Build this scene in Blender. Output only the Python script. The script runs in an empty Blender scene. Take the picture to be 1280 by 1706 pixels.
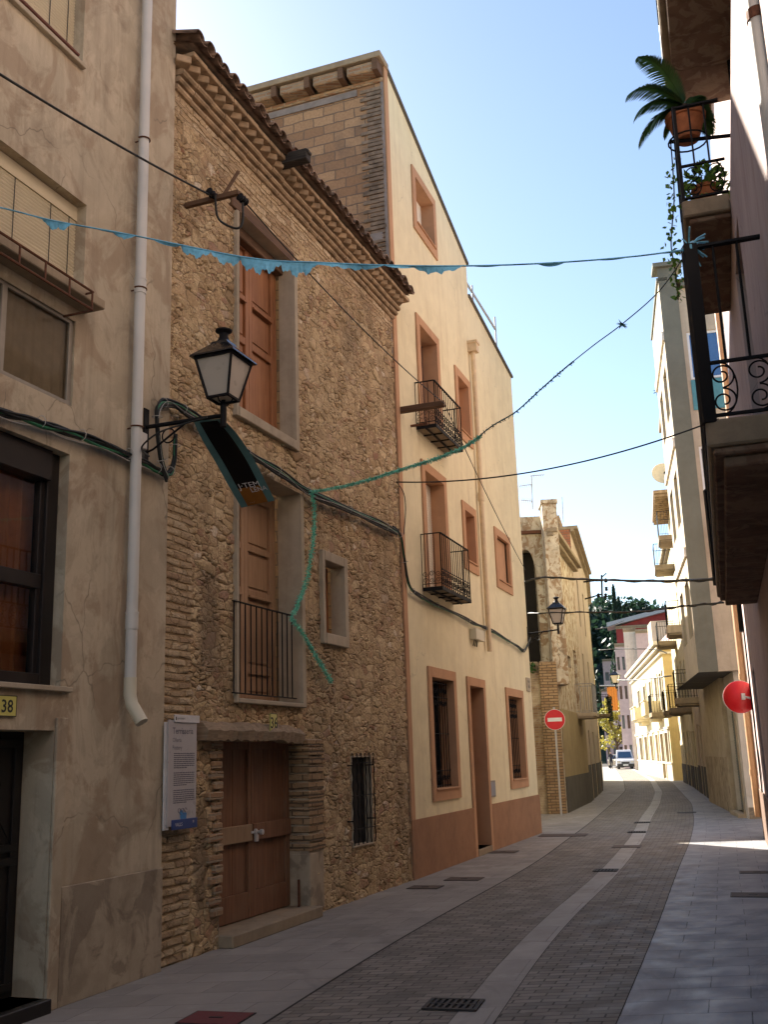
import bpy, bmesh, math, random
import numpy as np
from mathutils import Vector, Matrix
random.seed(11)
C = bpy.context.scene
COL = C.collection
R = math.radians
# ------------------------------------------------------------ camera model (photo is 1280 x 1706)
FPX, CX, CY = 1711.0, 640.0, 853.0
PITCH = math.atan(412 / 1711.0); ROLL = math.atan(237 / 7103.0); EYE = 1.75
def ray(px, py):
    x = (px - CX) / FPX; y = -(py - CY) / FPX
    c, s = math.cos(ROLL), math.sin(ROLL)
    r = x * c + y * s; u = -x * s + y * c
    cp, sp = math.cos(PITCH), math.sin(PITCH)
    return Vector((r, cp - u * sp, sp + u * cp))
def proj(P):
    cp, sp = math.cos(PITCH), math.sin(PITCH)
    x, y, z = P[0], P[1], P[2] - EYE
    f = y * cp + z * sp; u = (z * cp - y * sp) / f; r = x / f
    c, s = math.cos(ROLL), math.sin(ROLL)
    return (CX + FPX * (r * c - u * s), CY - FPX * (r * s + u * c))
def gpt(px, py, z=0.0):
    d = ray(px, py); t = (z - EYE) / d.z
    return Vector((d.x * t, d.y * t, z))
def at_y(px, py, Y):
    d = ray(px, py); t = Y / d.y
    return Vector((d.x * t, Y, EYE + d.z * t))
def zat(X, Y, py):
    a, b = -5.0, 60.0
    for _ in range(50):
        m = (a + b) / 2
        if proj((X, Y, m))[1] > py: a = m
        else: b = m
    return a
# ------------------------------------------------------------ tagging
def tag(o, label=None, cat=None, group=None, kind=None):
    if label: o['label'] = label
    if cat: o['category'] = cat
    if group: o['group'] = group
    if kind: o['kind'] = kind
    return o
def thing(name, loc, label, cat, group=None):
    o = bpy.data.objects.new(name, None); COL.objects.link(o)
    o.location = loc; o.empty_display_size = 0.2
    return tag(o, label, cat, group)
# ------------------------------------------------------------ mesh collector
class M:
    def __init__(s): s.v = []; s.f = []; s.uv = {}
    def add(s, pts, uv=None):
        i = len(s.v); s.v.extend([tuple(p) for p in pts]); s.f.append(tuple(range(i, i + len(pts))))
        if uv: s.uv[len(s.f) - 1] = uv
    def ibox(s, O, a, b, c):
        O = Vector(O); a = Vector(a); b = Vector(b); c = Vector(c)
        if a.cross(b).dot(c) < 0: a, b = b, a
        i = len(s.v)
        for k in (0, 1):
            for p in (O, O + a, O + a + b, O + b): s.v.append(tuple(p + c * k))
        for q in ((3, 2, 1, 0), (4, 5, 6, 7), (0, 1, 5, 4), (1, 2, 6, 5), (2, 3, 7, 6), (3, 0, 4, 7)):
            s.f.append(tuple(i + j for j in q))
    def bar(s, p, q, wx, wz=None, up=(0, 0, 1)):
        wz = wz or wx; p = Vector(p); q = Vector(q); d = (q - p)
        if d.length < 1e-6: return
        dn = d.normalized(); u = Vector(up)
        if abs(dn.dot(u)) > .98: u = Vector((0, 1, 0))
        a = dn.cross(u).normalized(); b = a.cross(dn).normalized()
        s.ibox(p - a * wx / 2 - b * wz / 2, a * wx, b * wz, d)
    def tube(s, pts, r, n=8, cap=True):
        pts = [Vector(p) for p in pts]
        if len(pts) < 2: return
        i0 = len(s.v); prev = None
        for k, p in enumerate(pts):
            t = (pts[min(k + 1, len(pts) - 1)] - pts[max(k - 1, 0)]).normalized()
            if prev is None:
                a = t.cross(Vector((0, 0, 1)) if abs(t.z) < .9 else Vector((1, 0, 0))).normalized()
            else:
                a = (prev - t * prev.dot(t)).normalized()
            prev = a; b = t.cross(a); rr = r[k] if isinstance(r, (list, tuple)) else r
            for j in range(n):
                an = 2 * math.pi * j / n
                s.v.append(tuple(p + (a * math.cos(an) + b * math.sin(an)) * rr))
        for k in range(len(pts) - 1):
            for j in range(n):
                A = i0 + k * n + j; B = i0 + k * n + (j + 1) % n
                s.f.append((A, B, B + n, A + n))
        if cap:
            s.f.append(tuple(i0 + j for j in reversed(range(n))))
            s.f.append(tuple(i0 + (len(pts) - 1) * n + j for j in range(n)))
    def lathe(s, O, prof, n=20, ax=(0, 0, 1)):
        O = Vector(O); ax = Vector(ax).normalized()
        a = ax.cross(Vector((0, 0, 1)) if abs(ax.z) < .9 else Vector((1, 0, 0))).normalized(); b = ax.cross(a)
        i0 = len(s.v)
        for (r, h) in prof:
            for j in range(n):
                an = 2 * math.pi * j / n
                s.v.append(tuple(O + ax * h + (a * math.cos(an) + b * math.sin(an)) * max(r, 1e-4)))
        for k in range(len(prof) - 1):
            for j in range(n):
                A = i0 + k * n + j; B = i0 + k * n + (j + 1) % n
                s.f.append((A, B, B + n, A + n))
        s.f.append(tuple(i0 + j for j in reversed(range(n))))
        s.f.append(tuple(i0 + (len(prof) - 1) * n + j for j in range(n)))
    def build(s, name, mat, parent=None, smooth=None, bevel=0, root=None, recalc=False):
        if not s.v: return None
        V = np.array(s.v, dtype=float)
        if root is None:
            r = parent
            while r is not None and r.parent is not None: r = r.parent
            root = r
        if root is not None: L = Vector(root.location)
        else:
            mn = V.min(0); mx = V.max(0); L = Vector(((mn[0] + mx[0]) / 2, (mn[1] + mx[1]) / 2, mn[2]))
        me = bpy.data.meshes.new(name)
        me.from_pydata([tuple(p) for p in (V - np.array(L))], [], s.f)
        mats = mat if isinstance(mat, list) else [mat]
        for m_ in mats: me.materials.append(m_)
        if recalc:
            bm = bmesh.new(); bm.from_mesh(me); bmesh.ops.recalc_face_normals(bm, faces=bm.faces); bm.to_mesh(me); bm.free()
        # uv in metres: wall tangent / height, or plan position
        uvl = me.uv_layers.new(name='UVMap')
        nl = len(me.loops); vi = np.empty(nl, dtype=int); me.loops.foreach_get('vertex_index', vi)
        co = V[vi]
        nf = len(me.polygons); ls = np.empty(nf, dtype=int); lt = np.empty(nf, dtype=int)
        me.polygons.foreach_get('loop_start', ls); me.polygons.foreach_get('loop_total', lt)
        nr = np.empty(nf * 3); me.polygons.foreach_get('normal', nr); nr = nr.reshape(-1, 3)
        rep = np.repeat(nr, lt, axis=0)
        order = np.concatenate([np.arange(a, a + b) for a, b in zip(ls, lt)]) if nf < 4000 else np.arange(nl)
        n_at = np.zeros((nl, 3)); n_at[order] = rep
        hz = np.hypot(n_at[:, 0], n_at[:, 1]) + 1e-9
        tx = -n_at[:, 1] / hz; ty = n_at[:, 0] / hz
        fl = tx + ty * 1.7 < 0; tx = np.where(fl, -tx, tx); ty = np.where(fl, -ty, ty)
        up = np.abs(n_at[:, 2]) > 0.75
        uu = np.where(up, co[:, 0], co[:, 0] * tx + co[:, 1] * ty)
        vv = np.where(up, co[:, 1], co[:, 2])
        arr = np.stack([uu, vv], 1)
        for fi, uv in s.uv.items():
            if fi < nf:
                for j in range(lt[fi]): arr[ls[fi] + j] = uv[j]
        uvl.data.foreach_set('uv', arr.reshape(-1))
        if smooth:
            me.polygons.foreach_set('use_smooth', [True] * nf)
            me.set_sharp_from_angle(angle=R(smooth))
        ob = bpy.data.objects.new(name, me); COL.objects.link(ob)
        if parent is not None: ob.parent = parent
        else: ob.location = L
        if bevel:
            b = ob.modifiers.new('bevel', 'BEVEL'); b.width = bevel; b.segments = 1; b.limit_method = 'ANGLE'; b.angle_limit = R(40)
        return ob
# ------------------------------------------------------------ wall frame: u along the street, v up, w out into the street
class Wall:
    def __init__(s, A, head=None, side=1, B=None):
        if B is not None: head = math.degrees(math.atan2(B[0] - A[0], B[1] - A[1])); s.L = math.hypot(B[0] - A[0], B[1] - A[1])
        s.A = Vector((A[0], A[1], 0)); h = R(head)
        s.e = Vector((math.sin(h), math.cos(h), 0)); s.n = Vector((s.e.y, -s.e.x, 0)) * side; s.side = side
    def P(s, u, v, w=0.0): return s.A + s.e * u + s.n * w + Vector((0, 0, v))
    def px(s, x, y, w=0.0):
        d = ray(x, y); A = s.A + s.n * w
        t = A.dot(s.n) / d.dot(s.n); q = d * t
        return ((q - A).dot(s.e), EYE + q.z)
    def rect(s, tl, br, w=0.0):
        a = s.px(*tl, w); b = s.px(*br, w)
        return (min(a[0], b[0]), max(a[0], b[0]), min(a[1], b[1]), max(a[1], b[1]))
    def w_for(s, u, v, X):
        a, b = -1.0, 4.0
        fa = proj(s.P(u, v, a))[0] - X
        for _ in range(50):
            m_ = (a + b) / 2; fm = proj(s.P(u, v, m_))[0] - X
            if fa * fm > 0: a = m_; fa = fm
            else: b = m_
        return a
    def box(s, m, u0, u1, v0, v1, w0, w1): m.ibox(s.P(u0, v0, w0), s.e * (u1 - u0), s.n * (w1 - w0), Vector((0, 0, v1 - v0)))
    def quad(s, m, u0, u1, v0, v1, w):
        q = [s.P(u0, v0, w), s.P(u1, v0, w), s.P(u1, v1, w), s.P(u0, v1, w)]
        if s.side < 0: q = q[::-1]
        m.add(q)
    def facade(s, m, u0, u1, v0, top, ops, cell=None, uv=False, w=0.0):
        """front sheet with holes; ops = (u0,u1,v0,v1,depth)"""
        tf = top if callable(top) else (lambda u: top)
        tmin = min(tf(u0), tf(u1))
        us = {u0, u1}; vs = {v0}
        for o in ops: us.update((max(u0, o[0]), min(u1, o[1]))); vs.update((max(v0, o[2]), o[3]))
        vt = max(vs) + .05
        if vt > tmin: vt = tmin
        else: vs.add(vt)
        def sub(L, c):
            L = sorted(L); out = []
            for a, b in zip(L[:-1], L[1:]):
                k = max(1, int(math.ceil((b - a) / c))) if c else 1
                out += [a + (b - a) * i / k for i in range(k)]
            return out + [L[-1]]
        us = sub(us, cell); vs = sub(vs, cell)
        k = max(1, int(math.ceil((tmin - vt) / cell))) if cell else 1
        nv = len(vs); vs2 = [(1, i / k) for i in range(1, k + 1)] if tmin > vt + 1e-6 else []
        base = len(m.v); nu = len(us)
        for j in range(nv + len(vs2)):
            for i, u in enumerate(us):
                if j < nv: v = vs[j]
                else: v = vt + (tf(u) - vt) * vs2[j - nv][1]
                m.v.append(tuple(s.P(u, v, w)))
        rows = nv + len(vs2)
        for j in range(rows - 1):
            vm = (vs[j] + vs[j + 1]) / 2 if j < nv - 1 else 1e9
            for i in range(nu - 1):
                um = (us[i] + us[i + 1]) / 2
                if any(o[0] < um < o[1] and o[2] < vm < o[3] for o in ops): continue
                a = base + j * nu + i; q = (a, a + 1, a + nu + 1, a + nu)
                m.f.append(q if s.side > 0 else q[::-1])
    def reveals(s, m, ops, w=0.0, skip_bottom=False):
        for (a, b, c, d, dep) in ops:
            P = s.P; w1 = w - dep
            qs = [[P(a, c, w), P(a, d, w), P(a, d, w1), P(a, c, w1)], [P(b, d, w), P(b, c, w), P(b, c, w1), P(b, d, w1)],
                  [P(a, d, w), P(b, d, w), P(b, d, w1), P(a, d, w1)]]
            if not skip_bottom: qs.append([P(b, c, w), P(a, c, w), P(a, c, w1), P(b, c, w1)])
            for q in qs: m.add(q if s.side > 0 else q[::-1])
    def body(s, m, u0, u1, v0, top, D, w=0.0, near=True, far=True, back=True, roof=True):
        tf = top if callable(top) else (lambda u: top)
        P = s.P
        qs = []
        if near: qs.append([P(u0, v0, w), P(u0, tf(u0), w), P(u0, tf(u0), w - D), P(u0, v0, w - D)])
        if far: qs.append([P(u1, v0, w - D), P(u1, tf(u1), w - D), P(u1, tf(u1), w), P(u1, v0, w)])
        if roof: qs.append([P(u0, tf(u0), w), P(u1, tf(u1), w), P(u1, tf(u1), w - D), P(u0, tf(u0), w - D)])
        if back: qs.append([P(u1, v0, w - D), P(u0, v0, w - D), P(u0, tf(u0), w - D), P(u1, tf(u1), w - D)])
        for q in qs: m.add(q if s.side > 0 else q[::-1])
# ------------------------------------------------------------ materials
def new_mat(name):
    m = bpy.data.materials.new(name); m.use_nodes = True
    nt = m.node_tree; b = nt.nodes['Principled BSDF']; return m, nt, b
class G:
    """small node helper"""
    def __init__(s, name, rough=.85, spec=.3):
        s.m, s.nt, s.b = new_mat(name); s.b.inputs['Roughness'].default_value = rough
        s.b.inputs['Specular IOR Level'].default_value = spec; s.hs = []
        s.tc = s.nt.nodes.new('ShaderNodeTexCoord')
    def N(s, t, **k):
        n = s.nt.nodes.new(t)
        for a, b in k.items(): setattr(n, a, b)
        return n
    def lk(s, a, b): s.nt.links.new(a, b)
    def setv(s, sock, v):
        if isinstance(v, bpy.types.NodeSocket): s.lk(v, sock)
        elif isinstance(v, (tuple, list)): sock.default_value = tuple(v) + ((1,) if len(v) == 3 and len(sock.default_value) == 4 else ())
        else: sock.default_value = v
    def obj(s, scale=(1, 1, 1), loc=(0, 0, 0)): return s.mapv(s.tc.outputs['Object'], scale, loc)
    def uv(s, scale=(1, 1, 1), loc=(0, 0, 0)): return s.mapv(s.tc.outputs['UV'], scale, loc)
    def mapv(s, vec, scale, loc=(0, 0, 0)):
        n = s.N('ShaderNodeMapping'); s.lk(vec, n.inputs[0]); n.inputs['Scale'].default_value = scale; n.inputs['Location'].default_value = loc
        return n.outputs[0]
    def noise(s, vec, scale, detail=4, rough=.55, dist=0):
        n = s.N('ShaderNodeTexNoise'); s.lk(vec, n.inputs['Vector']); n.inputs['Scale'].default_value = scale
        n.inputs['Detail'].default_value = detail; n.inputs['Roughness'].default_value = rough; n.inputs['Distortion'].default_value = dist
        return n.outputs['Fac']
    def noisec(s, vec, scale, detail=3):
        n = s.N('ShaderNodeTexNoise'); s.lk(vec, n.inputs['Vector']); n.inputs['Scale'].default_value = scale; n.inputs['Detail'].default_value = detail
        return n.outputs['Color']
    def ramp(s, fac, stops, interp='LINEAR'):
        n = s.N('ShaderNodeValToRGB'); s.lk(fac, n.inputs[0]); cr = n.color_ramp; cr.interpolation = interp
        while len(cr.elements) < len(stops): cr.elements.new(0.5)
        for e, (p, c) in zip(cr.elements, stops):
            e.position = p
            if isinstance(c, (int, float)): c = (c, c, c)
            e.color = tuple(c) + (1,)
        return n.outputs[0]
    def mix(s, fac, a, b, mode='MIX'):
        n = s.N('ShaderNodeMix', data_type='RGBA', blend_type=mode); n.clamp_factor = True
        s.setv(n.inputs[0], fac); s.setv(n.inputs[6], a); s.setv(n.inputs[7], b); return n.outputs[2]
    def math(s, op, a, b=0.0, c=None):
        n = s.N('ShaderNodeMath', operation=op); s.setv(n.inputs[0], a); s.setv(n.inputs[1], b)
        if c is not None: s.setv(n.inputs[2], c)
        return n.outputs[0]
    def sep(s, v):
        n = s.N('ShaderNodeSeparateXYZ'); s.lk(v, n.inputs[0]); return n.outputs
    def addv(s, a, b):
        n = s.N('ShaderNodeVectorMath', operation='ADD'); s.lk(a, n.inputs[0]); s.lk(b, n.inputs[1]); return n.outputs[0]
    def scalev(s, a, k):
        n = s.N('ShaderNodeVectorMath', operation='SCALE'); s.lk(a, n.inputs[0]); n.inputs['Scale'].default_value = k; return n.outputs[0]
    def warp(s, vec, scale, amt):
        c = s.noisec(vec, scale); n = s.N('ShaderNodeVectorMath', operation='SUBTRACT'); s.lk(c, n.inputs[0]); n.inputs[1].default_value = (.5, .5, .5)
        return s.addv(vec, s.scalev(n.outputs[0], amt))
    def col(s, c): s.setv(s.b.inputs['Base Color'], c)
    def bump(s, h, strength=.5, dist=.02):
        n = s.N('ShaderNodeBump'); s.lk(h, n.inputs['Height']); n.inputs['Strength'].default_value = strength; n.inputs['Distance'].default_value = dist
        if s.hs: s.lk(s.hs[-1], n.inputs['Normal'])
        s.hs.append(n.outputs[0]); s.lk(n.outputs[0], s.b.inputs['Normal'])
    def disp(s, h, scale, mid=.5):
        n = s.N('ShaderNodeDisplacement'); s.lk(h, n.inputs['Height']); n.inputs['Scale'].default_value = scale; n.inputs['Midlevel'].default_value = mid
        s.lk(n.outputs[0], s.nt.nodes['Material Output'].inputs['Displacement']); s.m.displacement_method = 'BOTH'
def mul(c, k): return tuple(min(1, x * k) for x in c)
def plain(name, c, rough=.6, metal=0, spec=.4, vary=.12, scale=9):
    g = G(name, rough, spec); g.b.inputs['Metallic'].default_value = metal
    n = g.noise(g.obj(), scale, 5)
    g.col(g.ramp(n, [(.3, mul(c, 1 - vary)), (.7, mul(c, 1 + vary))]))
    g.setv(g.b.inputs['Roughness'], g.ramp(n, [(.3, max(.05, rough - .1)), (.7, min(1, rough + .1))]))
    return g.m
def stucco(name, c, c2=None, stain=(.16, .12, .08), st=.35, grain=.3, streak=.3, big=.8, patch=None, pamt=.0, crack=0.0, light=0.0):
    g = G(name, .92, .2); o = g.obj(); c2 = c2 or mul(c, .78)
    n1 = g.noise(o, big, 6, .6, .3); n2 = g.noise(g.obj((1, 1, 1), (7, 3, 1)), big * 3.3, 5, .65, .5)
    a = g.ramp(n1, [(.35, c2), (.62, c)])
    a = g.mix(g.ramp(n2, [(.42, 0), (.72, .6)]), a, mul(c, 1.12))
    if patch: a = g.mix(g.ramp(g.noise(g.obj((1, 1, .8), (3, 9, 4)), big * 1.6, 7, .6, 1.2), [(.5, 0), (.56, pamt)]), a, patch)
    if light: a = g.mix(g.ramp(g.noise(g.obj((1, 1, .7), (8, 1, 3)), big * 2.4, 7, .65, 1.0), [(.52, 0), (.57, light)]), a, mul(c, 1.3))
    sk = g.noise(g.obj((3.5, 3.5, .22)), 1.7, 6, .65, .15)
    a = g.mix(g.ramp(sk, [(.5, 0), (.78, streak)]), a, stain)
    sp = g.noise(g.obj((1, 1, 1), (2, 2, 5)), 2.1, 8, .7, .8)
    a = g.mix(g.ramp(sp, [(.56, 0), (.75, st)]), a, stain)
    if crack:
        v = g.N('ShaderNodeTexVoronoi', feature='DISTANCE_TO_EDGE'); g.lk(g.warp(g.obj((1, 1, .8)), 2.5, .5), v.inputs['Vector']); v.inputs['Scale'].default_value = .75
        ck = g.math('MULTIPLY', g.ramp(v.outputs['Distance'], [(.0, 1), (.006, 0)]), g.ramp(g.noise(g.obj((1, 1, 1), (1, 6, 2)), 1.1, 4), [(.48, 0), (.56, crack)]))
        a = g.mix(ck, a, mul(c, .35))
    g.col(a)
    g.bump(g.noise(o, 3, 4), .25, .03); g.bump(g.noise(o, 130, 3, .6), grain, .004)
    return g.m
def brickm(name, cols, mortar, bw, bh, ms=.012, dist=.02, stain=(.1, .08, .06), st=.4, bumpd=.012, offs=.5, disp=0, patch=None, pt=(.52, .6)):
    g = G(name, .92, .2); uv = g.warp(g.uv(), 5, dist)
    t = g.N('ShaderNodeTexBrick'); t.offset = offs; g.lk(uv, t.inputs['Vector'])
    t.inputs['Scale'].default_value = 1; t.inputs['Brick Width'].default_value = bw; t.inputs['Row Height'].default_value = bh
    t.inputs['Mortar Size'].default_value = ms; t.inputs['Mortar Smooth'].default_value = .35; t.inputs['Bias'].default_value = 0
    t.inputs['Color1'].default_value = (0, 0, 0, 1); t.inputs['Color2'].default_value = (1, 1, 1, 1); t.inputs['Mortar'].default_value = (.5, .5, .5, 1)
    k = len(cols) - 1
    c = g.ramp(t.outputs['Color'], [(i / k if k else 0, cc) for i, cc in enumerate(cols)])
    c = g.mix(g.ramp(g.noise(g.uv(), 22, 5, .65), [(.3, .5), (.7, 0)]), c, mul(cols[0], .7))
    c = g.mix(t.outputs['Fac'], c, mortar)
    if patch:
        pm = g.ramp(g.noise(g.obj((1, 1, .8), (1, 2, 3)), .9, 7, .6, .8), [(pt[0], 0), (pt[1], 1)])
        c = g.mix(pm, c, patch)
    c = g.mix(g.ramp(g.noise(g.obj((1, 1, .6), (4, 4, 4)), .8, 7, .65, .5), [(.48, 0), (.7, st)]), c, stain)
    g.col(c)
    h = g.math('SUBTRACT', 1.0, t.outputs['Fac']); h2 = g.math('MULTIPLY_ADD', g.noise(g.uv(), 35, 5, .6), .5, h)
    if patch: h2 = g.mix(pm, h2, g.mix(.5, (1, 1, 1), h2))
    g.bump(h2, .8, bumpd)
    if disp: g.disp(h2, disp, .9)
    return g.m
def wood(name, c1, c2, rough=.6, axis='z', fade=None):
    g = G(name, rough, .35); sc = {'z': (14, 14, .8), 'x': (.8, 14, 14), 'u': (9, 9, 9)}[axis]
    n = g.noise(g.obj(sc) if axis != 'u' else g.uv((1.2, 16, 1)), 2.2, 6, .6, .6); a = g.ramp(n, [(.3, c1), (.7, c2)])
    a = g.mix(g.ramp(g.noise(g.obj(), 1.8, 4), [(.45, 0), (.75, .5)]), a, fade or mul(c1, .7))
    g.col(a); g.bump(n, .25, .004); return g.m
def rubble():
    g = G('rubble_stone', .95, .15)
    uv = g.warp(g.warp(g.uv(), 2.2, .16), 9, .05)
    def vor(sc, feat, off=(0, 0, 0)):
        n = g.N('ShaderNodeTexVoronoi', voronoi_dimensions='2D', feature=feat); g.lk(g.mapv(uv, sc, off), n.inputs['Vector']); n.inputs['Scale'].default_value = 1
        n.inputs['Randomness'].default_value = .95
        return n
    def pair(sc, off=(0, 0, 0)):
        e = vor(sc, 'DISTANCE_TO_EDGE', off).outputs['Distance']; c = vor(sc, 'F1', off).outputs['Color']; return e, c
    e1, c1 = pair((4.6, 9.5, 1)); e2, c2 = pair((8.5, 14.5, 1), (3, 5, 0))
    e3, c3 = pair((3.0, 7.2, 1), (7, 1, 0))
    mk = g.ramp(g.noise(g.uv(), 1.3, 5, .65), [(.44, 0), (.5, 1)]); mk2 = g.ramp(g.noise(g.uv((1, 1, 1), (9, 2, 0)), 1.7, 5, .65), [(.53, 0), (.58, 1)])
    def M2(f, a, b): return g.mix(f, a, b)
    e = M2(mk2, M2(mk, e1, e2), e3); cc = M2(mk2, M2(mk, c1, c2), c3)
    # brick courses high on the wall and in the lower left corner
    t = g.N('ShaderNodeTexBrick'); g.lk(g.warp(g.uv(), 3, .05), t.inputs['Vector']); t.inputs['Scale'].default_value = 1
    t.inputs['Brick Width'].default_value = .27; t.inputs['Row Height'].default_value = .075; t.inputs['Mortar Size'].default_value = .014
    t.inputs['Mortar Smooth'].default_value = .6
    t.inputs['Color1'].default_value = (0, 0, 0, 1); t.inputs['Color2'].default_value = (1, 1, 1, 1)
    attr = g.N('ShaderNodeAttribute'); attr.attribute_name = 'course'
    bm_ = g.ramp(g.math('ADD', attr.outputs['Fac'], g.math('MULTIPLY', g.noise(g.uv(), 2.5, 5, .6), .5)), [(.74, 0), (.84, 1)])
    eb = g.math('SUBTRACT', 1.0, t.outputs['Fac'])
    sp_ = g.N('ShaderNodeSeparateColor'); g.lk(cc, sp_.inputs[0])
    smear = g.ramp(g.math('ADD', g.noise(g.uv((1, 1, 1), (2, 8, 0)), 2.6, 6, .7), g.math('MULTIPLY', sp_.outputs[1], .22)), [(.54, 0), (.64, 1)])
    stone_h = g.ramp(e, [(.0, 0), (.05, .1), (.13, .75), (.25, .9), (.5, 1)])
    stone_h = g.mix(g.math('MULTIPLY', smear, .85), stone_h, (.42, .42, .42))
    h = g.mix(bm_, stone_h, g.mix(.25, eb, (.5, .5, .5)))
    sep = g.N('ShaderNodeSeparateColor'); g.lk(cc, sep.inputs[0])
    pal = g.ramp(sep.outputs[0], [(0, (.31, .205, .11)), (.2, (.66, .50, .28)), (.4, (.46, .32, .17)), (.55, (.82, .65, .39)), (.68, (.38, .235, .13)), (.8, (.74, .57, .33)), (.93, (.36, .18, .11)), (1, (.86, .75, .55))])
    brk = g.ramp(t.outputs['Color'], [(0, (.42, .29, .18)), (.5, (.58, .44, .27)), (1, (.68, .55, .37))])
    c = g.mix(bm_, pal, brk)
    fine = g.noise(g.uv(), 26, 7, .7)
    c = g.mix(g.ramp(fine, [(.35, .55), (.62, 0)]), c, (.2, .13, .075))
    mort = g.ramp(g.noise(g.uv(), 6, 5), [(.3, (.30, .21, .115)), (.7, (.52, .385, .215))])
    c = g.mix(g.ramp(h, [(.1, .95), (.5, 0)]), c, mort)
    c = g.mix(g.ramp(e, [(.0, .85), (.06, 0)]), c, (.11, .075, .045))
    # broad weathering: paler mortar-smeared zones, grey brown damp zones
    c = g.mix(g.ramp(g.noise(g.uv((1, .7, 1)), .7, 6, .6, .5), [(.45, 0), (.7, .45)]), c, (.60, .465, .28))
    c = g.mix(g.ramp(g.noise(g.uv((1, .5, 1), (5, 3, 0)), .9, 8, .68, .6), [(.5, 0), (.68, .55)]), c, (.17, .125, .08))
    at2 = g.N('ShaderNodeAttribute'); at2.attribute_name = 'damp'
    dm = g.ramp(g.math('ADD', at2.outputs['Fac'], g.math('MULTIPLY', g.noise(g.uv(), 1.6, 6, .65), .6)), [(.7, 0), (1.15, .6)])
    c = g.mix(dm, c, (.15, .11, .075))
    g.col(c)
    hh = g.math('ADD', g.math('MULTIPLY', h, .8), g.math('MULTIPLY', g.noise(g.uv(), 14, 6, .65), .3))
    hh = g.math('ADD', hh, g.math('MULTIPLY', g.noise(g.uv(), 2.5, 3), .7))
    g.disp(hh, .05, 1.0)
    g.bump(fine, .5, .012)
    return g.m
def glass(name, tint=(.85, .9, .9), refl=.12, ior=1.5):
    m = bpy.data.materials.new(name); m.use_nodes = True; nt = m.node_tree; nt.nodes.clear()
    o = nt.nodes.new('ShaderNodeOutputMaterial'); mx = nt.nodes.new('ShaderNodeMixShader'); t = nt.nodes.new('ShaderNodeBsdfTransparent'); gl = nt.nodes.new('ShaderNodeBsdfGlossy')
    f = nt.nodes.new('ShaderNodeFresnel'); f.inputs[0].default_value = ior; a = nt.nodes.new('ShaderNodeMath'); a.operation = 'ADD'; a.inputs[1].default_value = refl
    t.inputs[0].default_value = tint + (1,); gl.inputs['Roughness'].default_value = .02
    nt.links.new(f.outputs[0], a.inputs[0]); nt.links.new(a.outputs[0], mx.inputs[0]); nt.links.new(t.outputs[0], mx.inputs[1]); nt.links.new(gl.outputs[0], mx.inputs[2]); nt.links.new(mx.outputs[0], o.inputs[0])
    return m
MT = {}
MT['plaster38'] = stucco('weathered_grey_render', (.50, .43, .31), (.39, .325, .225), st=.5, streak=.45, grain=.5, patch=(.27, .18, .11), pamt=.45, crack=.8, light=.35)
MT['plinth38'] = stucco('rough_base_render', (.44, .365, .26), (.31, .255, .18), st=.6, streak=.3, grain=.9, big=1.6, patch=(.15, .12, .09), pamt=.5)
MT['cream'] = stucco('cream_paint', (.77, .68, .44), (.70, .61, .385), crack=.35, st=.14, streak=.28, grain=.2, stain=(.42, .30, .17))
MT['terra'] = stucco('terracotta_band', (.52, .30, .165), (.46, .26, .145), st=.15, streak=.15, grain=.3)
MT['plinth34'] = stucco('pebbled_terracotta_plinth', (.37, .205, .115), (.30, .165, .095), st=.35, streak=.15, grain=1.0, big=2.0)
MT['trim'] = stucco('grey_mortar_surround', (.47, .40, .29), (.37, .31, .225), st=.3, streak=.3, grain=.4, big=1.6)
MT['conc'] = stucco('weathered_concrete', (.34, .27, .18), (.24, .19, .13), st=.5, streak=.4, grain=.6, big=2.0)
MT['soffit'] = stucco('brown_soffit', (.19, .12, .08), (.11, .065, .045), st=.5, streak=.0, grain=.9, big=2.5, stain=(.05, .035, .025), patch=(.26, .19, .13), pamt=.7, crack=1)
MT['pink'] = stucco('pink_lilac_render', (.50, .41, .38), (.42, .335, .315), st=.3, streak=.5, grain=.9, crack=.5, stain=(.3, .18, .14))
MT['beige'] = stucco('beige_render', (.56, .47, .35), (.47, .39, .29), st=.3, streak=.3)
MT['white'] = stucco('off_white_render', (.70, .65, .56), (.62, .56, .46), st=.25, streak=.3)
MT['grey'] = stucco('grey_green_render', (.19, .19, .155), (.155, .155, .125), st=.15, streak=.2, grain=.6)
MT['yellow'] = stucco('yellow_paint', (.60, .47, .23), (.52, .40, .20), st=.12, streak=.15)
MT['ochre'] = stucco('ochre_render', (.40, .32, .18), (.31, .245, .14), st=.35, streak=.4)
MT['paleyellow'] = stucco('pale_yellow_paint', (.70, .62, .42), (.64, .56, .36), st=.1, streak=.1)
MT['peel'] = stucco('peeling_plaster', (.64, .58, .46), (.44, .36, .26), st=.75, streak=.7, grain=1.0, big=2.6, patch=(.33, .22, .13), pamt=.95, crack=1)
MT['darkplinth'] = stucco('grey_plinth', (.13, .125, .11), (.10, .095, .085), st=.4, streak=.3)
MT['pinkfar'] = stucco('pale_pink_render', (.62, .46, .42), (.55, .40, .37), st=.1, streak=.1)
MT['maroon'] = stucco('maroon_paint', (.30, .055, .05), (.25, .045, .045), st=.1, streak=.1)
MT['block'] = brickm('aged_block_wall', [(.28, .165, .095), (.42, .265, .15), (.50, .325, .185)], (.20, .145, .105), .40, .19, .012, .06, st=.7, stain=(.115, .095, .08), bumpd=.015)
MT['oldbrick'] = brickm('old_brick', [(.30, .16, .09), (.44, .29, .16), (.52, .38, .23)], (.36, .28, .19), .27, .075, .016, .03, st=.5, bumpd=.025)
MT['quoin'] = plain('stained_quoin_brick', (.20, .155, .115), .95, 0, .15, .45, 6)
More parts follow.
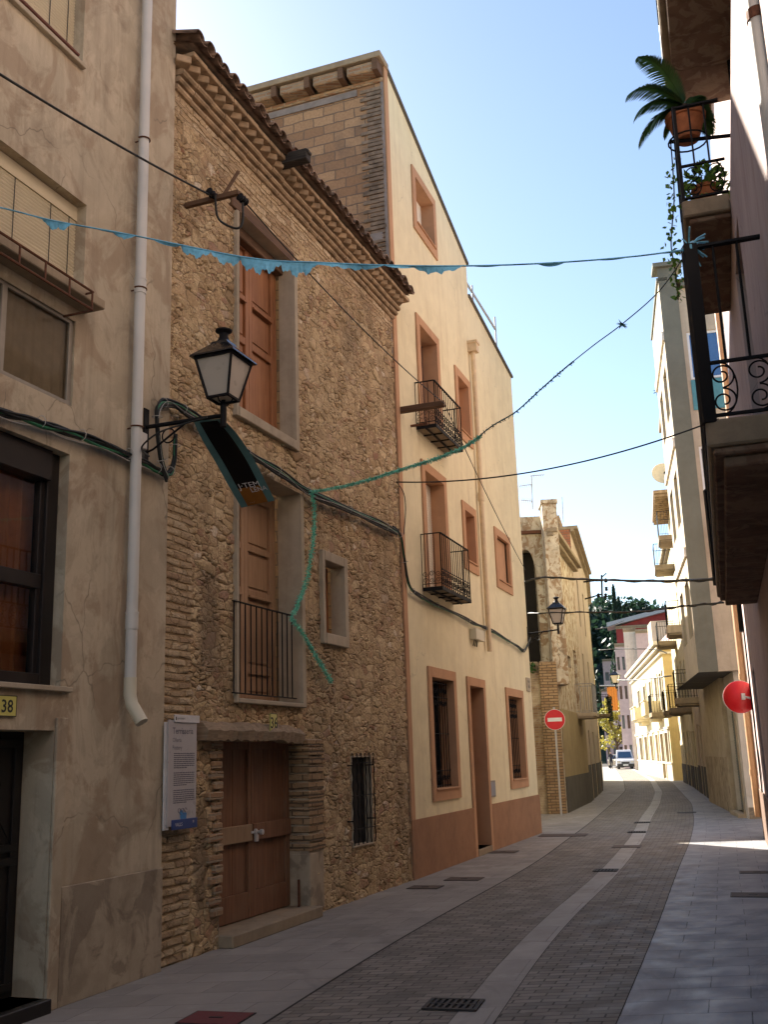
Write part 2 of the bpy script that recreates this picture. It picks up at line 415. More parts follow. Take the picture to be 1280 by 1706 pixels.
MT['pierbrick'] = brickm('tan_pier_brick', [(.36, .23, .12), (.46, .31, .17), (.54, .38, .22)], (.13, .095, .06), .30, .085, .012, .03, st=.4, bumpd=.03)
MT['redbrick'] = brickm('red_brick', [(.34, .13, .07), (.42, .18, .10), (.46, .22, .13)], (.20, .14, .10), .28, .10, .013, .01, st=.3)
MT['ruinbrick'] = brickm('patchy_ruin_brick', [(.28, .15, .08), (.42, .28, .15), (.50, .36, .2)], (.34, .26, .17), .28, .07, .016, .04, st=.6, bumpd=.03, patch=(.52, .42, .28), pt=(.5, .58))
MT['stone'] = rubble()
MT['iron'] = plain('black_iron', (.010, .010, .011), .65, 0, .15)
MT['rust'] = plain('rusty_iron', (.13, .055, .03), .8, .2, .3, .4, 40)
MT['rail38'] = plain('red_brown_rail', (.16, .06, .04), .6)
MT['pvc'] = plain('grey_white_pvc', (.58, .57, .52), .45, 0, .4, .06, 3)
MT['pvccream'] = plain('cream_pvc', (.62, .57, .42), .45, 0, .4, .06, 3)
MT['creampipe'] = plain('cream_painted_pipe', (.66, .50, .30), .6)
MT['orangepipe'] = plain('orange_painted_pipe', (.55, .32, .16), .6)
MT['doorwood'] = wood('orange_brown_wood', (.27, .105, .04), (.42, .19, .08))
MT['doorwood2'] = wood('pale_worn_wood', (.33, .19, .10), (.46, .29, .165))
MT['oldwood'] = wood('dark_old_wood', (.13, .06, .032), (.25, .125, .065), .75, fade=(.22, .15, .09))
MT['midrail'] = wood('greyed_wood', (.26, .17, .10), (.36, .25, .15), .8)
MT['lintelwood'] = wood('greyed_lintel_timber', (.20, .145, .09), (.36, .27, .175), .9, 'u')
MT['blacktimber'] = wood('charred_timber', (.02, .018, .015), (.06, .05, .04), .8, 'u')
MT['browntimber'] = wood('brown_timber', (.10, .055, .03), (.17, .095, .05), .8, 'u')
MT['tile'] = plain('old_roof_tile', (.24, .165, .115), .95, 0, .15, .45, 5)
MT['tilebrick'] = plain('old_eaves_brick', (.36, .26, .16), .95, 0, .15, .4, 7)
MT['blind'] = plain('cream_slatted_blind', (.62, .54, .37), .6, 0, .3, .05, 4)
MT['whiteblind'] = plain('off_white_blind', (.72, .66, .52), .6, 0, .3, .05, 4)
MT['alu'] = plain('dull_aluminium', (.30, .27, .22), .5, .3)
MT['darkmetal'] = plain('dark_bronze_frame', (.022, .018, .016), .4, .2)
MT['pane'] = glass('window_glass')
MT['dustpane'] = glass('dusty_glass', (.75, .72, .66), .0, 1.12)
MT['frosted'] = plain('dusty_window_glass', (.20, .18, .14), .4, 0, .4, .25, 3)
MT['blackglass'] = plain('dark_window_glass', (.02, .022, .025), .06, 0, .6, .1)
MT['skyglass'] = plain('sky_blue_glass', (.05, .13, .30), .05, 0, .8, .1)  # reflected sky is put into the blue base colour
MT['teal'] = plain('teal_panel', (.07, .24, .28), .4)
MT['curtain'] = plain('orange_curtain', (.50, .18, .06), .9, 0, .1, .15)
MT['greycurtain'] = plain('grey_curtain', (.30, .265, .205), .9, 0, .1, .1)
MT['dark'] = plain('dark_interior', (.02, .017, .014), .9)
MT['cable'] = plain('black_cable', (.02, .022, .02), .6)
MT['greencable'] = plain('green_cable', (.03, .17, .075), .5)
MT['whitewire'] = plain('pale_wire', (.45, .43, .38), .6)
MT['lampglass'] = plain('frosted_lamp_glass', (.47, .43, .36), .25, 0, .5, .05, 2)
MT['red'] = plain('red_sign_paint', (.62, .015, .02), .35, 0, .5, .04)
MT['signwhite'] = plain('white_sign_paint', (.78, .78, .76), .4, 0, .4, .04)
MT['galv'] = plain('galvanised_pole', (.55, .55, .54), .45, .3)
MT['plateyellow'] = plain('yellow_plate', (.62, .58, .16), .4, 0, .4, .05)
MT['ink'] = plain('dark_ink', (.03, .035, .03), .6)
MT['panelgrey'] = plain('pale_grey_panel', (.46, .44, .43), .35, 0, .4, .03)
MT['panelwhite'] = plain('white_panel', (.66, .65, .63), .4)
MT['panelblue'] = plain('dark_blue_panel', (.02, .055, .20), .4)
MT['mapblue'] = plain('blue_map_ink', (.05, .22, .48), .5)
MT['textgrey'] = plain('grey_text', (.16, .16, .19), .6)
MT['bannerteal'] = plain('teal_cloth', (.10, .20, .20), .8, 0, .1)
MT['bannerblack'] = plain('black_cloth', (.010, .008, .007), .7, 0, .1)
MT['bannerorange'] = plain('orange_cloth', (.25, .10, .02), .8, 0, .1)
MT['bluetape'] = plain('blue_plastic_strip', (.18, .50, .68), .35, 0, .4, .2, 30)
MT['greentape'] = plain('green_plastic_fringe', (.22, .66, .48), .5, 0, .3, .25, 30)
MT['greentape2'] = plain('dark_green_fringe', (.05, .16, .16), .5, 0, .3, .25, 30)
MT['terracotta'] = plain('terracotta_pot', (.45, .16, .07), .8, 0, .2, .25, 12)
MT['manhole'] = plain('rusty_brown_cover', (.10, .075, .06), .7, .2, .3, .2, 30)
MT['redcover'] = plain('faded_red_cover', (.16, .045, .045), .7, 0, .3, .15, 30)
MT['castiron'] = plain('cast_iron', (.035, .032, .03), .6, .3)
MT['dish'] = plain('cream_dish', (.62, .58, .45), .5)
MT['vanwhite'] = plain('dusty_white_car_paint', (.42, .43, .48), .3, 0, .5, .03, 2)
MT['carglass'] = plain('car_glass', (.03, .07, .14), .05, 0, .8)
MT['rubber'] = plain('black_rubber', (.015, .015, .015), .8)
MT['plasticblack'] = plain('black_plastic', (.02, .02, .02), .5)
MT['cloth'] = plain('dark_clothes', (.02, .02, .028), .9)
MT['skin'] = plain('skin', (.40, .24, .17), .6)
MT['orangeblind'] = plain('orange_blind_cloth', (.52, .19, .035), .8)
MT['greyshut'] = plain('grey_green_shutter', (.16, .17, .155), .6)
MT['brownshut'] = plain('brown_shutter', (.17, .10, .065), .7)
MT['mortargrey'] = plain('grey_mortar', (.24, .215, .20), .95, 0, .1, .2, 6)
MT['zinc'] = plain('pale_zinc', (.35, .36, .38), .5, .3)
def leafm(name, c, c2):
    g = G(name, .5, .4); n = g.noise(g.obj(), 5, 3); a = g.N('ShaderNodeObjectInfo')
    g.col(g.ramp(n, [(.3, c), (.7, c2)]))
    tr = g.N('ShaderNodeBsdfTranslucent'); g.lk(g.b.inputs['Base Color'].links[0].from_socket, tr.inputs[0])
    mx = g.N('ShaderNodeMixShader'); mx.inputs[0].default_value = .35
    g.lk(g.b.outputs[0], mx.inputs[1]); g.lk(tr.outputs[0], mx.inputs[2]); g.lk(mx.outputs[0], g.nt.nodes['Material Output'].inputs[0])
    return g.m
MT['leaf'] = leafm('bright_leaf', (.08, .20, .03), (.22, .36, .06))
MT['palm'] = leafm('palm_leaf', (.035, .10, .02), (.08, .17, .04))
MT['cypress'] = leafm('dark_conifer', (.012, .03, .018), (.03, .06, .03))
MT['autumn'] = leafm('autumn_leaf', (.20, .22, .04), (.42, .34, .06))
MT['bark'] = plain('bark', (.09, .065, .045), .95)
def ground_mats():
    g = G('asphalt_ground', .95, .2); g.col(g.ramp(g.noise(g.obj(), 1.5, 6), [(.3, (.035, .033, .03)), (.7, (.06, .056, .05))])); MT['asphalt'] = g.m
    def pav(name, bw, bh, c1, c2, mort, ms, rough=.8, seed=0):
        g = G(name, rough, .3); t = g.N('ShaderNodeTexBrick'); g.lk(g.warp(g.uv(), 4, .012), t.inputs['Vector']); t.inputs['Scale'].default_value = 1
        t.inputs['Brick Width'].default_value = bw; t.inputs['Row Height'].default_value = bh; t.inputs['Mortar Size'].default_value = ms
        t.inputs['Mortar Smooth'].default_value = .3; t.inputs['Color1'].default_value = (0, 0, 0, 1); t.inputs['Color2'].default_value = (1, 1, 1, 1)
        c = g.ramp(t.outputs['Color'], [(0, c1), (1, c2)])
        jn = g.ramp(g.noise(g.uv((1, 1, 1), (seed, 2, 0)), 2.3, 5, .7), [(.4, .35), (.62, 1)])
        c = g.mix(g.math('MULTIPLY', t.outputs['Fac'], jn), c, mort)
        c = g.mix(g.ramp(g.noise(g.uv((1, .4, 1)), 1.1, 7, .65, .4), [(.42, 0), (.75, .55)]), c, mul(c1, .68))
        c = g.mix(g.ramp(g.noise(g.uv(), 3.7, 8, .7), [(.58, 0), (.66, .3)]), c, mul(c2, 1.25))
        sp = g.N('ShaderNodeTexVoronoi'); g.lk(g.uv(), sp.inputs['Vector']); sp.inputs['Scale'].default_value = 1.9
        c = g.mix(g.ramp(sp.outputs['Distance'], [(.02, .55), (.035, 0)]), c, mul(c1, .45))
        g.col(c)
        c = g.mix(g.ramp(g.noise(g.uv((1, .6, 1), (4, 4, 0)), .55, 8, .7, 1.0), [(.54, 0), (.6, .35)]), c, mul(c1, .5))
        v2 = g.N('ShaderNodeTexVoronoi'); g.lk(g.uv((1, 1, 1), (3, 3, 0)), v2.inputs['Vector']); v2.inputs['Scale'].default_value = 5.5
        c = g.mix(g.ramp(v2.outputs['Distance'], [(.04, .4), (.06, 0)]), c, mul(c2, 1.5)); g.col(c)
        g.setv(g.b.inputs['Roughness'], g.ramp(g.noise(g.uv(), 2.6, 5), [(.3, rough - .22), (.7, rough + .1)]))
        g.bump(g.math('SUBTRACT', 1.0, t.outputs['Fac']), .6, .008); g.bump(g.noise(g.uv(), 70, 4, .6), .3, .003); return g.m
    MT['roadbrick'] = pav('brown_grey_paver', .21, .105, (.175, .158, .132), (.28, .25, .21), (.035, .03, .025), .008, .75)
    MT['slabL'] = pav('warm_grey_slab', .62, .42, (.28, .26, .23), (.34, .315, .28), (.12, .105, .09), .004, .75, 5)
    MT['slabR'] = pav('blue_grey_granite_slab', .60, .40, (.26, .265, .275), (.32, .32, .33), (.07, .07, .07), .005, .62, 9)
    MT['strip'] = pav('pale_granite_gutter', .5, .9, (.34, .32, .285), (.40, .38, .34), (.1, .09, .08), .005, .7, 3)
ground_mats()
SUNH, SUNE, SKY, SUNP, EXPO = -29.0, 33.0, 0.06, 5.0, 2.05
# ------------------------------------------------------------ text helper
def text_polys(s, size, bold=0.0):
    cu = bpy.data.curves.new('t', 'FONT'); cu.body = s; cu.size = size; cu.offset = bold; cu.resolution_u = 2; cu.align_x = 'LEFT'
    ob = bpy.data.objects.new('t', cu); COL.objects.link(ob); bpy.context.view_layer.update()
    me = bpy.data.meshes.new_from_object(ob.evaluated_get(bpy.context.evaluated_depsgraph_get()))
    V = [tuple(v.co) for v in me.vertices]; F = [tuple(p.vertices) for p in me.polygons]
    bpy.data.objects.remove(ob); bpy.data.curves.remove(cu); bpy.data.meshes.remove(me)
    return V, F
def wall_text(m, W, s, u, v, size, w, bold=0.0):
    """text reading along +u when the wall is on the left of the street"""
    V, F = text_polys(s, size, bold); i = len(m.v)
    for p in V: m.v.append(tuple(W.P(u + p[0], v + p[1], w)))
    for f in F: m.f.append(tuple(i + k for k in f))
def text_w(s, size):
    V, F = text_polys(s, size); return max(p[0] for p in V)
def jamb_depth(W, u, v, X):
    """depth so that the inner reveal edge at (u, v) shows at picture column X"""
    return -W.w_for(u, v, X)
# ------------------------------------------------------------ LEFT WALLS
cL1 = Vector((-2.16, 9.74, 0)); cL2 = Vector((0.24, 16.01, 0)); cL3 = Vector((3.33, 24.53, 0))
L2 = Wall(cL1, B=cL2); L3 = Wall(cL2, B=cL3)
L1 = Wall(cL1 - L2.e * 9 + L2.n * .05, B=cL1 + L2.n * .05)
E1 = 9.0                                     # u of the far corner of L1
# ---- house 38
def build_38():
    root = thing('house', L1.P(4, 0, -2), 'weathered grey-beige rendered house numbered 38 at the left edge with a long white downpipe', 'house')
    W = L1; top = 13.6
    a = W.px(137, 110); w1 = (a[0] - 1.6, a[0], a[1], a[1] + 1.7, .16)
    a = W.px(144, 342); b = W.px(148, 523); w2 = (a[0] - 1.9, a[0], b[1] + .06, a[1], .2)
    a = W.px(128, 532); b = W.px(121, 678); w2b = (a[0] - 1.9, a[0] - .02, b[1], a[1] - .03, .07)
    a = W.px(116, 757); b = W.px(92, 1143); w3 = (a[0] - 1.7, a[0], b[1], a[1], .22)
    a = W.px(90, 1217); d1 = (a[0] - 1.3, a[0], 0.10, a[1], .3)
    ops = [w1, w2, w2b, w3, d1]
    m = M(); W.facade(m, -9, E1, 0, top, ops); W.reveals(m, ops); W.body(m, -9, E1, 0, top, 9)
    m.build('wall', MT['plaster38'], root)
    # thicker rough base band and door surround
    a = W.px(150, 1468); m = M()
    W.box(m, d1[1] + .14, E1 - .004, 0, a[1], 0.002, .022); W.box(m, -9, d1[0] - .14, 0, a[1], 0.002, .022)
    m.build('plinth', MT['plinth38'], root, bevel=.006)
    m = M(); W.box(m, d1[1] + .0005, d1[1] + .13, 0, d1[3] + .1, .002, .03); m.build('door_surround', MT['plaster38'], root, bevel=.006)
    # roller blinds
    for (o, nm) in ((w1, 0), (w2, 1)):
        m = M(); h = .033; n = int((o[3] - o[2]) / h)
        for k in range(n):
            v = o[2] + .01 + k * h
            if nm and v > o[3] - .13: continue
            pts = [W.P(o[0], v, -.12), W.P(o[1], v, -.12), W.P(o[1], v + h * .5, -.112), W.P(o[0], v + h * .5, -.112), W.P(o[1], v + h * .9, -.12), W.P(o[0], v + h * .9, -.12)]
            m.add([pts[0], pts[1], pts[2], pts[3]]); m.add([pts[3], pts[2], pts[4], pts[5]])
        W.quad(m, o[0], o[1], o[2], o[3], -.135)
        if nm: W.box(m, o[0], o[1] - .0, o[3] - .14, o[3] - .005, -.15, -.1)
        b = m.build('roller_blind', MT['blind'], root)
        m = M()
        for f in (.08, .27, .62, .85):
            uu = o[1] - f * 1.3; W.box(m, uu, uu + .008, o[2], o[3], -.111, -.108)
        m.build('cord', MT['ink'], b)
    # sills, slab
    m = M(); W.box(m, w1[0] - .1, w1[1] + .0, w1[2] - .05, w1[2] - .003, -.1, .05); m.build('window_sill', MT['trim'], root, bevel=.006)
    m = M(); W.box(m, w2[0] - .2, w2[1] + .03, w2[2] - .09, w2[2] - .004, -.15, .22); m.build('window_sill', MT['conc'], root, bevel=.008)
    m = M(); W.box(m, w3[0] - .1, w3[1] + .1, w3[2] - .045, w3[2] - .003, -.18, .05); m.build('window_sill', MT['trim'], root, bevel=.006)
    # rail of upper window
    m = M(); v = W.px(118, 80, .03)[1]; m.tube([W.P(w1[0], v, .03), W.P(w1[1] - .1, v, .03)], .016); m.build('railing', MT['rail38'], root, smooth=40)
    # rusty planter rail
    m = M(); w_ = .3
    t = W.px(155, 487, w_); b = W.px(153, 505, w_); u1 = t[0]; vt, vb = t[1], b[1] - .06
    for v in (vt, vb): m.tube([W.P(w2[0] - .2, v, w_), W.P(u1, v, w_), W.P(u1 + .0, v, .0)], .011, 6)
    for k in range(10): m.tube([W.P(u1 - .01 - k * .3, vt, w_), W.P(u1 - .01 - k * .3, vb, w_)], .009, 6)
    m.build('planter_rail', MT['rust'], root, smooth=40)
    # glazed screen with curtains
    o = w2b; m = M()
    for (p, q) in ((o[1] - .05, o[1]), (o[1] - .88, o[1] - .82), (o[0], o[0] + .05)): W.box(m, p, q, o[2], o[3], -.06, -.02)
    W.box(m, o[0], o[1], o[3] - .03, o[3], -.06, -.02); W.box(m, o[0], o[1], o[2], o[2] + .04, -.06, -.015)
    f = m.build('window_frame', MT['alu'], root, bevel=.003)
    m = M(); n = 90
    for k in range(n):
        ua = o[0] + (o[1] - o[0]) * k / n; ub = o[0] + (o[1] - o[0]) * (k + 1) / n; W.quad(m, ua, ub, o[2], o[3], -.04)
    m.build('pane', MT['dustpane'], f)
    m = M(); n = 90
    for k in range(n):
        u0 = o[0] + (o[1] - o[0]) * k / n; u1_ = o[0] + (o[1] - o[0]) * (k + 1) / n
        f0 = -.062 - .007 * math.sin(k * 1.1) - .005 * math.sin(k * .37); f1 = -.062 - .007 * math.sin((k + 1) * 1.1) - .005 * math.sin((k + 1) * .37)
        m.add([W.P(u0, o[2], f0), W.P(u1_, o[2], f1), W.P(u1_, o[3], f1), W.P(u0, o[3], f0)])
    m.build('curtain', MT['greycurtain'], root)
    # black casement window
    o = w3; m = M(); fr = .14
    for (p, q, r, s_) in ((o[1] - fr, o[1], o[2], o[3]), (o[0], o[0] + fr, o[2], o[3])): W.box(m, p, q, r, s_, -.2, -.1)
    W.box(m, o[0] + fr, o[1] - fr, o[3] - .26, o[3], -.2, -.06); W.box(m, o[0] + fr, o[1] - fr, o[2], o[2] + .1, -.2, -.1)
    W.box(m, o[0] + fr, o[1] - fr, o[2] + .78, o[2] + .9, -.2, -.12)
    W.box(m, o[1] - fr - .05, o[1] - fr + .02, o[2] + .1, o[3] - .26, -.2, -.13); W.box(m, o[1] - fr - .8, o[1] - fr - .72, o[2] + .1, o[3] - .26, -.2, -.13)
    f = m.build('window_frame', MT['darkmetal'], root, bevel=.005)
    m = M(); W.quad(m, o[0] + fr, o[1] - fr, o[2] + .1, o[3] - .26, -.165); m.build('pane', MT['pane'], f)
    m = M(); n = 80
    for k in range(n):
        u0 = o[0] + (o[1] - o[0]) * k / n; u1_ = o[0] + (o[1] - o[0]) * (k + 1) / n
        g0 = -.3 - .03 * math.sin(k * .9); g1 = -.3 - .03 * math.sin((k + 1) * .9)
        m.add([W.P(u0, o[2], g0), W.P(u1_, o[2], g1), W.P(u1_, o[3], g1), W.P(u0, o[3], g0)])
    m.build('curtain', MT['curtain'], root)
    # entrance door with glass and iron scroll work
    o = d1; m = M(); W.box(m, o[0], o[1], o[2], o[3], -.33, -.29); W.box(m, o[0], o[1] - .0, 0.0, o[2] + .0, -.3, .08)
    m.build('door', MT['darkmetal'], root, bevel=.004)
    d = root.children[-1]
    m = M()
    for (p, q) in ((.06, .12), (.66, .72), (1.18, 1.24)): W.box(m, o[1] - q, o[1] - p, o[2] + .05, o[3] - .06, -.29, -.265)
    for v in (.05, .95, 1.05, o[3] - o[2] - .12): W.box(m, o[0] + .05, o[1] - .05, o[2] + v, o[2] + v + .06, -.29, -.262)
    m.build('door_frame', MT['darkmetal'], d, bevel=.004)
    m = M()
    for k in range(3):
        cu, cv = o[1] - .4, o[2] + 1.25 + k * .3
        m.tube([W.P(cu + .13 * math.cos(t * .5) * (1 - t / 30), cv + .13 * math.sin(t * .5) * (1 - t / 30), -.272) for t in range(22)], .006, 5)
    m.tube([W.P(o[1] - .12, o[2] + 1.1, -.27), W.P(o[1] - .66, o[3] - .15, -.27)], .006, 5)
    m.build('door_grille', MT['iron'], d, smooth=40)
    # downpipe
    w_ = .1; tp = W.px(249, -20, w_); u = (W.px(240, 230, w_)[0] + W.px(222, 900, w_)[0]) / 2; b = W.px(219, 1135, w_)
    m = M(); m.tube([W.P(u, 13.4, w_), W.P(u, b[1], w_)], .051, 18)
    for yy in (475, 1037): vv = W.px(228, yy, w_)[1]; m.tube([W.P(u, vv - .07, w_), W.P(u, vv + .07, w_)], .057, 18); m.tube([W.P(u, vv + .085, w_), W.P(u, vv + .07, w_)], .06, 18)
    p = m.build('downpipe', MT['pvc'], root, smooth=40)
    m = M(); m.tube([W.P(u, b[1] + .03, w_), W.P(u, b[1] - .12, w_), W.P(u - .0, b[1] - .2, w_ + .02), W.P(u - .0, b[1] - .3, w_ + .09), W.P(u, b[1] - .36, w_ + .13)], .056, 18)
    m.build('outlet_elbow', MT['pvccream'], p, smooth=50)
    for yy in (228, 482, 715):
        m = M(); vv = W.px(234, yy, w_)[1]; m.tube([W.P(u + .06 * math.cos(t), vv, w_ + .06 * math.sin(t)) for t in np.linspace(-.4, math.pi + .4, 12)], .008, 5); m.tube([W.P(u, vv, 0), W.P(u, vv, w_)], .008, 5); m.build('pipe_clip', MT['rust'], p, smooth=40)
    return root, u
H38, UPIPE = build_38()
def number_plate(W, c, txt, wd, ht, label, off=.0):
    u, v = W.px(*c, off)
    r = thing('house_number_plate', W.P(u, v - ht / 2, .01), label, 'number plate')
    m = M(); W.box(m, u - wd / 2, u + wd / 2, v - ht / 2, v + ht / 2, off + .004, off + .016); m.build('plate', MT['plateyellow'], r, bevel=.002)
    m = M(); tw = text_w(txt, ht * .85)
    wall_text(m, W, txt, u - tw / 2, v - ht * .3, ht * .85, off + .0185, .002)
    e = .006
    for (a, b, c_, d) in ((-wd / 2, wd / 2, ht / 2 - e, ht / 2), (-wd / 2, wd / 2, -ht / 2, -ht / 2 + e), (-wd / 2, -wd / 2 + e, -ht / 2 + e, ht / 2 - e), (wd / 2 - e, wd / 2, -ht / 2 + e, ht / 2 - e)):
        W.box(m, u + a, u + b, v + c_, v + d, off + .0165, off + .018)
    m.build('digits', MT['ink'], r)
number_plate(L1, (8, 1176), '38', .21, .155, 'yellow house number plate reading 38 on the grey rendered wall above the dark door')
# ---- stone house 36
def build_36():
    root = thing('stone_house', L2.P(3, 0, -3), 'rubble stone house numbered 36 with tiled eaves, wooden doors and a rotten timber lintel', 'house')
    W = L2; Lw = W.L
    def R_(tl, br): return W.rect(tl, br)
    o = R_((393, 353), (488, 735)); up = (o[0], o[1], o[2], o[3])
    o = R_((386, 820), (497, 1170)); lo = (o[0], o[1], o[2], o[3])
    lo = (up[0] + .0, W.px(497, 1000)[0], W.px(497, 1172)[1], W.px(498, 825)[1])
    o = R_((536, 933), (571, 1062)); sm = o
    dr = (W.px(366, 1400)[0], W.px(513, 1400)[0], 0.12, W.px(430, 1232)[1])
    gr = R_((586, 1262), (621, 1402))
    dup = jamb_depth(W, up[1], (up[2] + up[3]) / 2, 459.5); dlo = jamb_depth(W, lo[1], (lo[2] + lo[3]) / 2, 458); ddr = jamb_depth(W, dr[1], 1.2, 479); dsm = jamb_depth(W, sm[1], (sm[2] + sm[3]) / 2, 546)
    print('36 depths', dup, dlo, ddr, dsm, 'openings', up, lo, sm, dr, gr)
    ops = [up + (dup,), lo + (dlo,), sm + (dsm,), dr + (ddr,), gr + (.25,)]
    top = 9.35
    m = M(); W.facade(m, 0, Lw, 0, top, ops, cell=.028)
    ob = m.build('wall', MT['stone'], root, smooth=80)
    me = ob.data; n = len(me.vertices); co = np.array(m.v); A = np.array(W.A); e = np.array(W.e)
    u = (co - A) @ e; v = co[:, 2]
    sm_ = lambda x, a, b: np.clip((x - a) / (b - a), 0, 1)
    course = np.zeros(n)
    course = np.maximum(course, sm_(v, 8.2, 8.9) * .8); course = np.maximum(course, sm_(v, 7.6, 8.2) * (1 - sm_(u, 2.9, 3.6)) * sm_(u, .6, 1.2) * .8)      # below the eaves and over the upper door
    course = np.maximum(course, (1 - sm_(u, .45, .75)) * (1 - sm_(v, 4.2, 4.9)) * .75)             # lower left corner
    course = np.maximum(course, sm_(u, Lw - .45, Lw - .3) * .45)
    me.attributes.new('course', 'FLOAT', 'POINT').data.foreach_set('value', course)
    damp = np.zeros(n)
    damp = np.maximum(damp, np.exp(-((u - .9) ** 2 / .12 + (v - 3.2) ** 2 / 1.2)) * .75)
    damp = np.maximum(damp, np.exp(-((u - .75) ** 2 / .02 + (v - .9) ** 2 / .35)) * 1.2)
    damp = np.maximum(damp, np.exp(-((u - 4.0) ** 2 / 1.5 + (v - .5) ** 2 / .4)) * .5)
    me.attributes.new('damp', 'FLOAT', 'POINT').data.foreach_set('value', damp)
    m = M(); W.body(m, 0, Lw, 0, top - .05, 9, w=-.03, roof=False); W.quad(m, 0, Lw, top - .1, top, -.06)
    m.build('rear_walls', MT['conc'], root)
    # rendered surrounds: thin frame standing proud + reveal faces
    def surround(o, dep, tl, tr, tt, tb, mat, name='surround', proud=.05):
        m = M()
        W.reveals(m, [(o[0], o[1], o[2], o[3], dep)], w=proud)
        a, b, c, d = o
        if tl: W.box(m, a - tl, a - .001, c - tb, d + tt, -.05, proud)
        if tr: W.box(m, b + .001, b + tr, c - tb, d + tt, -.05, proud)
        if tt: W.box(m, a, b, d + .001, d + tt, -.05, proud)
        if tb: W.box(m, a, b, c - tb, c - .001, -.05, proud + .01)
        return m.build(name, mat, root, bevel=.008)
    surround(up, dup, .05, .1, .0, .12, MT['trim']); surround(lo, dlo, .04, .1, .0, .05, MT['trim'])
    surround(sm, dsm, .07, .12, .13, .14, MT['trim']); surround(gr, .25, .03, .03, .02, .03, MT['trim'], proud=.01)
    # timber head of the upper opening
    m = M(); W.box(m, up[0] - .15, up[1] + .02, up[3] + .002, up[3] + .16, -dup, .04); W.box(m, up[0], up[1], up[3] - .14, up[3], -dup, -dup + .12)
    m.build('window_lintel', MT['browntimber'], root, bevel=.01)
    # dark backing
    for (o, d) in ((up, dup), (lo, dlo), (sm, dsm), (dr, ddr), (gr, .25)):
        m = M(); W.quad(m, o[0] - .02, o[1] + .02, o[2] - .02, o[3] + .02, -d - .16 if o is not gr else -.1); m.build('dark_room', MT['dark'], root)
    def leaf(par, a, b, c, d, w, mat, panels, nm='door_leaf', st=.075):
        m = M(); W.box(m, a, a + st, c, d, w, w + .05); W.box(m, b - st, b, c, d, w, w + .05)
        ys = sorted({c, d} | {p for q in panels for p in q})
        prev = c
        for (p, q) in panels:
            W.box(m, a + st, b - st, prev, p, w, w + .048); prev = q
        W.box(m, a + st, b - st, prev, d, w, w + .048)
        l = m.build(nm, mat, par, bevel=.006)
        m = M()
        for (p, q) in panels:
            W.box(m, a + st - .002, b - st + .002, p - .002, q + .002, w + .002, w + .014)
            W.box(m, a + st + .035, b - st - .035, p + .035, q - .035, w + .0145, w + .026)
        m.build('leaf_panel', mat, l or par, bevel=.005)
        return l
    def double_door(o, dep, mats, panels, name):
        r = M(); a, b, c, d = o; W.box(r, a, a + .05, c, d, -dep - .06, -dep + .01); W.box(r, b - .05, b, c, d, -dep - .06, -dep + .01); W.box(r, a + .05, b - .05, d - .05, d, -dep - .06, -dep + .01)
        fr = r.build(name, mats[1], root, bevel=.004)
        md = (a + b) / 2; H = d - c - .05
        P = [(c + p * H, c + q * H) for p, q in panels]
        for (x0, x1, mt) in ((a + .05, md - .003, mats[0]), (md + .003, b - .05, mats[1])):
            m = M(); st = .085; w = -dep - .045
            W.box(m, x0, x0 + st, c + .01, d - .05, w, w + .05); W.box(m, x1 - st, x1, c + .01, d - .05, w, w + .05)
            prev = c + .01
            for (p, q) in P: W.box(m, x0 + st, x1 - st, prev, p, w, w + .048); prev = q
            W.box(m, x0 + st, x1 - st, prev, d - .05, w, w + .048)
            for (p, q) in P:
                W.box(m, x0 + st, x1 - st, p, q, w + .002, w + .012); W.box(m, x0 + st + .035, x1 - st - .035, p + .035, q - .035, w + .0125, w + .028)
            for (p, q) in P[1:2]: W.box(m, x0 + st, x1 - st, q - .0, q + .03, w + .0485, w + .075)
            m.build('door_leaf', mt, fr, bevel=.005)
        return fr
    double_door(up, dup, (MT['doorwood'], MT['doorwood']), [(.05, .43), (.47, .66), (.70, .96)], 'balcony_door')
    double_door(lo, dlo, (MT['doorwood2'], MT['doorwood2']), [(.04, .13), (.17, .48), (.52, .7), (.73, .95)], 'balcony_door')
    double_door(sm, dsm, (MT['doorwood'], MT['doorwood']), [(.06, .48), (.54, .94)], 'window_shutter')
    # railing of lower opening
    m = M(); w_ = .04; a = W.px(388, 1000, w_)[0]; b = W.px(487, 1030, w_)[0]; vt = W.px(437, 1013, w_)[1]; vb = lo[2] + .05
    m.bar(W.P(a, vt, w_), W.P(b, vt, w_), .03, .012); m.bar(W.P(a, vb, w_), W.P(b + .08, vb, w_), .025, .012)
    for k in range(12): uu = a + .02 + (b - a - .04) * k / 11; m.tube([W.P(uu, vt, w_), W.P(uu, vb, w_)], .0085, 6)
    m.build('railing', MT['iron'], root, smooth=40)
    # rotten lintel over the entrance
    m = M(); a = W.px(342, 1218, .1)[0]; b = W.px(512, 1222, .1)[0]; n = 44; r_ = random.Random(3)
    vt0 = dr[3] + .0
    rows = []
    for k in range(n + 1):
        t = k / n; uu = a + (b - a) * t
        th = .16 - .05 * (t > .8) * (t - .8) / .2 + .012 * math.sin(k * .9) + r_.uniform(-.008, .008); br = .03 * r_.random() * (1 + 1.5 * (t > .75))
        wd = .12 + .02 * math.sin(k * .5) + r_.uniform(-.012, .012) - (.06 * (t - .85) / .15 if t > .85 else 0)
        rows.append([W.P(uu, vt0 - .01 - br * .6, -.03), W.P(uu, vt0 - .0 - br, wd), W.P(uu, vt0 + th * .5, wd + .02), W.P(uu, vt0 + th, wd - .05), W.P(uu, vt0 + th + .01, -.03)])
    for p, q in zip(rows[:-1], rows[1:]):
        for j in range(4): m.add([p[j], q[j], q[j + 1], p[j + 1]])
        m.add([p[4], q[4], q[0], p[0]])
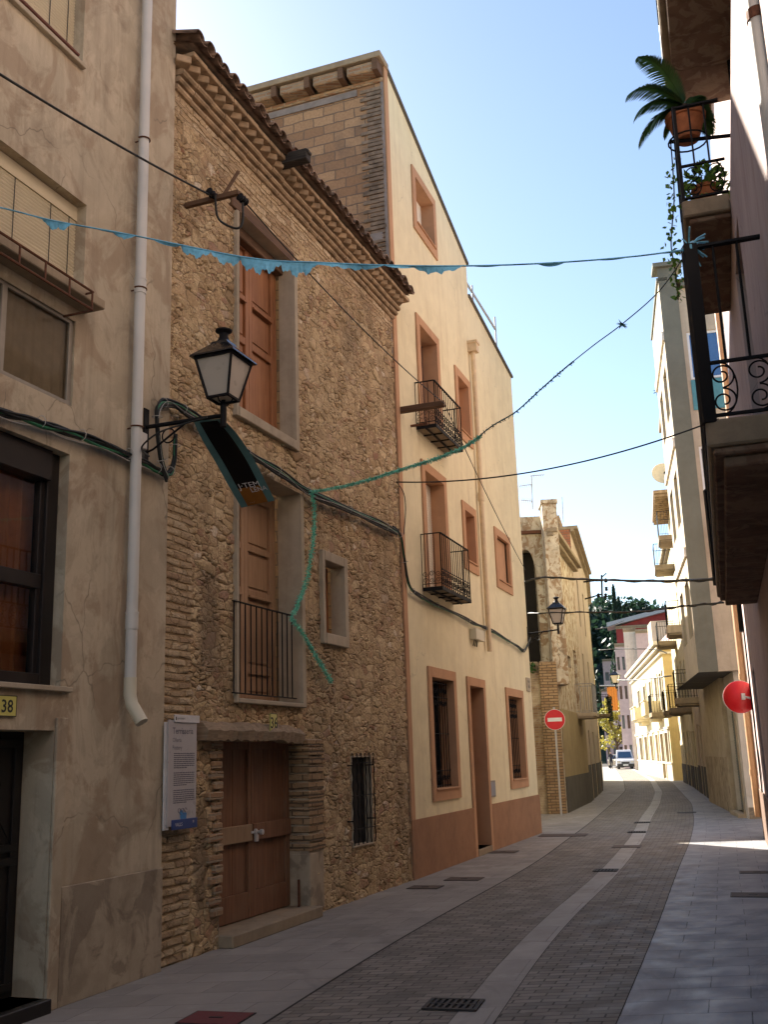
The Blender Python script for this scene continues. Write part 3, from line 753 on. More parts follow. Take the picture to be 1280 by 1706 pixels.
    m.add(rows[0][::-1]); m.add(rows[-1])
    m.build('door_lintel', MT['lintelwood'], root, smooth=30)
    # entrance double door: narrow left leaf, wide right leaf
    o = dr; w = -ddr - .02; m = M(); mid = W.px(412, 1400, w)[0]; uR = W.px(478, 1400, w)[0]
    W.box(m, o[0] - .02, o[0] + .04, o[2], o[3], w - .03, w + .03); fr = m.build('entrance_door', MT['oldwood'], root, bevel=.004)
    vr = W.px(440, 1382, w)[1]; vm = o[3] + .02
    for (x0, x1, rm) in ((o[0] + .04, mid - .006, MT['midrail']), (mid + .0, o[1] - .01, MT['oldwood'])):
        m = M(); st = .1 if rm is MT['oldwood'] else .06
        W.box(m, x0, x0 + st * (.7 if rm is MT['midrail'] else 1), o[2] + .01, vm, w, w + .05); W.box(m, x1 - st, x1, o[2] + .01, vm, w, w + .05)
        W.box(m, x0 + st, x1 - st, o[2] + .01, o[2] + .28, w, w + .046); W.box(m, x0 + st, x1 - st, vm - .12, vm, w, w + .046)
        n = 3; pw = (x1 - x0 - 2 * st) / n
        for k in range(n): W.box(m, x0 + st + k * pw + .003, x0 + st + (k + 1) * pw - .003, o[2] + .28, vm - .12, w + .0, w + .022)
        l = m.build('door_leaf', MT['oldwood'], fr, bevel=.004)
        m = M(); W.box(m, x0 + .02, x1 - .02, vr - .09, vr + .09, w + .051, w + .08); m.build('door_rail', rm, fr, bevel=.006)
    m = M(); uu, vv = mid + .03, vr
    m.lathe(W.P(uu, vv, w + .08), [(.035, 0), (.035, .02), (.012, .03), (.012, .06), (.03, .07), (.03, .1), (.01, .105)], 12, ax=W.n)
    W.box(m, uu - .025, uu + .03, vv - .1, vv - .03, w + .085, w + .11); W.box(m, uu - .09, uu + .1, vv - .012, vv + .012, w + .081, w + .09)
    m.build('lock', MT['galv'], fr, smooth=40)
    # brick pier beside the entrance (front and reveal), rendered foot
    m = M(); r_ = random.Random(5); bh = .1; v = .72; k = 0; uF = dr[1]
    while v < dr[3] - .02:
        d1_ = .03 + r_.uniform(-.008, .014); wd = .30 + (.12 if k % 2 else 0) + r_.uniform(-.02, .02)
        W.box(m, uF - .012 + r_.uniform(-.006, .006), uF + wd, v + .009, v + bh - .009, -ddr - .02, d1_)
        if k % 2 == 0: W.box(m, uF + wd + .012, uF + wd + .14, v + .009, v + bh - .009, -.1, d1_ - .01)
        v += bh; k += 1
    m.build('brick_pier', MT['pierbrick'], root, bevel=.007)
    m = M(); W.box(m, uF - .002, uF + .42, .05, v, -ddr - .02, .012); W.box(m, uF - .008, uF + .22, .1, .7, -ddr - .01, .028); m.build('door_jamb', MT['plinth38'], root, bevel=.01)
    m = M(); v = .3; k = 0; uF = dr[0]
    while v < dr[3] - .02:
        wd = .16 + (.1 if k % 2 else 0) + r_.uniform(-.03, .03); d1_ = .03 + r_.uniform(-.01, .015)
        W.box(m, uF - wd, uF + .01 + r_.uniform(-.008, .01), v + .01, v + bh - .012, -ddr - .02, d1_); v += bh; k += 1
    m.build('brick_pier', MT['oldbrick'], root, bevel=.01)
    m = M(); W.box(m, dr[0] - .02, dr[0] + .0, 0, dr[3], -ddr, .0); W.box(m, dr[0] - .01, dr[1] + .05, 0, .12, -ddr - .1, .16); m.build('doorstep', MT['conc'], root, bevel=.015)
    m = M(); W.box(m, dr[1] - .09, dr[1] - .065, .12, .42, -.1, -.08); m.build('boot_scraper', MT['rust'], root)
    # iron lattice grille of the small ground floor window, hanging past its opening
    m = M(); w_ = .07; a, b = W.px(588, 1300, w_)[0], W.px(623, 1300, w_)[0]; vt, vb = W.px(604, 1262, w_)[1], W.px(610, 1405, w_)[1]
    for k in range(6):
        uu = a + (b - a) * k / 5; pts = []
        for q in range(45): pts.append(W.P(uu + .012 * math.sin(q * .75 + (k % 2) * math.pi), vt + (vb - vt) * q / 44, w_ + .004 * (k % 2)))
        m.tube(pts, .0085, 5)
    for k in range(3): vv = vt + (vb - vt) * (.06 + .38 * k); m.bar(W.P(a - .03, vv, w_ + .01), W.P(b + .03, vv, w_ + .01), .02, .01)
    for k in range(6):
        uu = a + (b - a) * k / 5
        m.tube([W.P(uu + .025 * math.cos(t), vt + .03 + .025 * math.sin(t), w_) for t in np.linspace(-1.5, 3.6, 9)], .006, 5)
    for (uu, vv) in ((a, vt - .1), (b, vt - .1), (a, vb + .3), (b, vb + .3)): m.tube([W.P(uu, vv, w_), W.P(uu, vv, -.05)], .009, 5)
    m.build('window_grille', MT['iron'], root, smooth=40)
    # ---- cornice: stepped courses, sawtooth bricks, roof tiles
    r_ = random.Random(8); uA, uB = .05, Lw + .0
    m = M(); base = 8.93
    tiers = [(base, .05, .07), (base + .085, .09, .065), (base + .165, .13, .07)]
    for (v, w_, h) in tiers:
        u = uA - (0)
        while u < uB + w_ * .8:
            l = .3 + r_.uniform(-.01, .02); dw = r_.uniform(-.008, .008); dv = r_.uniform(-.006, .006)
            e_ = min(u + l - .008, uB + w_ * .8)
            if e_ - u > .04:
                pts = []
                for uu in (u, e_):
                    pts.append([W.P(uu, v + dv, -.05), W.P(uu, v + dv, w_ + dw - .02), W.P(uu, v + dv + .02, w_ + dw), W.P(uu, v + dv + h - .02, w_ + dw), W.P(uu, v + dv + h, w_ + dw - .025), W.P(uu, v + dv + h, -.05)])
                for j in range(6): m.add([pts[0][j], pts[0][(j + 1) % 6], pts[1][(j + 1) % 6], pts[1][j]])
                m.add(pts[0]); m.add(pts[1][::-1])
            u += l
    v = base + .25; u = uA
    while u < uB + .08:                                   # sawtooth course
        s_ = .17; dv = r_.uniform(-.004, .004)
        c = W.P(u, v + dv, .11); a1 = (W.e + W.n).normalized() * s_; b1 = (W.n - W.e).normalized() * s_
        m.ibox(c - a1 * .5 - b1 * .5, a1 * .97, b1 * .97, Vector((0, 0, .085)))
        u += .185
    W.box(m, uA, uB + .1, base + .245, base + .35, -.1, .085)
    u = uA; v = base + .34
    while u < uB + .15:
        l = .3; W.box(m, u, min(u + l - .008, uB + .2), v + r_.uniform(-.004, .004), v + .06, -.1, .25 + r_.uniform(-.008, .008)); u += l
    m.build('cornice', MT['tilebrick'], root, bevel=.008, recalc=True)
    m = M(); v = base + .42; pit = .2; sl = .30
    u = uA - .05
    k = 0
    while u < uB + .14:                                   # cover and channel tiles seen from below, running up the slope
        for (du, flip) in ((0, 1), (pit / 2, -1)):
            rr = .085; cols = []
            dw = r_.uniform(-.025, .03); dz = r_.uniform(-.008, .008)
            for (w_, tp) in ((.36 + dw + (0 if flip > 0 else -.04), 1.0), (-.6, .85), (-4.5, .85)):
                vv = v + dz + (0.5 - w_) * sl + (.045 if flip > 0 else .05); r1 = rr * tp; row = []
                for q in range(7):
                    an = math.pi * q / 6
                    row.append((u + du + r1 * math.cos(an), vv + flip * (r1 * .8 * math.sin(an)) - (0 if flip > 0 else -.02), w_))
                cols.append(row)
            for r0, r1_ in zip(cols[:-1], cols[1:]):
                for q in range(6):
                    for off in (0, .014 * flip):
                        m.add([W.P(r0[q][0], r0[q][1] - off, r0[q][2]), W.P(r0[q + 1][0], r0[q + 1][1] - off, r0[q + 1][2]), W.P(r1_[q + 1][0], r1_[q + 1][1] - off, r1_[q + 1][2]), W.P(r1_[q][0], r1_[q][1] - off, r1_[q][2])])
            r0 = cols[0]
            for q in range(6):
                o_ = .014 * flip
                m.add([W.P(*r0[q]), W.P(*r0[q + 1]), W.P(r0[q + 1][0], r0[q + 1][1] - o_, r0[q + 1][2]), W.P(r0[q][0], r0[q][1] - o_, r0[q][2])])
        u += pit; k += 1
    ru0, ru1 = uA - .1, uB + .1
    pts = [W.P(ru0, base + .41, .3), W.P(ru1, base + .41, .3), W.P(ru1, base + .41 + 4.9 * sl, -4.5), W.P(ru0, base + .41 + 4.9 * sl, -4.5)]
    m.add(pts); m.add([p + Vector((0, 0, .03)) for p in pts][::-1])
    m.build('roof', MT['tile'], root, smooth=50)
    return root, dr, lo
H36, DR36, LO36 = build_36()
number_plate(L2, (454, 1204), '36', .165, .2, 'small yellow house number plate reading 36 on the stone wall above the timber lintel', off=.11)
def info_panel():
    W = L2; w = .1; a = W.px(279, 1290, w)[0]; b = W.px(327, 1290, w)[0]; vt = W.px(300, 1200, w)[1]; vb = W.px(300, 1375, w)[1]
    r = thing('information_panel', W.P((a + b) / 2, vb, 0), 'tall pale grey information panel with small print on the stone wall left of the entrance', 'information panel')
    m = M(); W.box(m, a, b, vb, vt, w - .012, w); 
    for (uu, vv) in ((a + .05, vb + .1), (b - .05, vb + .1), (a + .05, vt - .1), (b - .05, vt - .1)): m.tube([W.P(uu, vv, -.05), W.P(uu, vv, w - .012)], .012, 8)
    m.build('panel', MT['panelgrey'], r, bevel=.002)
    m = M(); W.box(m, a - .03, a + .05, vb - .03, vt - .02, w - .03, w - .013); m.build('glass_edge', MT['panelwhite'], r, bevel=.002)
    m = M(); W.box(m, a + .09, b + .03, vt - .02, vt + .05, w + .001, w + .012); m.build('header_strip', MT['panelwhite'], r, bevel=.002)
    m = M(); W.box(m, a + .07, b + .01, vb - .035, vb + .055, w + .001, w + .01); f = m.build('footer_strip', MT['panelblue'], r, bevel=.002)
    m = M(); wall_text(m, W, 'VALLS', a + .12, vb - .005, .045, w + .0125); wall_text(m, W, '*', b - .08, vb - .012, .07, w + .0125); m.build('footer_text', MT['panelwhite'], r)
    m = M(); wall_text(m, W, 'Terrisseria', a + .07, vt - .125, .082, w + .002, .0008); wall_text(m, W, 'Olleria', a + .07, vt - .2, .055, w + .002); wall_text(m, W, 'Pottery', a + .07, vt - .27, .055, w + .002)
    rr = random.Random(4)
    v = vt - .31
    for blk in (8, 7, 7):
        for k in range(blk):
            u = a + .1; end = b - .04 if k < blk - 1 else a + .1 + (b - a) * .45
            while u < end:
                l = rr.uniform(.018, .055); W.box(m, u, min(u + l, end), v, v + .0085, w + .001, w + .0022); u += l + .009
            v -= .0185
        v -= .028
    for k in range(5):
        m.tube([W.P(a + .2 + .028 * k + .02 * math.cos(t), v - .02 - .02 * (k % 2) + .02 * math.sin(t), w + .002) for t in np.linspace(0, 5.2, 9)], .002, 4)
    m.build('print', MT['textgrey'], r)
    wall = m = M(); wall_text(m, W, 'AJUNTAMENT', a + .13, vt + .008, .022, w + .0135); W.box(m, a + .105, a + .12, vt, vt + .03, w + .0125, w + .0135); m.build('header_print', MT['ink'], r)
    m = M(); c = (a + .27, v - .09); print('map', v, vb); m.add([W.P(c[0] + x, c[1] + y, w + .002) for x, y in ((-.06, .06), (-.02, .075), (0, .05), (.06, .045), (.055, -.02), (.045, -.085), (.0, -.09), (-.02, -.03), (-.05, 0))]); m.build('map_spot', MT['mapblue'], r)
info_panel()
def scroll(m, f, cu, cv, r, turns=1.6, flip=1, rad=.006, st=0.0, n=26):
    """spiral in a plane: f(a, b) -> point"""
    pts = []
    for k in range(n):
        t = k / (n - 1); an = st + flip * t * turns * 2 * math.pi; rr = r * (1 - .72 * t)
        pts.append(f(cu + rr * math.cos(an), cv + rr * math.sin(an)))
    m.tube(pts, rad, 5)
def balcony(root, W, rn, fn, ff, sb, nm='balcony', sag=0):
    """rn rail at wall near, fn rail front near, ff rail front far, sb slab near-front bottom (picture points)"""
    u0, vt = W.px(*rn); w = W.w_for(u0, vt, fn[0]); vt = W.px(*fn, w)[1]; u0 = W.px(*fn, w)[0]
    u1 = W.px(*ff, w)[0]; vb = W.px(*sb, w)[1]
    print(nm, 'u', u0, u1, 'v', vb, vt, 'w', w)
    m = M(); W.box(m, u0, u1, vb, vb + .05, 0, w)
    s = m.build(nm, MT['conc'], root, bevel=.004)
    m = M(); t = .05
    W.box(m, u0 - .012, u1 + .012, vb - .02, vb + .045, w + .001, w + .014); W.box(m, u0 - .012, u0 - .001, vb - .02, vb + .045, 0, w); W.box(m, u1 + .001, u1 + .012, vb - .02, vb + .045, 0, w)
    for k in (1, 2, 3): uu = u0 + (u1 - u0) * k / 4; W.box(m, uu - .012, uu + .012, vb - .02, vb - .001, 0, w - .01)
    W.box(m, u0, u1, vb - .03, vb - .003, w * .5 - .012, w * .5 + .012)
    m.build('floor_frame', MT['iron'], s)
    rl = M(); sides = [((u0, 0), (u0, w), max(3, int(w / .12))), ((u0, w), (u1, w), int((u1 - u0) / .115)), ((u1, w), (u1, 0), max(3, int(w / .12)))]
    for (a, b, n) in sides:
        P = lambda t, v: W.P(a[0] + (b[0] - a[0]) * t, v, a[1] + (b[1] - a[1]) * t)
        L = math.hypot(b[0] - a[0], b[1] - a[1])
        rl.bar(P(0, vt), P(1, vt), .035, .012); rl.bar(P(0, vb + .1), P(1, vb + .1), .02, .01); rl.bar(P(0, vb + .34), P(1, vb + .34), .016, .01) if L > 1 else None
        for k in range(n + 1):
            t = k / n; rl.tube([P(t, vb + .05), P(t, vt)], .0075 if 0 < k < n else .012, 6)
            if k < n:
                tm = (k + .5) / n; f = lambda x, y: P(x / L, y)
                scroll(rl, f, tm * L, vb + .27, min(.05, L / n * .45), 1.3, 1 if k % 2 else -1, .005); scroll(rl, f, tm * L, vb + .16, min(.045, L / n * .42), 1.3, -1 if k % 2 else 1, .005)
    rl.build('railing', MT['iron'], s, smooth=50)
    return s
def build_cream():
    W = L3; Lw = 8.3 * 1.094
    root = thing('cream_house', W.P(4, 0, -3), 'tall cream painted house with terracotta window surrounds and two black iron balconies', 'house')
    uc = W.px(777, 440)[0]                          # where the tall part ends
    t0 = W.px(641, 112)[1]; t1 = W.px(777, 440)[1]; t2 = W.px(782, 497)[1]; t3 = W.px(850, 627)[1]
    print('cream', Lw, uc, t0, t1, t2, t3)
    tall = lambda u: t0 + (t1 - t0) * (u / uc) if u < uc else t1
    low = lambda u: t2 + (t3 - t2) * ((u - uc) / (Lw - uc))
    def op(tl, br, X=None, dep=.22):
        o = W.rect(tl, br)
        return o
    def fromframe(ftl, ftr, fbr, b=.14):
        """picture points of the painted surround -> outer rect"""
        u0 = W.px(*ftl)[0]; u1 = W.px(*ftr)[0]; vt = (W.px(*ftl)[1] + W.px(*ftr)[1]) / 2; vb = W.px(*fbr)[1]
        return (u0, u1, vb, vt)
    F = {}
    F['attic'] = fromframe((684, 273), (723, 336), (727, 434)); F['bdoor2'] = fromframe((691, 519), (729, 567), (738, 716)); F['mid2'] = fromframe((756, 607), (781, 638), (788, 750))
    F['bdoor1'] = fromframe((700, 764), (741, 797), (745, 960)); F['mid1'] = fromframe((768, 833), (791, 850), (795, 959)); F['blind'] = fromframe((822, 875), (848, 898), (851, 991))
    F['win1'] = fromframe((711, 1108), (757, 1121), (767, 1327)); F['door'] = fromframe((776, 1126), (806, 1134), (816, 1410)); F['win2'] = fromframe((841, 1143), (870, 1153), (879, 1310))
    # harmonise: the bottom of a frame measured at its near corner as well
    F['win1'] = F['win1'][:2] + ((W.px(720, 1338)[1] + F['win1'][2]) / 2,) + F['win1'][3:]; F['win2'] = F['win2'][:2] + ((W.px(850, 1316)[1] + F['win2'][2]) / 2,) + F['win2'][3:]
    for k, v in F.items(): print(k, [round(x, 2) for x in v])
    ops_t = []; ops_l = []; fill = []
    for k, (a, b, c, d) in F.items():
        bw = .17 if k not in ('door',) else .16
        i = (a + bw, b - bw, c + (bw if 'door' not in k else 0), d - bw)
        if k == 'door': i = (a + bw, b - bw, .12, d - bw)
        if k.startswith('bdoor'): i = (i[0], i[1], None, i[3])
        fill.append([k, (a, b, c, d), i])
    # balconies first so the doors reach their floors
    b2 = balcony(root, W, (691, 637), (723, 633), (767, 683), (729, 712)); b1 = balcony(root, W, (701, 889), (733, 887), (780, 917), (738, 981))
    vb2 = W.px(729, 712, W.w_for(*W.px(691, 637), 723))[1]; vb1 = W.px(738, 981, W.w_for(*W.px(701, 889), 733))[1]
    for f in fill:
        if f[2][2] is None: f[2] = (f[2][0], f[2][1], (vb2 if f[0] == 'bdoor2' else vb1) + .06, f[2][3])
    dep = {'attic': .28, 'bdoor2': .3, 'mid2': .22, 'bdoor1': .3, 'mid1': .22, 'blind': .07, 'win1': .3, 'door': .32, 'win2': .3}
    for k, o, i in fill:
        t = i + (dep[k],)
        (ops_l if i[0] > uc - .05 else ops_t).append(t)
    m = M(); ops_a = [q for q in ops_t if q[1] < 3.3]; ops_b = [q for q in ops_t if q[0] > 3.0]; W.facade(m, 0, 3.25, 0, tall, ops_a); W.facade(m, 3.25, uc, 0, tall, ops_b); W.facade(m, uc, Lw, 0, low, ops_l)
    P = W.P
    W.body(m, uc, Lw, 0, low, 9, near=False, back=True); W.body(m, 0, uc, 0, tall, 9, near=False)
    m.build('wall', MT['cream'], root)
    # painted surrounds and reveals
    for k, o, i in fill:
        m = M(); a, b, c, d = o; p = .035
        W.reveals(m, [i + (dep[k],)], w=p)
        if k.startswith('bdoor'): c = i[2] - .02
        if k == 'door': c = 0.0
        W.box(m, a, i[0] - .0005, c, d, .002, p); W.box(m, i[1] + .0005, b, c, d, .002, p); W.box(m, i[0], i[1], i[3] + .0005, d, .002, p)
        if 'door' not in k: W.box(m, i[0], i[1], c, i[2] - .0005, .002, p)
        f = m.build('window_surround' if 'door' not in k else 'door_surround', MT['terra'], root, bevel=.004)
        if 'door' not in k:
            m = M(); W.box(m, i[0] - .02, i[1] + .02, i[2], i[2] + .025, -dep[k] + .02, p + .03); m.build('window_sill', MT['terra'], f, bevel=.004)
    def grid_blind(i, w, mat, name='roller_blind', h=.045):
        m = M(); v = i[2] + .02
        while v < i[3] - .02:
            m.add([P(i[0], v, w), P(i[1], v, w), P(i[1], v + h * .6, w + .008), P(i[0], v + h * .6, w + .008)]); m.add([P(i[0], v + h * .6, w + .008), P(i[1], v + h * .6, w + .008), P(i[1], v + h, w), P(i[0], v + h, w)]); v += h
        return m.build(name, mat, root)
    def casement(i, w, mat, n=2, pm='blackglass'):
        m = M(); e = .05; a, b, c, d = i
        W.box(m, a, a + e, c, d, w - .04, w + .01); W.box(m, b - e, b, c, d, w - .04, w + .01); W.box(m, a + e, b - e, d - e, d, w - .04, w + .01); W.box(m, a + e, b - e, c, c + e, w - .04, w + .01)
        for k in range(1, n): x = a + (b - a) * k / n; W.box(m, x - .03, x + .03, c + e, d - e, w - .04, w + .01)
        f = m.build('window_frame', mat, root, bevel=.003)
        m = M(); W.quad(m, a + e, b - e, c + e, d - e, w - .02); m.build('pane', MT[pm], f)
        return f
    for k, o, i in fill:
        d = dep[k]
        if k == 'attic':
            casement((i[0], i[1], i[2], i[3]), -d + .04, MT['whiteblind']); grid_blind((i[0] + .05, i[1] - .05, i[2] + .5 * (i[3] - i[2]), i[3]), -d + .06, MT['whiteblind'])
        elif k in ('bdoor2',): casement(i, -d + .04, MT['brownshut'], 2); grid_blind((i[0] + .05, i[1] - .4, i[2], i[3]), -d + .06, MT['whiteblind'])
        elif k == 'bdoor1': casement(i, -d + .02, MT['brownshut'], 2); grid_blind(i, -d + .06, MT['whiteblind'])
        elif k in ('mid2', 'mid1'): grid_blind(i, -d + .03, MT['terra'], 'shutter', .06)
        elif k == 'blind':
            m = M(); W.quad(m, i[0], i[1], i[2], i[3], -d + .0); m.build('blocked_window', MT['terra'], root)
        elif k in ('win1', 'win2'):
            casement(i, -d + .03, MT['darkmetal'])
            if k == 'win1': grid_blind((i[0] + .05, i[1] - .5, i[2] + .1, i[3]), -d + .07, MT['greyshut'], 'shutter')
            m = M(); w_ = -.1; n = 9; a, b, c, e = i
            for q in range(n): uu = a + .04 + (b - a - .08) * q / (n - 1); m.tube([P(uu, c + .03, w_), P(uu, e - .03, w_)], .008, 6)
            for vv in (c + .06, c + .3, (c + e) / 2, e - .3, e - .06): m.bar(P(a, vv, w_), P(b, vv, w_), .02, .012)
            for q in range(n - 1):
                x = a + .04 + (b - a - .08) * (q + .5) / (n - 1)
                for (vv, fl) in ((c + .18, 1), (e - .18, -1), (e - .4, 1)): scroll(m, lambda x_, y_: P(x_, y_, w_), x, vv, .05, 1.4, fl if q % 2 else -fl, .006)
            m.build('window_grille', MT['iron'], root, smooth=50)
        elif k == 'door':
            m = M(); W.box(m, i[0], i[1], i[2], i[3], -d - .05, -d + .0)
            for (x0, x1, y0, y1) in ((.08, .92, .05, .3), (.08, .92, .35, .62), (.08, .92, .67, .95)):
                W.box(m, i[0] + (i[1] - i[0]) * x0, i[0] + (i[1] - i[0]) * x1, i[2] + (i[3] - i[2]) * y0, i[2] + (i[3] - i[2]) * y1, -d + .0005, -d + .018)
            dd = m.build('entrance_door', MT['brownshut'], root, bevel=.005)
            m = M(); vv = W.px(790, 1222, -d)[1]; W.box(m, i[0] + .15, i[0] + .42, vv - .035, vv + .035, -d + .019, -d + .03); m.build('letter_plate', MT['panelwhite'], dd)
            m = M(); W.box(m, i[0] - .0, i[1] + .0, 0, .12, -d - .05, .05); m.build('doorstep', MT['conc'], root, bevel=.01)
    dr = [f for f in fill if f[0] == 'door'][0]
    # plinth and corner bands
    vp = W.px(693, 1366)[1]; vp2 = W.px(898, 1323)[1]; print('plinth', vp, vp2)
    m = M(); vpl = (vp + vp2) / 2
    W.box(m, .0, dr[1][0] - .001, 0, vpl, .002, .03); m.build('plinth', MT['plinth34'], root, bevel=.004); m = M(); W.box(m, dr[1][1] + .001, Lw + .03, 0, vpl, .002, .03); m.ibox(P(Lw + .001, 0, -9), W.e * .03, W.n * 9, Vector((0, 0, vpl))); m.build('plinth', MT['plinth34'], root, bevel=.004)
    m = M(); W.box(m, .0, .17, vpl + .001, t0 - .05, .002, .03); m.build('corner_band', MT['terra'], root, bevel=.004)
    # exposed block side wall facing the camera
    m = M(); D = 9
    b0 = t0 - .38; rows = [P(0, 0, 0), P(0, b0, 0), P(0, b0, -D), P(0, 0, -D)]
    m.add([P(-.002, 0, 0), P(-.002, 0, -D), P(-.002, b0, -D), P(-.002, b0, 0)]); m.build('side_wall', MT['block'], root)
    m = M(); r_ = random.Random(2)                   # narrow brick quoin strip
    v = 8.5; k = 0
    while v < b0 - .08: m.ibox(P(-.02 - r_.uniform(0, .015), v, -.32 - (.12 if k % 2 else 0)), W.e * .03, W.n * (.30 + (.12 if k % 2 else 0)), Vector((0, 0, .068))); v += .085; k += 1
    m.build('brick_quoin', MT['quoin'], root, bevel=.006)
    m = M(); m.ibox(P(-.03, 8.3, -.0), W.e * .028, W.n * -.05, Vector((0, 0, b0 - 8.3))); m.ibox(P(-.03, b0 - .16, -.5), W.e * .027, W.n * -8.4, Vector((0, 0, .13))); m.ibox(P(-.03, 9.5, -2.2), W.e * .027, W.n * -.14, Vector((0, 0, b0 - 9.7)))
    v_ = at_y(628, 397, P(0, 0, -.3).y).z; m.ibox(P(-.03, v_ - .07, -.1), W.e * .026, W.n * -.75, Vector((0, 0, .14))); m.build('grey_beam', MT['mortargrey'], root, bevel=.004)
    # side cornice with brick corbels and a mossy coping
    m = M(); m.ibox(P(-.30, t0 - .06, .06), W.e * .45, W.n * -9, Vector((0, 0, .12))); c_ = m.build('coping', MT['conc'], root, bevel=.01)
    m = M(); m.ibox(P(-.05, b0 + .0, .0), W.e * .2, W.n * -9, Vector((0, 0, .09))); w_ = -.05
    while w_ > -6: m.ibox(P(-.26, b0 + .1, w_), W.e * .3, W.n * -.55, Vector((0, 0, .19))); w_ -= .66
    m.build('side_cornice', MT['oldbrick'], root, bevel=.02)
    w_ = .0
    while w_ > -6: m = M(); m.ibox(P(-.28, b0 + .09, w_ - .005), W.e * .28, W.n * -.1, Vector((0, 0, .22))); w_ -= .66; m.build('corbel', MT['browntimber'], root)
    # front roof edge
    m = M()
    for (a, b, ta, tb) in ((0, uc + .05, t0, t1 + (t1 - t0) / uc * .05), (uc + .0, Lw + .04, t2, t3)):
        p, q = P(a, ta + .0, .05), P(b, tb + .0, .05); n_ = W.n * -9.1
        m.ibox(p, q - p, n_, Vector((0, 0, .06)))
    m.build('roof_edge', MT['darkplinth'], root, bevel=.004)
    # handrail on the lower roof
    m = M(); w_ = -.3; a = W.px(778, 472, w_); b = W.px(826, 549, w_); c = W.px(828, 586, w_)
    uu = b[0]; m.tube([P(a[0] - .3, b[1] + (a[1] - b[1]) * 1.02, w_), P(uu, b[1], w_)], .03, 8); m.tube([P(uu, b[1] + .35, w_), P(uu, low(uu), w_)], .022, 8)
    m.tube([P(uu - 2.2, b[1] + .25, w_), P(uu - 2.2, low(uu - 2.2), w_)], .022, 8)
    m.build('roof_railing', MT['zinc'], root, smooth=40)
    # downpipe with hopper
    w_ = .09; u_ = W.px(798, 760, w_)[0]; vt_ = W.px(790, 588, w_)[1]; vb_ = W.px(816, 1085, w_)[1]
    m = M(); m.tube([P(u_, vt_, w_), P(u_, vb_, w_)], .05, 12); W.box(m, u_ - .1, u_ + .1, vt_ - .02, vt_ + .16, .0, .2); W.box(m, u_ - .12, u_ + .12, vt_ + .16, vt_ + .22, .0, .22)
    m.tube([P(u_, W.px(800, 820, w_)[1], w_), P(u_, W.px(801, 834, w_)[1], w_)], .065, 12); m.build('downpipe', MT['creampipe'], root, smooth=40)
    # projecting timber under the upper balcony
    m = M(); a = W.px(666, 684); wl = W.w_for(a[0], a[1], 741); m.bar(P(a[0], a[1], -.05), P(a[0], a[1] + .0, wl), .1, .1); m.build('projecting_beam', MT['browntimber'], root, bevel=.01)
    m = M(); a2 = W.px(684, 686); m.bar(P(a2[0], a[1] - .1, 0), P(a2[0], a[1] - .1, .3), .05, .03); m.build('beam_bracket', MT['rust'], root)
    BEAM = P(a[0], a[1], wl)
    m = M(); W.box(m, Lw - .55, Lw - .18, W.px(885, 1153)[1], W.px(881, 1130)[1], .004, .03); 
    r = thing('street_name_plaque', P(Lw - .36, 3, 0), 'small green-grey street name plaque at the far corner of the cream house', 'street sign'); m.build('plaque', MT['trim'], r, bevel=.003)
    m = M(); vv = W.px(883, 1142)[1]
    wall_text(m, W, 'CARRER', Lw - .53, vv + .05, .075, .033); wall_text(m, W, 'NOU', Lw - .46, vv - .07, .09, .033); m.build('lettering', MT['ink'], r)
    # meter box, junction box
    a, b = W.px(814, 1301), W.px(820, 1328); r = thing('meter_box', P(a[0] + .12, b[1], 0), 'grey metal meter box beside the narrow terracotta door of the cream house', 'meter box')
    m = M(); W.box(m, a[0] + .02, a[0] + .42, b[1], a[1], .004, .03); m.build('door', MT['alu'], r, bevel=.004); m = M(); W.box(m, a[0] + .05, a[0] + .39, b[1] + .03, a[1] - .03, .031, .036); m.build('cover', MT['zinc'], r)
    a, b = W.px(790, 1042, .1), W.px(806, 1070, .1); r = thing('junction_box', P(a[0], b[1], 0), 'pale plastic junction box on the cream wall under the cable bundle', 'junction box')
    m = M(); W.box(m, a[0], b[0] - .05, b[1], a[1] - .05, .004, .14); m.build('casing', MT['pvccream'], r, bevel=.008); m = M()
    for k in range(3): m.tube([P(a[0] + .08 + k * .1, b[1] + .01, .08), P(a[0] + .06 + k * .12, b[1] - .12, .05)], .012, 6)
    m.build('cable_gland', MT['cable'], r, smooth=40)
    return root, BEAM, Lw
H34, BEAM, LCREAM = build_cream()
# ------------------------------------------------------------ street surface
def curve(pts):
    ys = np.array([p[1] for p in pts]); xs = np.array([p[0] for p in pts]); Y = np.arange(-8, 130, .5)
    X = np.interp(Y, ys, xs); s0 = (xs[1] - xs[0]) / (ys[1] - ys[0]); s1 = (xs[-1] - xs[-2]) / (ys[-1] - ys[-2])
    X = np.where(Y < ys[0], xs[0] + (Y - ys[0]) * s0, X); X = np.where(Y > ys[-1], xs[-1] + (Y - ys[-1]) * s1, X)
    k = np.ones(9) / 9; Xp = np.concatenate([X[:1].repeat(4) - np.arange(4, 0, -1) * (X[1] - X[0]), X, X[-1:].repeat(4) + np.arange(1, 5) * (X[-1] - X[-2])])
    return np.convolve(Xp, k, 'valid')
YS = np.arange(-8, 130, .5)
LK = curve([(-.95, 7.72), (-.14, 10.56), (2.27, 17.73), (5.07, 27.68), (8.04, 38.8), (10.6, 48.6), (14.6, 67.2), (21.2, 100)])
CL = curve([(.39, 7.81), (.65, 8.75), (1.23, 10.9), (2.96, 15.95), (4.94, 22.51), (6.45, 28.2), (8.61, 35.79), (11.3, 45.95), (15.8, 65.4), (22.3, 98)])
CR = CL + .31
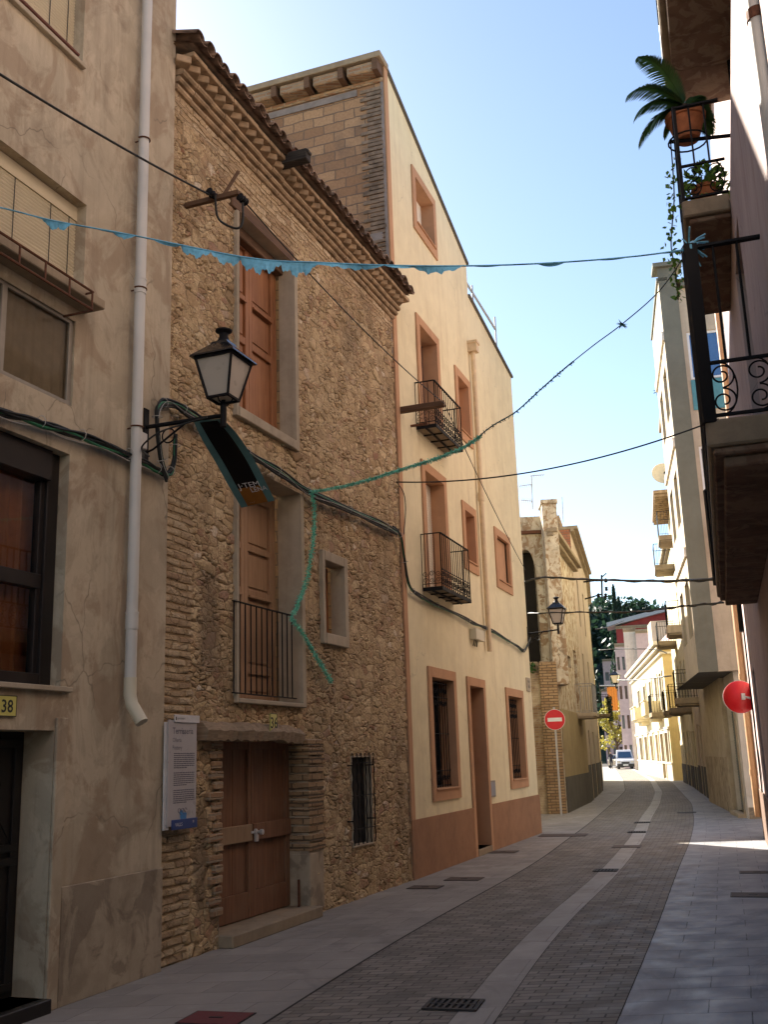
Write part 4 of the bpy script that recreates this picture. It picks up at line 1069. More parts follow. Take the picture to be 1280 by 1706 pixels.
KR = curve([(1.43, 7.41), (2.59, 10.99), (4.15, 16), (5.85, 21.29), (7.4, 26.45), (9.8, 35.08), (13.9, 52.34), (17.5, 67.69), (20.2, 82.15), (24, 98)])
def strip(name, XA, XB, z, mat, gapA=0, gapB=0, ref=None, kind='structure', y0=-8, y1=129, v0=0.0):
    m = M(); arc = np.concatenate([[0], np.cumsum(np.hypot(np.diff(KR), .5))])
    XA = XA + gapA; XB = XB - gapB; ref = KR if ref is None else ref
    for i in range(len(YS) - 1):
        if YS[i] < y0 or YS[i + 1] > y1: continue
        q = [(XA[i], YS[i], z), (XB[i], YS[i], z), (XB[i + 1], YS[i + 1], z), (XA[i + 1], YS[i + 1], z)]
        uv = [(XA[i] - ref[i], arc[i] + v0), (XB[i] - ref[i], arc[i] + v0), (XB[i + 1] - ref[i + 1], arc[i + 1] + v0), (XA[i + 1] - ref[i + 1], arc[i + 1] + v0)]
        m.add(q, uv)
    o = m.build(name, mat); return tag(o, kind=kind)
m = M(); m.add([(-400, -200, -.004), (600, -200, -.004), (600, 700, -.004), (-400, 700, -.004)]); tag(m.build('ground', MT['asphalt']), kind='structure')
strip('pavement', LK - 5.5, LK, .002, MT['slabL'], 0, .012, ref=LK)
strip('road', LK, CL, .002, MT['roadbrick'], .012, .006)
strip('road', CR, KR, .002, MT['roadbrick'], .006, .01)
strip('gutter_strip', CL, CR, .003, MT['strip'], ref=CL, v0=.3)
strip('pavement', KR, KR + 4.2, .004, MT['slabR'], 0, 0)
def xat(X, y): return float(np.interp(y, YS, X))
def grate(px, py, w, l, label, group=None, round_=False, mat='castiron', name='drain_grate', bars=7, cat='drain'):
    P = gpt(px, py); hd = math.atan2(xat(CL, P.y + 1) - xat(CL, P.y - 1), 2)
    e = Vector((math.sin(hd), math.cos(hd), 0)); n = Vector((e.y, -e.x, 0))
    r = thing(name, (P.x, P.y, 0), label, cat, group)
    z = .006
    m = M()
    if bars:
        for (a, b, c, d) in ((-w / 2, w / 2, -l / 2, -l / 2 + .03), (-w / 2, w / 2, l / 2 - .03, l / 2), (-w / 2, -w / 2 + .03, -l / 2 + .03, l / 2 - .03), (w / 2 - .03, w / 2, -l / 2 + .03, l / 2 - .03)):
            m.ibox(P + n * a + e * c + Vector((0, 0, z)), n * (b - a), e * (d - c), Vector((0, 0, .012)))
        for k in range(bars):
            a = -w / 2 + .03 + (w - .06) * (k + .5) / bars - .012
            m.ibox(P + n * a - e * (l / 2 - .03) + Vector((0, 0, z)), n * .024, e * (l - .06), Vector((0, 0, .01)))
        m.ibox(P - n * (w / 2 - .03) - e * .012 + Vector((0, 0, z)), n * (w - .06), e * .024, Vector((0, 0, .011)))
        f = m.build('grate_bars', MT[mat], r)
        m = M(); m.add([P + n * a + e * b + Vector((0, 0, z - .001)) for a, b in ((-w / 2, -l / 2), (w / 2, -l / 2), (w / 2, l / 2), (-w / 2, l / 2))]); m.build('pit', MT['dark'], r)
    else:
        m.ibox(P - n * w / 2 - e * l / 2 + Vector((0, 0, z)), n * w, e * l, Vector((0, 0, .006))); f = m.build('cover', MT[mat], r, bevel=.002)
        m = M(); t = .012
        for (a, b, c, d) in ((-w / 2 - t, w / 2 + t, -l / 2 - t, -l / 2 - .002), (-w / 2 - t, w / 2 + t, l / 2 + .002, l / 2 + t), (-w / 2 - t, -w / 2 - .002, -l / 2, l / 2), (w / 2 + .002, w / 2 + t, -l / 2, l / 2)):
            m.ibox(P + n * a + e * c + Vector((0, 0, z)), n * (b - a), e * (d - c), Vector((0, 0, .004)))
        m.ibox(P - n * .05 - e * .015 + Vector((0, 0, z + .0062)), n * .1, e * .03, Vector((0, 0, .003)))
        m.build('cover_frame', MT['castiron'], r)
grate(756, 1676, .40, .34, 'slotted iron drain grate in the foreground end of the pale gutter strip')
grate(1010, 1451, .36, .3, 'small iron drain grate midway along the pale gutter strip', bars=6)
grate(1062, 1387, .4, .4, 'far iron drain grate on the gutter strip near the bend', bars=6)
grate(1071, 1371, .4, .4, 'farthest iron drain grate on the gutter strip at the bend', bars=6)
grate(1045, 1411, .5, .5, 'wide brown inspection cover across the gutter strip', None, mat='manhole', name='manhole_cover', bars=0, cat='manhole cover')
grate(360, 1698, .44, .34, 'faded red inspection cover at the bottom edge on the left pavement', None, mat='redcover', name='manhole_cover', bars=0, cat='manhole cover')
grate(709, 1479, .42, .35, 'nearest small brown cover on the left pavement by the cream house corner', None, mat='manhole', name='manhole_cover', bars=0, cat='manhole cover')
grate(774, 1465, .5, .4, 'middle small brown cover on the left pavement below the grilled window', None, mat='manhole', name='manhole_cover', bars=0, cat='manhole cover')
grate(839, 1420, .5, .45, 'small brown cover on the left pavement just past the narrow door', None, mat='manhole', name='manhole_cover', bars=0, cat='manhole cover')
grate(939, 1392, 1.0, .7, 'large dark grate on the left pavement at the alley mouth', None, mat='manhole', name='manhole_cover', bars=0, cat='manhole cover')
grate(1262, 1454, .45, .3, 'farther brown cover on the right blue grey pavement', None, mat='manhole', name='manhole_cover', bars=0, cat='manhole cover')
grate(1256, 1492, .5, .4, 'nearer brown cover on the right blue grey pavement', None, mat='manhole', name='manhole_cover', bars=0, cat='manhole cover')
grate(1145, 1354, .5, .5, 'grey cover beside the brown pillar on the right pavement', None, mat='castiron', name='manhole_cover', bars=0, cat='manhole cover')
# ------------------------------------------------------------ helpers for plainer houses
def pane_window(W, root, i, w, fm, pm='blackglass', n=2, e=.05, name='window'):
    m = M(); a, b, c, d = i
    W.box(m, a, a + e, c, d, w - .04, w + .01); W.box(m, b - e, b, c, d, w - .04, w + .01); W.box(m, a + e, b - e, d - e, d, w - .04, w + .01); W.box(m, a + e, b - e, c, c + e, w - .04, w + .01)
    for k in range(1, n): x = a + (b - a) * k / n; W.box(m, x - .03, x + .03, c + e, d - e, w - .04, w + .01)
    f = m.build(name, MT[fm], root)
    m = M(); W.quad(m, a, b, c, d, w - .02); m.build('pane', MT[pm], f)
    return f
def shutter(W, root, i, w, mat, name='shutter'):
    m = M(); a, b, c, d = i; h = .07; v = c
    while v < d - h: W.box(m, a, b, v, v + h * .75, w, w + .015); W.box(m, a, b, v + h * .75, v + h, w, w + .006); v += h
    return m.build(name, MT[mat], root)
def simple_house(name, W, u0, u1, top, mat, wins, label, D=9, near=True, cat='house', group=None, base=None, coping=None, roof=None):
    """wins: (u0,u1,v0,v1,kind) kind in glass, shutter, door, dark"""
    mid = W.P((u0 + u1) / 2, 0, -D / 2); root = thing(name, mid, label, cat, group)
    ops = [(a, b, c, d, .22) for a, b, c, d, k in wins]
    m = M(); W.facade(m, u0, u1, 0, top, ops); W.reveals(m, ops); W.body(m, u0, u1, 0, top, D, near=near); m.build('wall', MT[mat], root)
    for a, b, c, d, k in wins:
        i = (a, b, c, d)
        if k == 'shutter': shutter(W, root, i, -.18, 'greyshut')
        elif k == 'brown': shutter(W, root, i, -.16, 'brownshut')
        elif k == 'white': pane_window(W, root, i, -.15, 'signwhite')
        elif k == 'door': m = M(); W.box(m, a, b, c, d, -.26, -.2); W.box(m, a + .1, b - .1, c + .15, (c + d) / 2 - .1, -.199, -.19); W.box(m, a + .1, b - .1, (c + d) / 2, d - .15, -.199, -.19); m.build('door', MT['oldwood'], root)
        elif k == 'garage': shutter(W, root, i, -.16, 'greyshut', 'garage_door')
        else: pane_window(W, root, i, -.18, 'brownshut')
    if base:
        m = M(); bh, bm_ = base; x = u0
        for a, b, c, d, k in sorted(wins):
            if c < bh:
                if a > x: W.box(m, x, a, 0, bh, .002, .03)
                x = max(x, b)
        if u1 > x: W.box(m, x, u1, 0, bh, .002, .03)
        m.build('plinth', MT[bm_], root)
    if coping:
        ch, cw, cm = coping; tf = top if callable(top) else (lambda u: top); m = M()
        p = W.P(u0 - .03, tf(u0), cw); q = W.P(u1 + .03, tf(u1), cw); m.ibox(p, q - p, -W.n * (D + cw), Vector((0, 0, ch))); p2 = p - W.n * cw * .5 - Vector((0, 0, ch * .8)); m.ibox(p2, q - p, -W.n * (cw * .45), Vector((0, 0, ch * .79))); m.build('cornice', MT[cm], root)
    return root
def iron_balcony(W, root, u0, u1, v, w, slab=.12, rail=1.0, mat='conc', sp=.12, under=True, rmat='iron', name='balcony'):
    m = M(); W.box(m, u0, u1, v, v + slab, .001, w)
    if under: W.box(m, u0 + .05, u1 - .05, v - .06, v - .001, .001, w - .06)
    s = m.build(name, MT[mat], root, bevel=.01)
    m = M(); t = v + slab
    for (a, b) in (((u0 + .03, .0), (u0 + .03, w - .03)), ((u0 + .03, w - .03), (u1 - .03, w - .03)), ((u1 - .03, w - .03), (u1 - .03, 0))):
        L = math.hypot(b[0] - a[0], b[1] - a[1]); n = max(2, int(L / sp)); P = lambda k, vv: W.P(a[0] + (b[0] - a[0]) * k, vv, a[1] + (b[1] - a[1]) * k)
        m.bar(P(0, t + rail), P(1, t + rail), .04, .02); m.bar(P(0, t + .06), P(1, t + .06), .02, .012)
        for k in range(n + 1): m.tube([P(k / n, t), P(k / n, t + rail)], .008, 5)
    m.build('railing', MT[rmat], s)
    return s
# ------------------------------------------------------------ R1: pink lilac house right beside the camera
R1 = Wall((.58, 0), head=17.6, side=-1)
def build_R1():
    root = thing('balcony_house', R1.P(10, 0, -4), 'pink lilac rendered house on the right with three heavy masonry balconies', 'house')
    W = R1; ue = 22.6
    WL = [(13.9, 15.2, 3.95, 6.1, .25), (8.4, 9.6, 3.95, 6.2, .28), (17.6, 18.7, .9, 3.0, .2)]
    m = M(); W.facade(m, -6, ue, 0, 6.72, WL); W.reveals(m, WL)
    W.body(m, -6, ue, 0, 6.72, 8, roof=False)
    UP = [(8.2, 10.15, 6.95, 9.95, .32), (5.0, 6.2, 6.95, 9.3, .3), (14.6, 15.7, 7.1, 9.1, .25)]
    W.facade(m, -6, ue, 6.72, 13.2, UP, w=-.36); W.reveals(m, UP, w=-.36)
    q = [W.P(-6, 6.72, 0), W.P(ue, 6.72, 0), W.P(ue, 6.72, -.36), W.P(-6, 6.72, -.36)]; m.add(q)
    W2 = Wall((R1.A - R1.n * .36).xy, head=17.6, side=-1); W2.body(m, -6, ue, 6.72, 13.2, 7.6)
    m.build('wall', MT['pink'], root)
    for o in WL[:2]: shutter(W, root, o[:4], -.2, 'brownshut')
    o = WL[2]; shutter(W, root, o[:4], -.16, 'brownshut')
    for o in UP[1:]: shutter(W2, root, o[:4], -.24, 'brownshut')
    o = UP[0]; shutter(W2, root, (o[0], o[1], o[2], 8.0), -.24, 'brownshut'); m = M(); W2.box(m, o[0], o[1], 8.001, 9.94, -.31, -.25); m.build('recess_shade', MT['dark'], root)  # dark box stands in for the shade of the open recess
    # brown painted base
    m = M(); W.box(m, -6, ue, 0, .95, .002, .03); m.build('plinth', MT['brownshut'], root, bevel=.005)
    # door moulding around the opening beside the upper balcony
    o = UP[0]; m = M(); W2.box(m, o[1] + .001, o[1] + .16, o[2], o[3] + .16, .001, .05); W2.box(m, o[0] - .16, o[0] - .001, o[2], o[3] + .16, .001, .05); W2.box(m, o[0], o[1], o[3] + .001, o[3] + .16, .001, .05); m.build('door_surround', MT['pink'], root, bevel=.01)
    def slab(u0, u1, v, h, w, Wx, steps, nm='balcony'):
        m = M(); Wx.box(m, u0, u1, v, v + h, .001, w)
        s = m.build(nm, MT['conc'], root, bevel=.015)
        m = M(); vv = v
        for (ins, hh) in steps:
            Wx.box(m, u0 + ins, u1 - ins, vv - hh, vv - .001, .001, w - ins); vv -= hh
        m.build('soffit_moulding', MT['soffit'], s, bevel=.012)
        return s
    def rail(s, u0, u1, v, w, Wx, h=1.0, scr=.36, post=.05, lng=.13):
        m = M(); t = v
        for (a, b, kind) in (((u0 + .03, .0), (u0 + .03, w - .02), 0), ((u0 + .03, w - .02), (u1 - .03, w - .02), 1), ((u1 - .03, w - .02), (u1 - .03, 0), 0)):
            L = math.hypot(b[0] - a[0], b[1] - a[1]); P = lambda k, vv: Wx.P(a[0] + (b[0] - a[0]) * k, vv, a[1] + (b[1] - a[1]) * k)
            m.bar(P(0, t + h), P(1, t + h), .045, .018); m.bar(P(0, t + scr + .03), P(1, t + scr + .03), .03, .018); m.bar(P(0, t + .03), P(1, t + .03), .03, .018)
            n = max(3, round(L / lng))
            for k in range(1, n): m.bar(P(k / n, t + scr + .04), P(k / n, t + h), .014, .014)
            ns = max(1, round(L / .2)); f = lambda x, y: P(x / L, y)
            for k in range(ns):
                x = (k + .5) * L / ns; r_ = scr * .235
                scroll(m, f, x, t + .03 + scr * .26, r_, 1.5, 1, .0065, math.pi / 2, 40); scroll(m, f, x, t + .03 + scr * .74, r_, 1.5, -1, .0065, -math.pi / 2, 40)
                m.tube([f(x - r_ * 1.05 * math.cos(q), t + .03 + scr * .5 + scr * .48 * math.sin(q)) for q in np.linspace(-1.5, 1.5, 12)], .006, 5)
        for (uu, ww) in ((u0 + .03, w - .02), (u1 - .03, w - .02)): m.bar(Wx.P(uu, t - .02, ww), Wx.P(uu, t + h + .02, ww), post, post)
        m.build('railing', MT['iron'], s, smooth=50)
    # low balcony
    lu0, lu1, lv = 6.45, 13.55, 3.62
    k = W.P(lu0, lv, .47); top = zat(k.x, k.y, 700); print('low slab', lv, top)
    s = slab(lu0, lu1, lv + .0, top - lv, .47, W, [(.03, .05), (.09, .07)]); k2 = W.P(lu0, 0, .47); hr = zat(k2.x, k2.y, 412) - top; print('rail h', hr)
    rail(s, lu0, lu1, top, .47, W, h=hr, post=.085); TOPL = W.P(lu0 + .03, top + hr, .45)
    mu0, mu1 = 9.05, 11.4
    k = W.P(mu0, 0, .43); b = zat(k.x, k.y, 362); t = zat(k.x, k.y, 335); print('mid', b, t)
    s2 = slab(mu0, mu1, b, t - b, .43, W, [(.05, .05)]); 
    W3 = Wall((R1.A + R1.n * .001).xy, head=17.6, side=-1)
    rail(s2, mu0, mu1, t, .43, W3, h=1.0, scr=.34, lng=.12, post=.03); MT_ = t
    tu1 = 11.5; tu0 = 7.0; k = W2.P(tu1, 0, .8); b3 = zat(k.x, k.y, 187); print('top', b3)
    s3 = slab(tu0, tu1, b3, .22, .80, W2, [(.08, .07)]); rail(s3, tu0, tu1, b3 + .22, .8, W2, h=1.0, lng=.13, post=.03)
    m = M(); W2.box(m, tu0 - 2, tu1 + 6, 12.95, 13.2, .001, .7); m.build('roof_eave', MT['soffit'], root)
    # pipes
    m = M(); uu = ue - .25; m.tube([W.P(uu, .4, .09), W.P(uu, 6.75, .09), W.P(uu, 6.9, -.25), W.P(uu, 13, -.25)], .07, 14)
    for v in (1.2, 2.6, 3.1, 5.2): m.tube([W.P(uu, v, .09), W.P(uu, v + .12, .09)], .082, 14)
    m.build('downpipe', MT['orangepipe'], root, smooth=40)
    m = M(); q = W2.w_for(8.0, 8.5, 1233); u_ = 10.95
    m.tube([W2.P(u_ - .3, 7.9, .1), W2.P(u_ - .3, 9.3, .1)], .022, 8); m.tube([W2.P(u_ - .3, 8.1, .1), W2.P(u_ - .3, 8.1, 0)], .012, 6); m.build('drain_spout', MT['iron'], root, smooth=40)
    # loops of wire near the far end
    m = M()
    for k in range(3): m.tube([W.P(19.6 - .35 * math.sin(t) - .05 * k, 4.6 - .8 * t / 3.1 + .15 * math.sin(2 * t), .07 + .02 * k) for t in np.linspace(0, 3.1, 14)], .014, 5)
    m.tube([W.P(18.9, 4.8, .06), W.P(18.9, 1.0, .06)], .014, 5); m.build('wiring', MT['cable'], root, smooth=40)
    return root, TOPL, MT_, (mu0, mu1), W2
HR1, RAILTIP, MIDTOP, MIDU, R1U = build_R1()
# white pipe near the top right corner
def white_pipe():
    P = at_y(1266, 110, 4.6); r = thing('downpipe', (P.x, P.y, 3.5), 'thick white pipe running down past the top right corner of the view', 'downpipe')
    m = M(); a = at_y(1250, -60, 4.6); b = at_y(1287, 210, 4.6); m.tube([a - (b - a) * 1.0, a, b, b + (b - a) * .6], .047, 16); m.build('pipe', MT['pvc'], r, smooth=40)
    m = M(); c = a + (b - a) * .3; m.tube([c, c + (b - a).normalized() * .06], .054, 16); m.bar(c, c + Vector((.4, -.05, 0)), .02); m.build('bracket', MT['rust'], r)
white_pipe()
# ------------------------------------------------------------ R2: corner house with a grey projecting bay
K2 = Vector((8.9, 26.9, 0))
R2s = Wall(K2, B=(10.9, 36.46), side=-1); R2f = Wall(K2, head=101, side=1)
def build_R2():
    root = thing('corner_house', R2s.P(4, 0, -4), 'corner house with a pale ground floor, green garage door and a grey overhanging bay', 'house')
    # ground floor
    W = R2s; L = W.L
    g = W.rect((1217, 1195), (1230, 1352)); print('garage', g, W.px(1190, 1342), W.px(1205, 1340))
    gu0, gu1 = .55, 2.3; gt = 2.95
    wf = R2f.rect((1243, 1190), (1270, 1292)); print('win', wf)
    m = M(); ops = [(gu0, gu1, .1, gt, .15)]; W.facade(m, 0, L, 0, 4.0, ops); W.reveals(m, ops); W.body(m, 0, L, 0, 4.0, 8, near=False, back=False)
    wf = (wf[0], wf[0] + 1.0, wf[2], wf[3]); ops = [wf + (.15,)]
    R2f.facade(m, 0, 8, 0, 4.0, ops); R2f.reveals(m, ops); m.build('ground_floor_wall', MT['white'], root)
    shutter(W, root, (gu0, gu1, .1, gt), -.12, 'greyshut', 'garage_door')
    m = M(); W.box(m, gu0 - .06, gu0 - .001, 0, gt + .06, .001, .04); W.box(m, gu1 + .001, gu1 + .06, 0, gt + .06, .001, .04); W.box(m, gu0, gu1, gt + .001, gt + .06, .001, .04); W.box(m, gu0 - .1, gu1 + .1, 0, .1, -.12, .2); m.build('garage_frame', MT['trim'], root)
    pane_window(R2f, root, wf, -.1, 'greyshut'); m = M()
    for k in range(7): uu = wf[0] + .05 + .15 * k; m.tube([R2f.P(uu, wf[2], .04), R2f.P(uu, wf[3], .04)], .01, 5)
    m.build('window_grille', MT['greencable'], root)
    m = M(); W.box(m, gu1 + .15, L - .02, 0, 3.99, .002, .12); m.build('pilaster', MT['trim'], root, bevel=.01)
    m = M(); W.box(m, gu1 + .3, L - .5, 0, 1.5, .121, .13); R2f.box(m, .02, 8, 0, .28, .002, .03); m.build('stained_base', MT['plinth38'], root)
    # overhanging upper storeys
    h0 = R2f.P(0, 0, .25) ; cc = K2 - R2s.n * -0.0
    C0 = K2 + R2s.n * .88 + R2f.n * .3
    F = Wall(C0, head=101, side=1); S = Wall(C0, head=math.degrees(math.atan2(R2s.e.x, R2s.e.y)), side=-1)
    zb = zat(C0.x, C0.y, 1120); zt = zat(C0.x, C0.y, 447); print('bay', zb, zt, proj((C0.x, C0.y, zb)), proj((C0.x, C0.y, zt)), 'right edge', F.px(1193, 1060), F.px(1146, 640))
    gw = F.px(1180, 950)[0]
    low = F.px(1240, 1075)[1]
    m = M(); F.facade(m, 0, gw, zb, zt, []); 
    m.ibox(F.P(0, zb - .001, -.0), F.e * gw, -F.n * .01, Vector((0, 0, .002)))
    m.build('bay_pier', MT['grey'], root)
    # windows on the camera side
    w1 = F.rect((1140, 552), (1178, 628)); w2 = F.rect((1160, 742), (1190, 850)); ww = 1.3
    w1 = (gw + .12, gw + 1.2, w1[2], w1[3]); w2 = (gw + .12, gw + 1.3, w2[2], w2[3])
    tl = F.px(1155, 632)[1], F.px(1160, 682)[1]; print('F windows', w1, w2, tl)
    ops = [w1 + (.12,), w2 + (.12,)]
    zt2 = F.px(1140, 478)[1]
    m = M(); F.facade(m, gw, 8, zb + .5, zt2, ops, w=-.08); F.reveals(m, ops, w=-.08); F.box(m, gw, 8, zb, zb + .5, -.3, -.02)
    q = [F.P(gw, zb, -.0), F.P(gw, zt, 0), F.P(gw, zt, -.4), F.P(gw, zb, -.4)]; m.add(q)
    m.build('side_wall', MT['beige'], root)
    m = M(); m.add([F.P(0, zb + .002, 0), F.P(8, zb + .002, 0), F.P(8, zb + .002, -8), F.P(0, zb + .002, -8)]); m.build('bay_underside', MT['darkplinth'], root)
    pane_window(F, root, w1, -.14, 'signwhite', 'skyglass', 1, .07); pane_window(F, root, w2, -.14, 'signwhite', 'blackglass', 2, .06)
    m = M(); F.box(m, gw + .1, gw + 1.15, tl[1], tl[0], -.079, -.05); m.build('infill_panel', MT['teal'], root)
    m = M(); v_ = F.px(1182, 868)[1]; F.box(m, gw + .3, gw + 1.6, v_ - 1.1, v_ - .1, -.079, .25); m.build('utility_box', MT['browntimber'], root)
    # street side: pale strips, windows
    LS = 4.4; ops = []
    for v in (zb + 1.0, zb + 4.1, zb + 7.2, zb + 10.2):
        for u in (.5, 2.6):
            if v + 1.5 < zt - .4: ops.append((u, u + 1.2, v, v + 1.5, .12))
    m = M(); S.facade(m, .0, LS, zb, zt - .4, ops); S.reveals(m, ops); S.body(m, 0, LS, zb, zt - .4, 7, near=False); m.build('bay_front', MT['beige'], root)
    for o in ops: pane_window(S, root, o[:4], -.1, 'greyshut')
    for v in (zb + 3.05, zb + 6.1, zb + 9.2): m = M(); S.box(m, .0, LS, v, v + .25, .001, .06); m.build('string_course', MT['white'], root)
    m = M(); m.ibox(F.P(-.12, zt, .12), F.e * (gw + .3), -F.n * .7, Vector((0, 0, .12))); m.ibox(F.P(gw + .1, zt2, .1), F.e * 8, -F.n * 7, Vector((0, 0, .1))); m.ibox(F.P(-.05, zt - .4, .0), S.e * LS, F.e * .3, Vector((0, 0, .1))); m.build('coping', MT['grey'], root)
    up = zt - 1.0; ops = [(a, a + 1.1, v, v + 1.6, .2) for a in (5.2, 7.6) for v in (4.9, 8.0, 11.2)]
    m = M(); W.facade(m, 4.2, L, 4.01, up, ops); W.reveals(m, ops); W.body(m, 4.2, L, 4.01, up, 7, near=False); m.build('rear_wing', MT['paleyellow'], root)
    for o in ops: pane_window(W, root, o[:4], -.15, 'greyshut')
    m = M(); m.tube([W.P(6.9, 4.2, .1), W.P(6.9, up, .1)], .06, 8); m.build('downpipe', MT['pvc'], root, smooth=40)
    return root, F, S, zb, zt
HR2, R2F, R2S, ZB, ZT = build_R2()
# ------------------------------------------------------------ R3: narrow houses with balconies
R3 = Wall((10.9, 36.46), B=(15.7, 56.5), side=-1)
def build_R3():
    W = R3
    wins = [(1.2, 2.2, 0, 2.6, 'door'), (3.2, 4.1, .9, 2.6, 'brown'), (5.0, 6.1, 0, 2.7, 'door'), (1.6, 2.6, 3.75, 6.1, 'shutter'), (4.6, 5.6, 3.75, 6.1, 'brown'), (2.0, 3.0, 7.0, 9.2, 'shutter'), (5.0, 6.0, 7.0, 9.2, 'glass'), (2.0, 3.0, 10.2, 12.2, 'glass')]
    t3 = zat(*W.P(3, 0).xy, 665); k4 = W.P(7.7, 0, .75); t4 = zat(k4.x, k4.y, 812); k5 = W.P(14, 0, 0); t5 = zat(k5.x, k5.y, 905); print('tops', t3, t4, t5)
    r = simple_house('narrow_house', W, .01, 7.6, t3, 'beige', wins, 'narrow beige house with dark balconies just beyond the grey bay', base=(1.1, 'darkplinth'), coping=(.15, .25, 'conc'), near=True)
    k = W.P(1.2, 0, .85); iron_balcony(W, r, 1.2, 3.0, zat(k.x, k.y, 1173), .85, slab=.22, sp=.1)
    k = W.P(1.6, 0, .9); iron_balcony(W, r, 1.6, 3.4, zat(k.x, k.y, 1055), .9, slab=.3, rail=.9, mat='beige')
    k = W.P(4.5, 0, .8); iron_balcony(W, r, 4.5, 6.2, zat(k.x, k.y, 900), .8, slab=.2)
    wins = [(1, 2, 0, 2.5, 'door'), (3, 4, .9, 2.5, 'brown'), (5.5, 6.6, 0, 2.6, 'door'), (1, 2, 3.6, 5.8, 'brown'), (4, 5, 3.6, 5.8, 'glass'), (1, 2, 6.9, 9.0, 'glass'), (4, 5, 6.9, 9.0, 'brown'), (1, 2, 10, 12, 'glass')]
    W4 = Wall(W.P(7.62, 0).xy, head=math.degrees(math.atan2(W.e.x, W.e.y)), side=-1)
    r2 = simple_house('narrow_house', W4, 0, 6.2, t4 - .3, 'paleyellow', wins, 'cream and yellow narrow house under a projecting tiled eave on the right', base=(1.0, 'darkplinth'))
    k = W4.P(.8, 0, .9); iron_balcony(W4, r2, .8, 2.6, 3.3, .9, slab=.2); iron_balcony(W4, r2, 3.6, 5.4, zat(*W4.P(3.6, 0, .9).xy, 950), .9, slab=.25)
    m = M(); p = W4.P(-.0, t4 - .3, .75); m.ibox(p, W4.e * 6.2, -W4.n * 8, Vector((0, 0, .14)))
    for k in range(16): m.ibox(W4.P(.1 + k * .4, t4 - .42, .0), W4.e * .1, W4.n * .7, Vector((0, 0, .11)))
    m.build('tiled_eave', MT['tilebrick'], r2)
    W5 = Wall(W4.P(6.22, 0).xy, head=math.degrees(math.atan2(W.e.x, W.e.y)) - 1, side=-1)
    wins = [(1, 2.1, 0, 2.6, 'door'), (4, 5, .9, 2.6, 'brown'), (1, 2, 3.8, 6, 'white'), (4, 5, 3.8, 6, 'white')]
    r3 = simple_house('narrow_house', W5, 0, 9, t5, 'paleyellow', wins, 'pale yellow narrow house just before the bright yellow corner house', base=(1.0, 'darkplinth'), coping=(.2, .3, 'conc'))
    iron_balcony(W5, r3, 3.0, 5.2, 3.5, .9, slab=.2); iron_balcony(W5, r3, 3.0, 5.2, 7.0, .9, slab=.2)
    # roofline details: satellite dish, planter
    P = at_y(1106, 790, W.P(5.0, 0).y); P2 = W.P(5.0, 11.3, .0)
    d = thing('satellite_dish', (P.x, P.y, P.z), 'large cream satellite dish mounted above the balconies on the right', 'satellite dish')
    ax = Vector((-.15, -1, .25)).normalized(); m = M(); m.lathe(P, [(.0, .0), (.2, .012), (.36, .04), (.46, .075), (.48, .09), (.47, .10), (.35, .055), (.2, .03), (0, .02)], 26, ax=ax); m.build('dish', MT['dish'], d, smooth=40)
    m = M(); f = P + ax * .5 - Vector((0, 0, .25)); m.tube([P - Vector((0, 0, .45)), f], .014, 6); m.bar(f, f + Vector((.02, .02, .1)), .07); m.build('feed_arm', MT['iron'], d)
    q = W.P(5.4, P.z - .1, -.05); m = M(); m.tube([P - ax * .02, q, W.P(5.4, P.z - 1.1, -.02)], .03, 8); m.build('mast', MT['galv'], d)
    return r
build_R3()
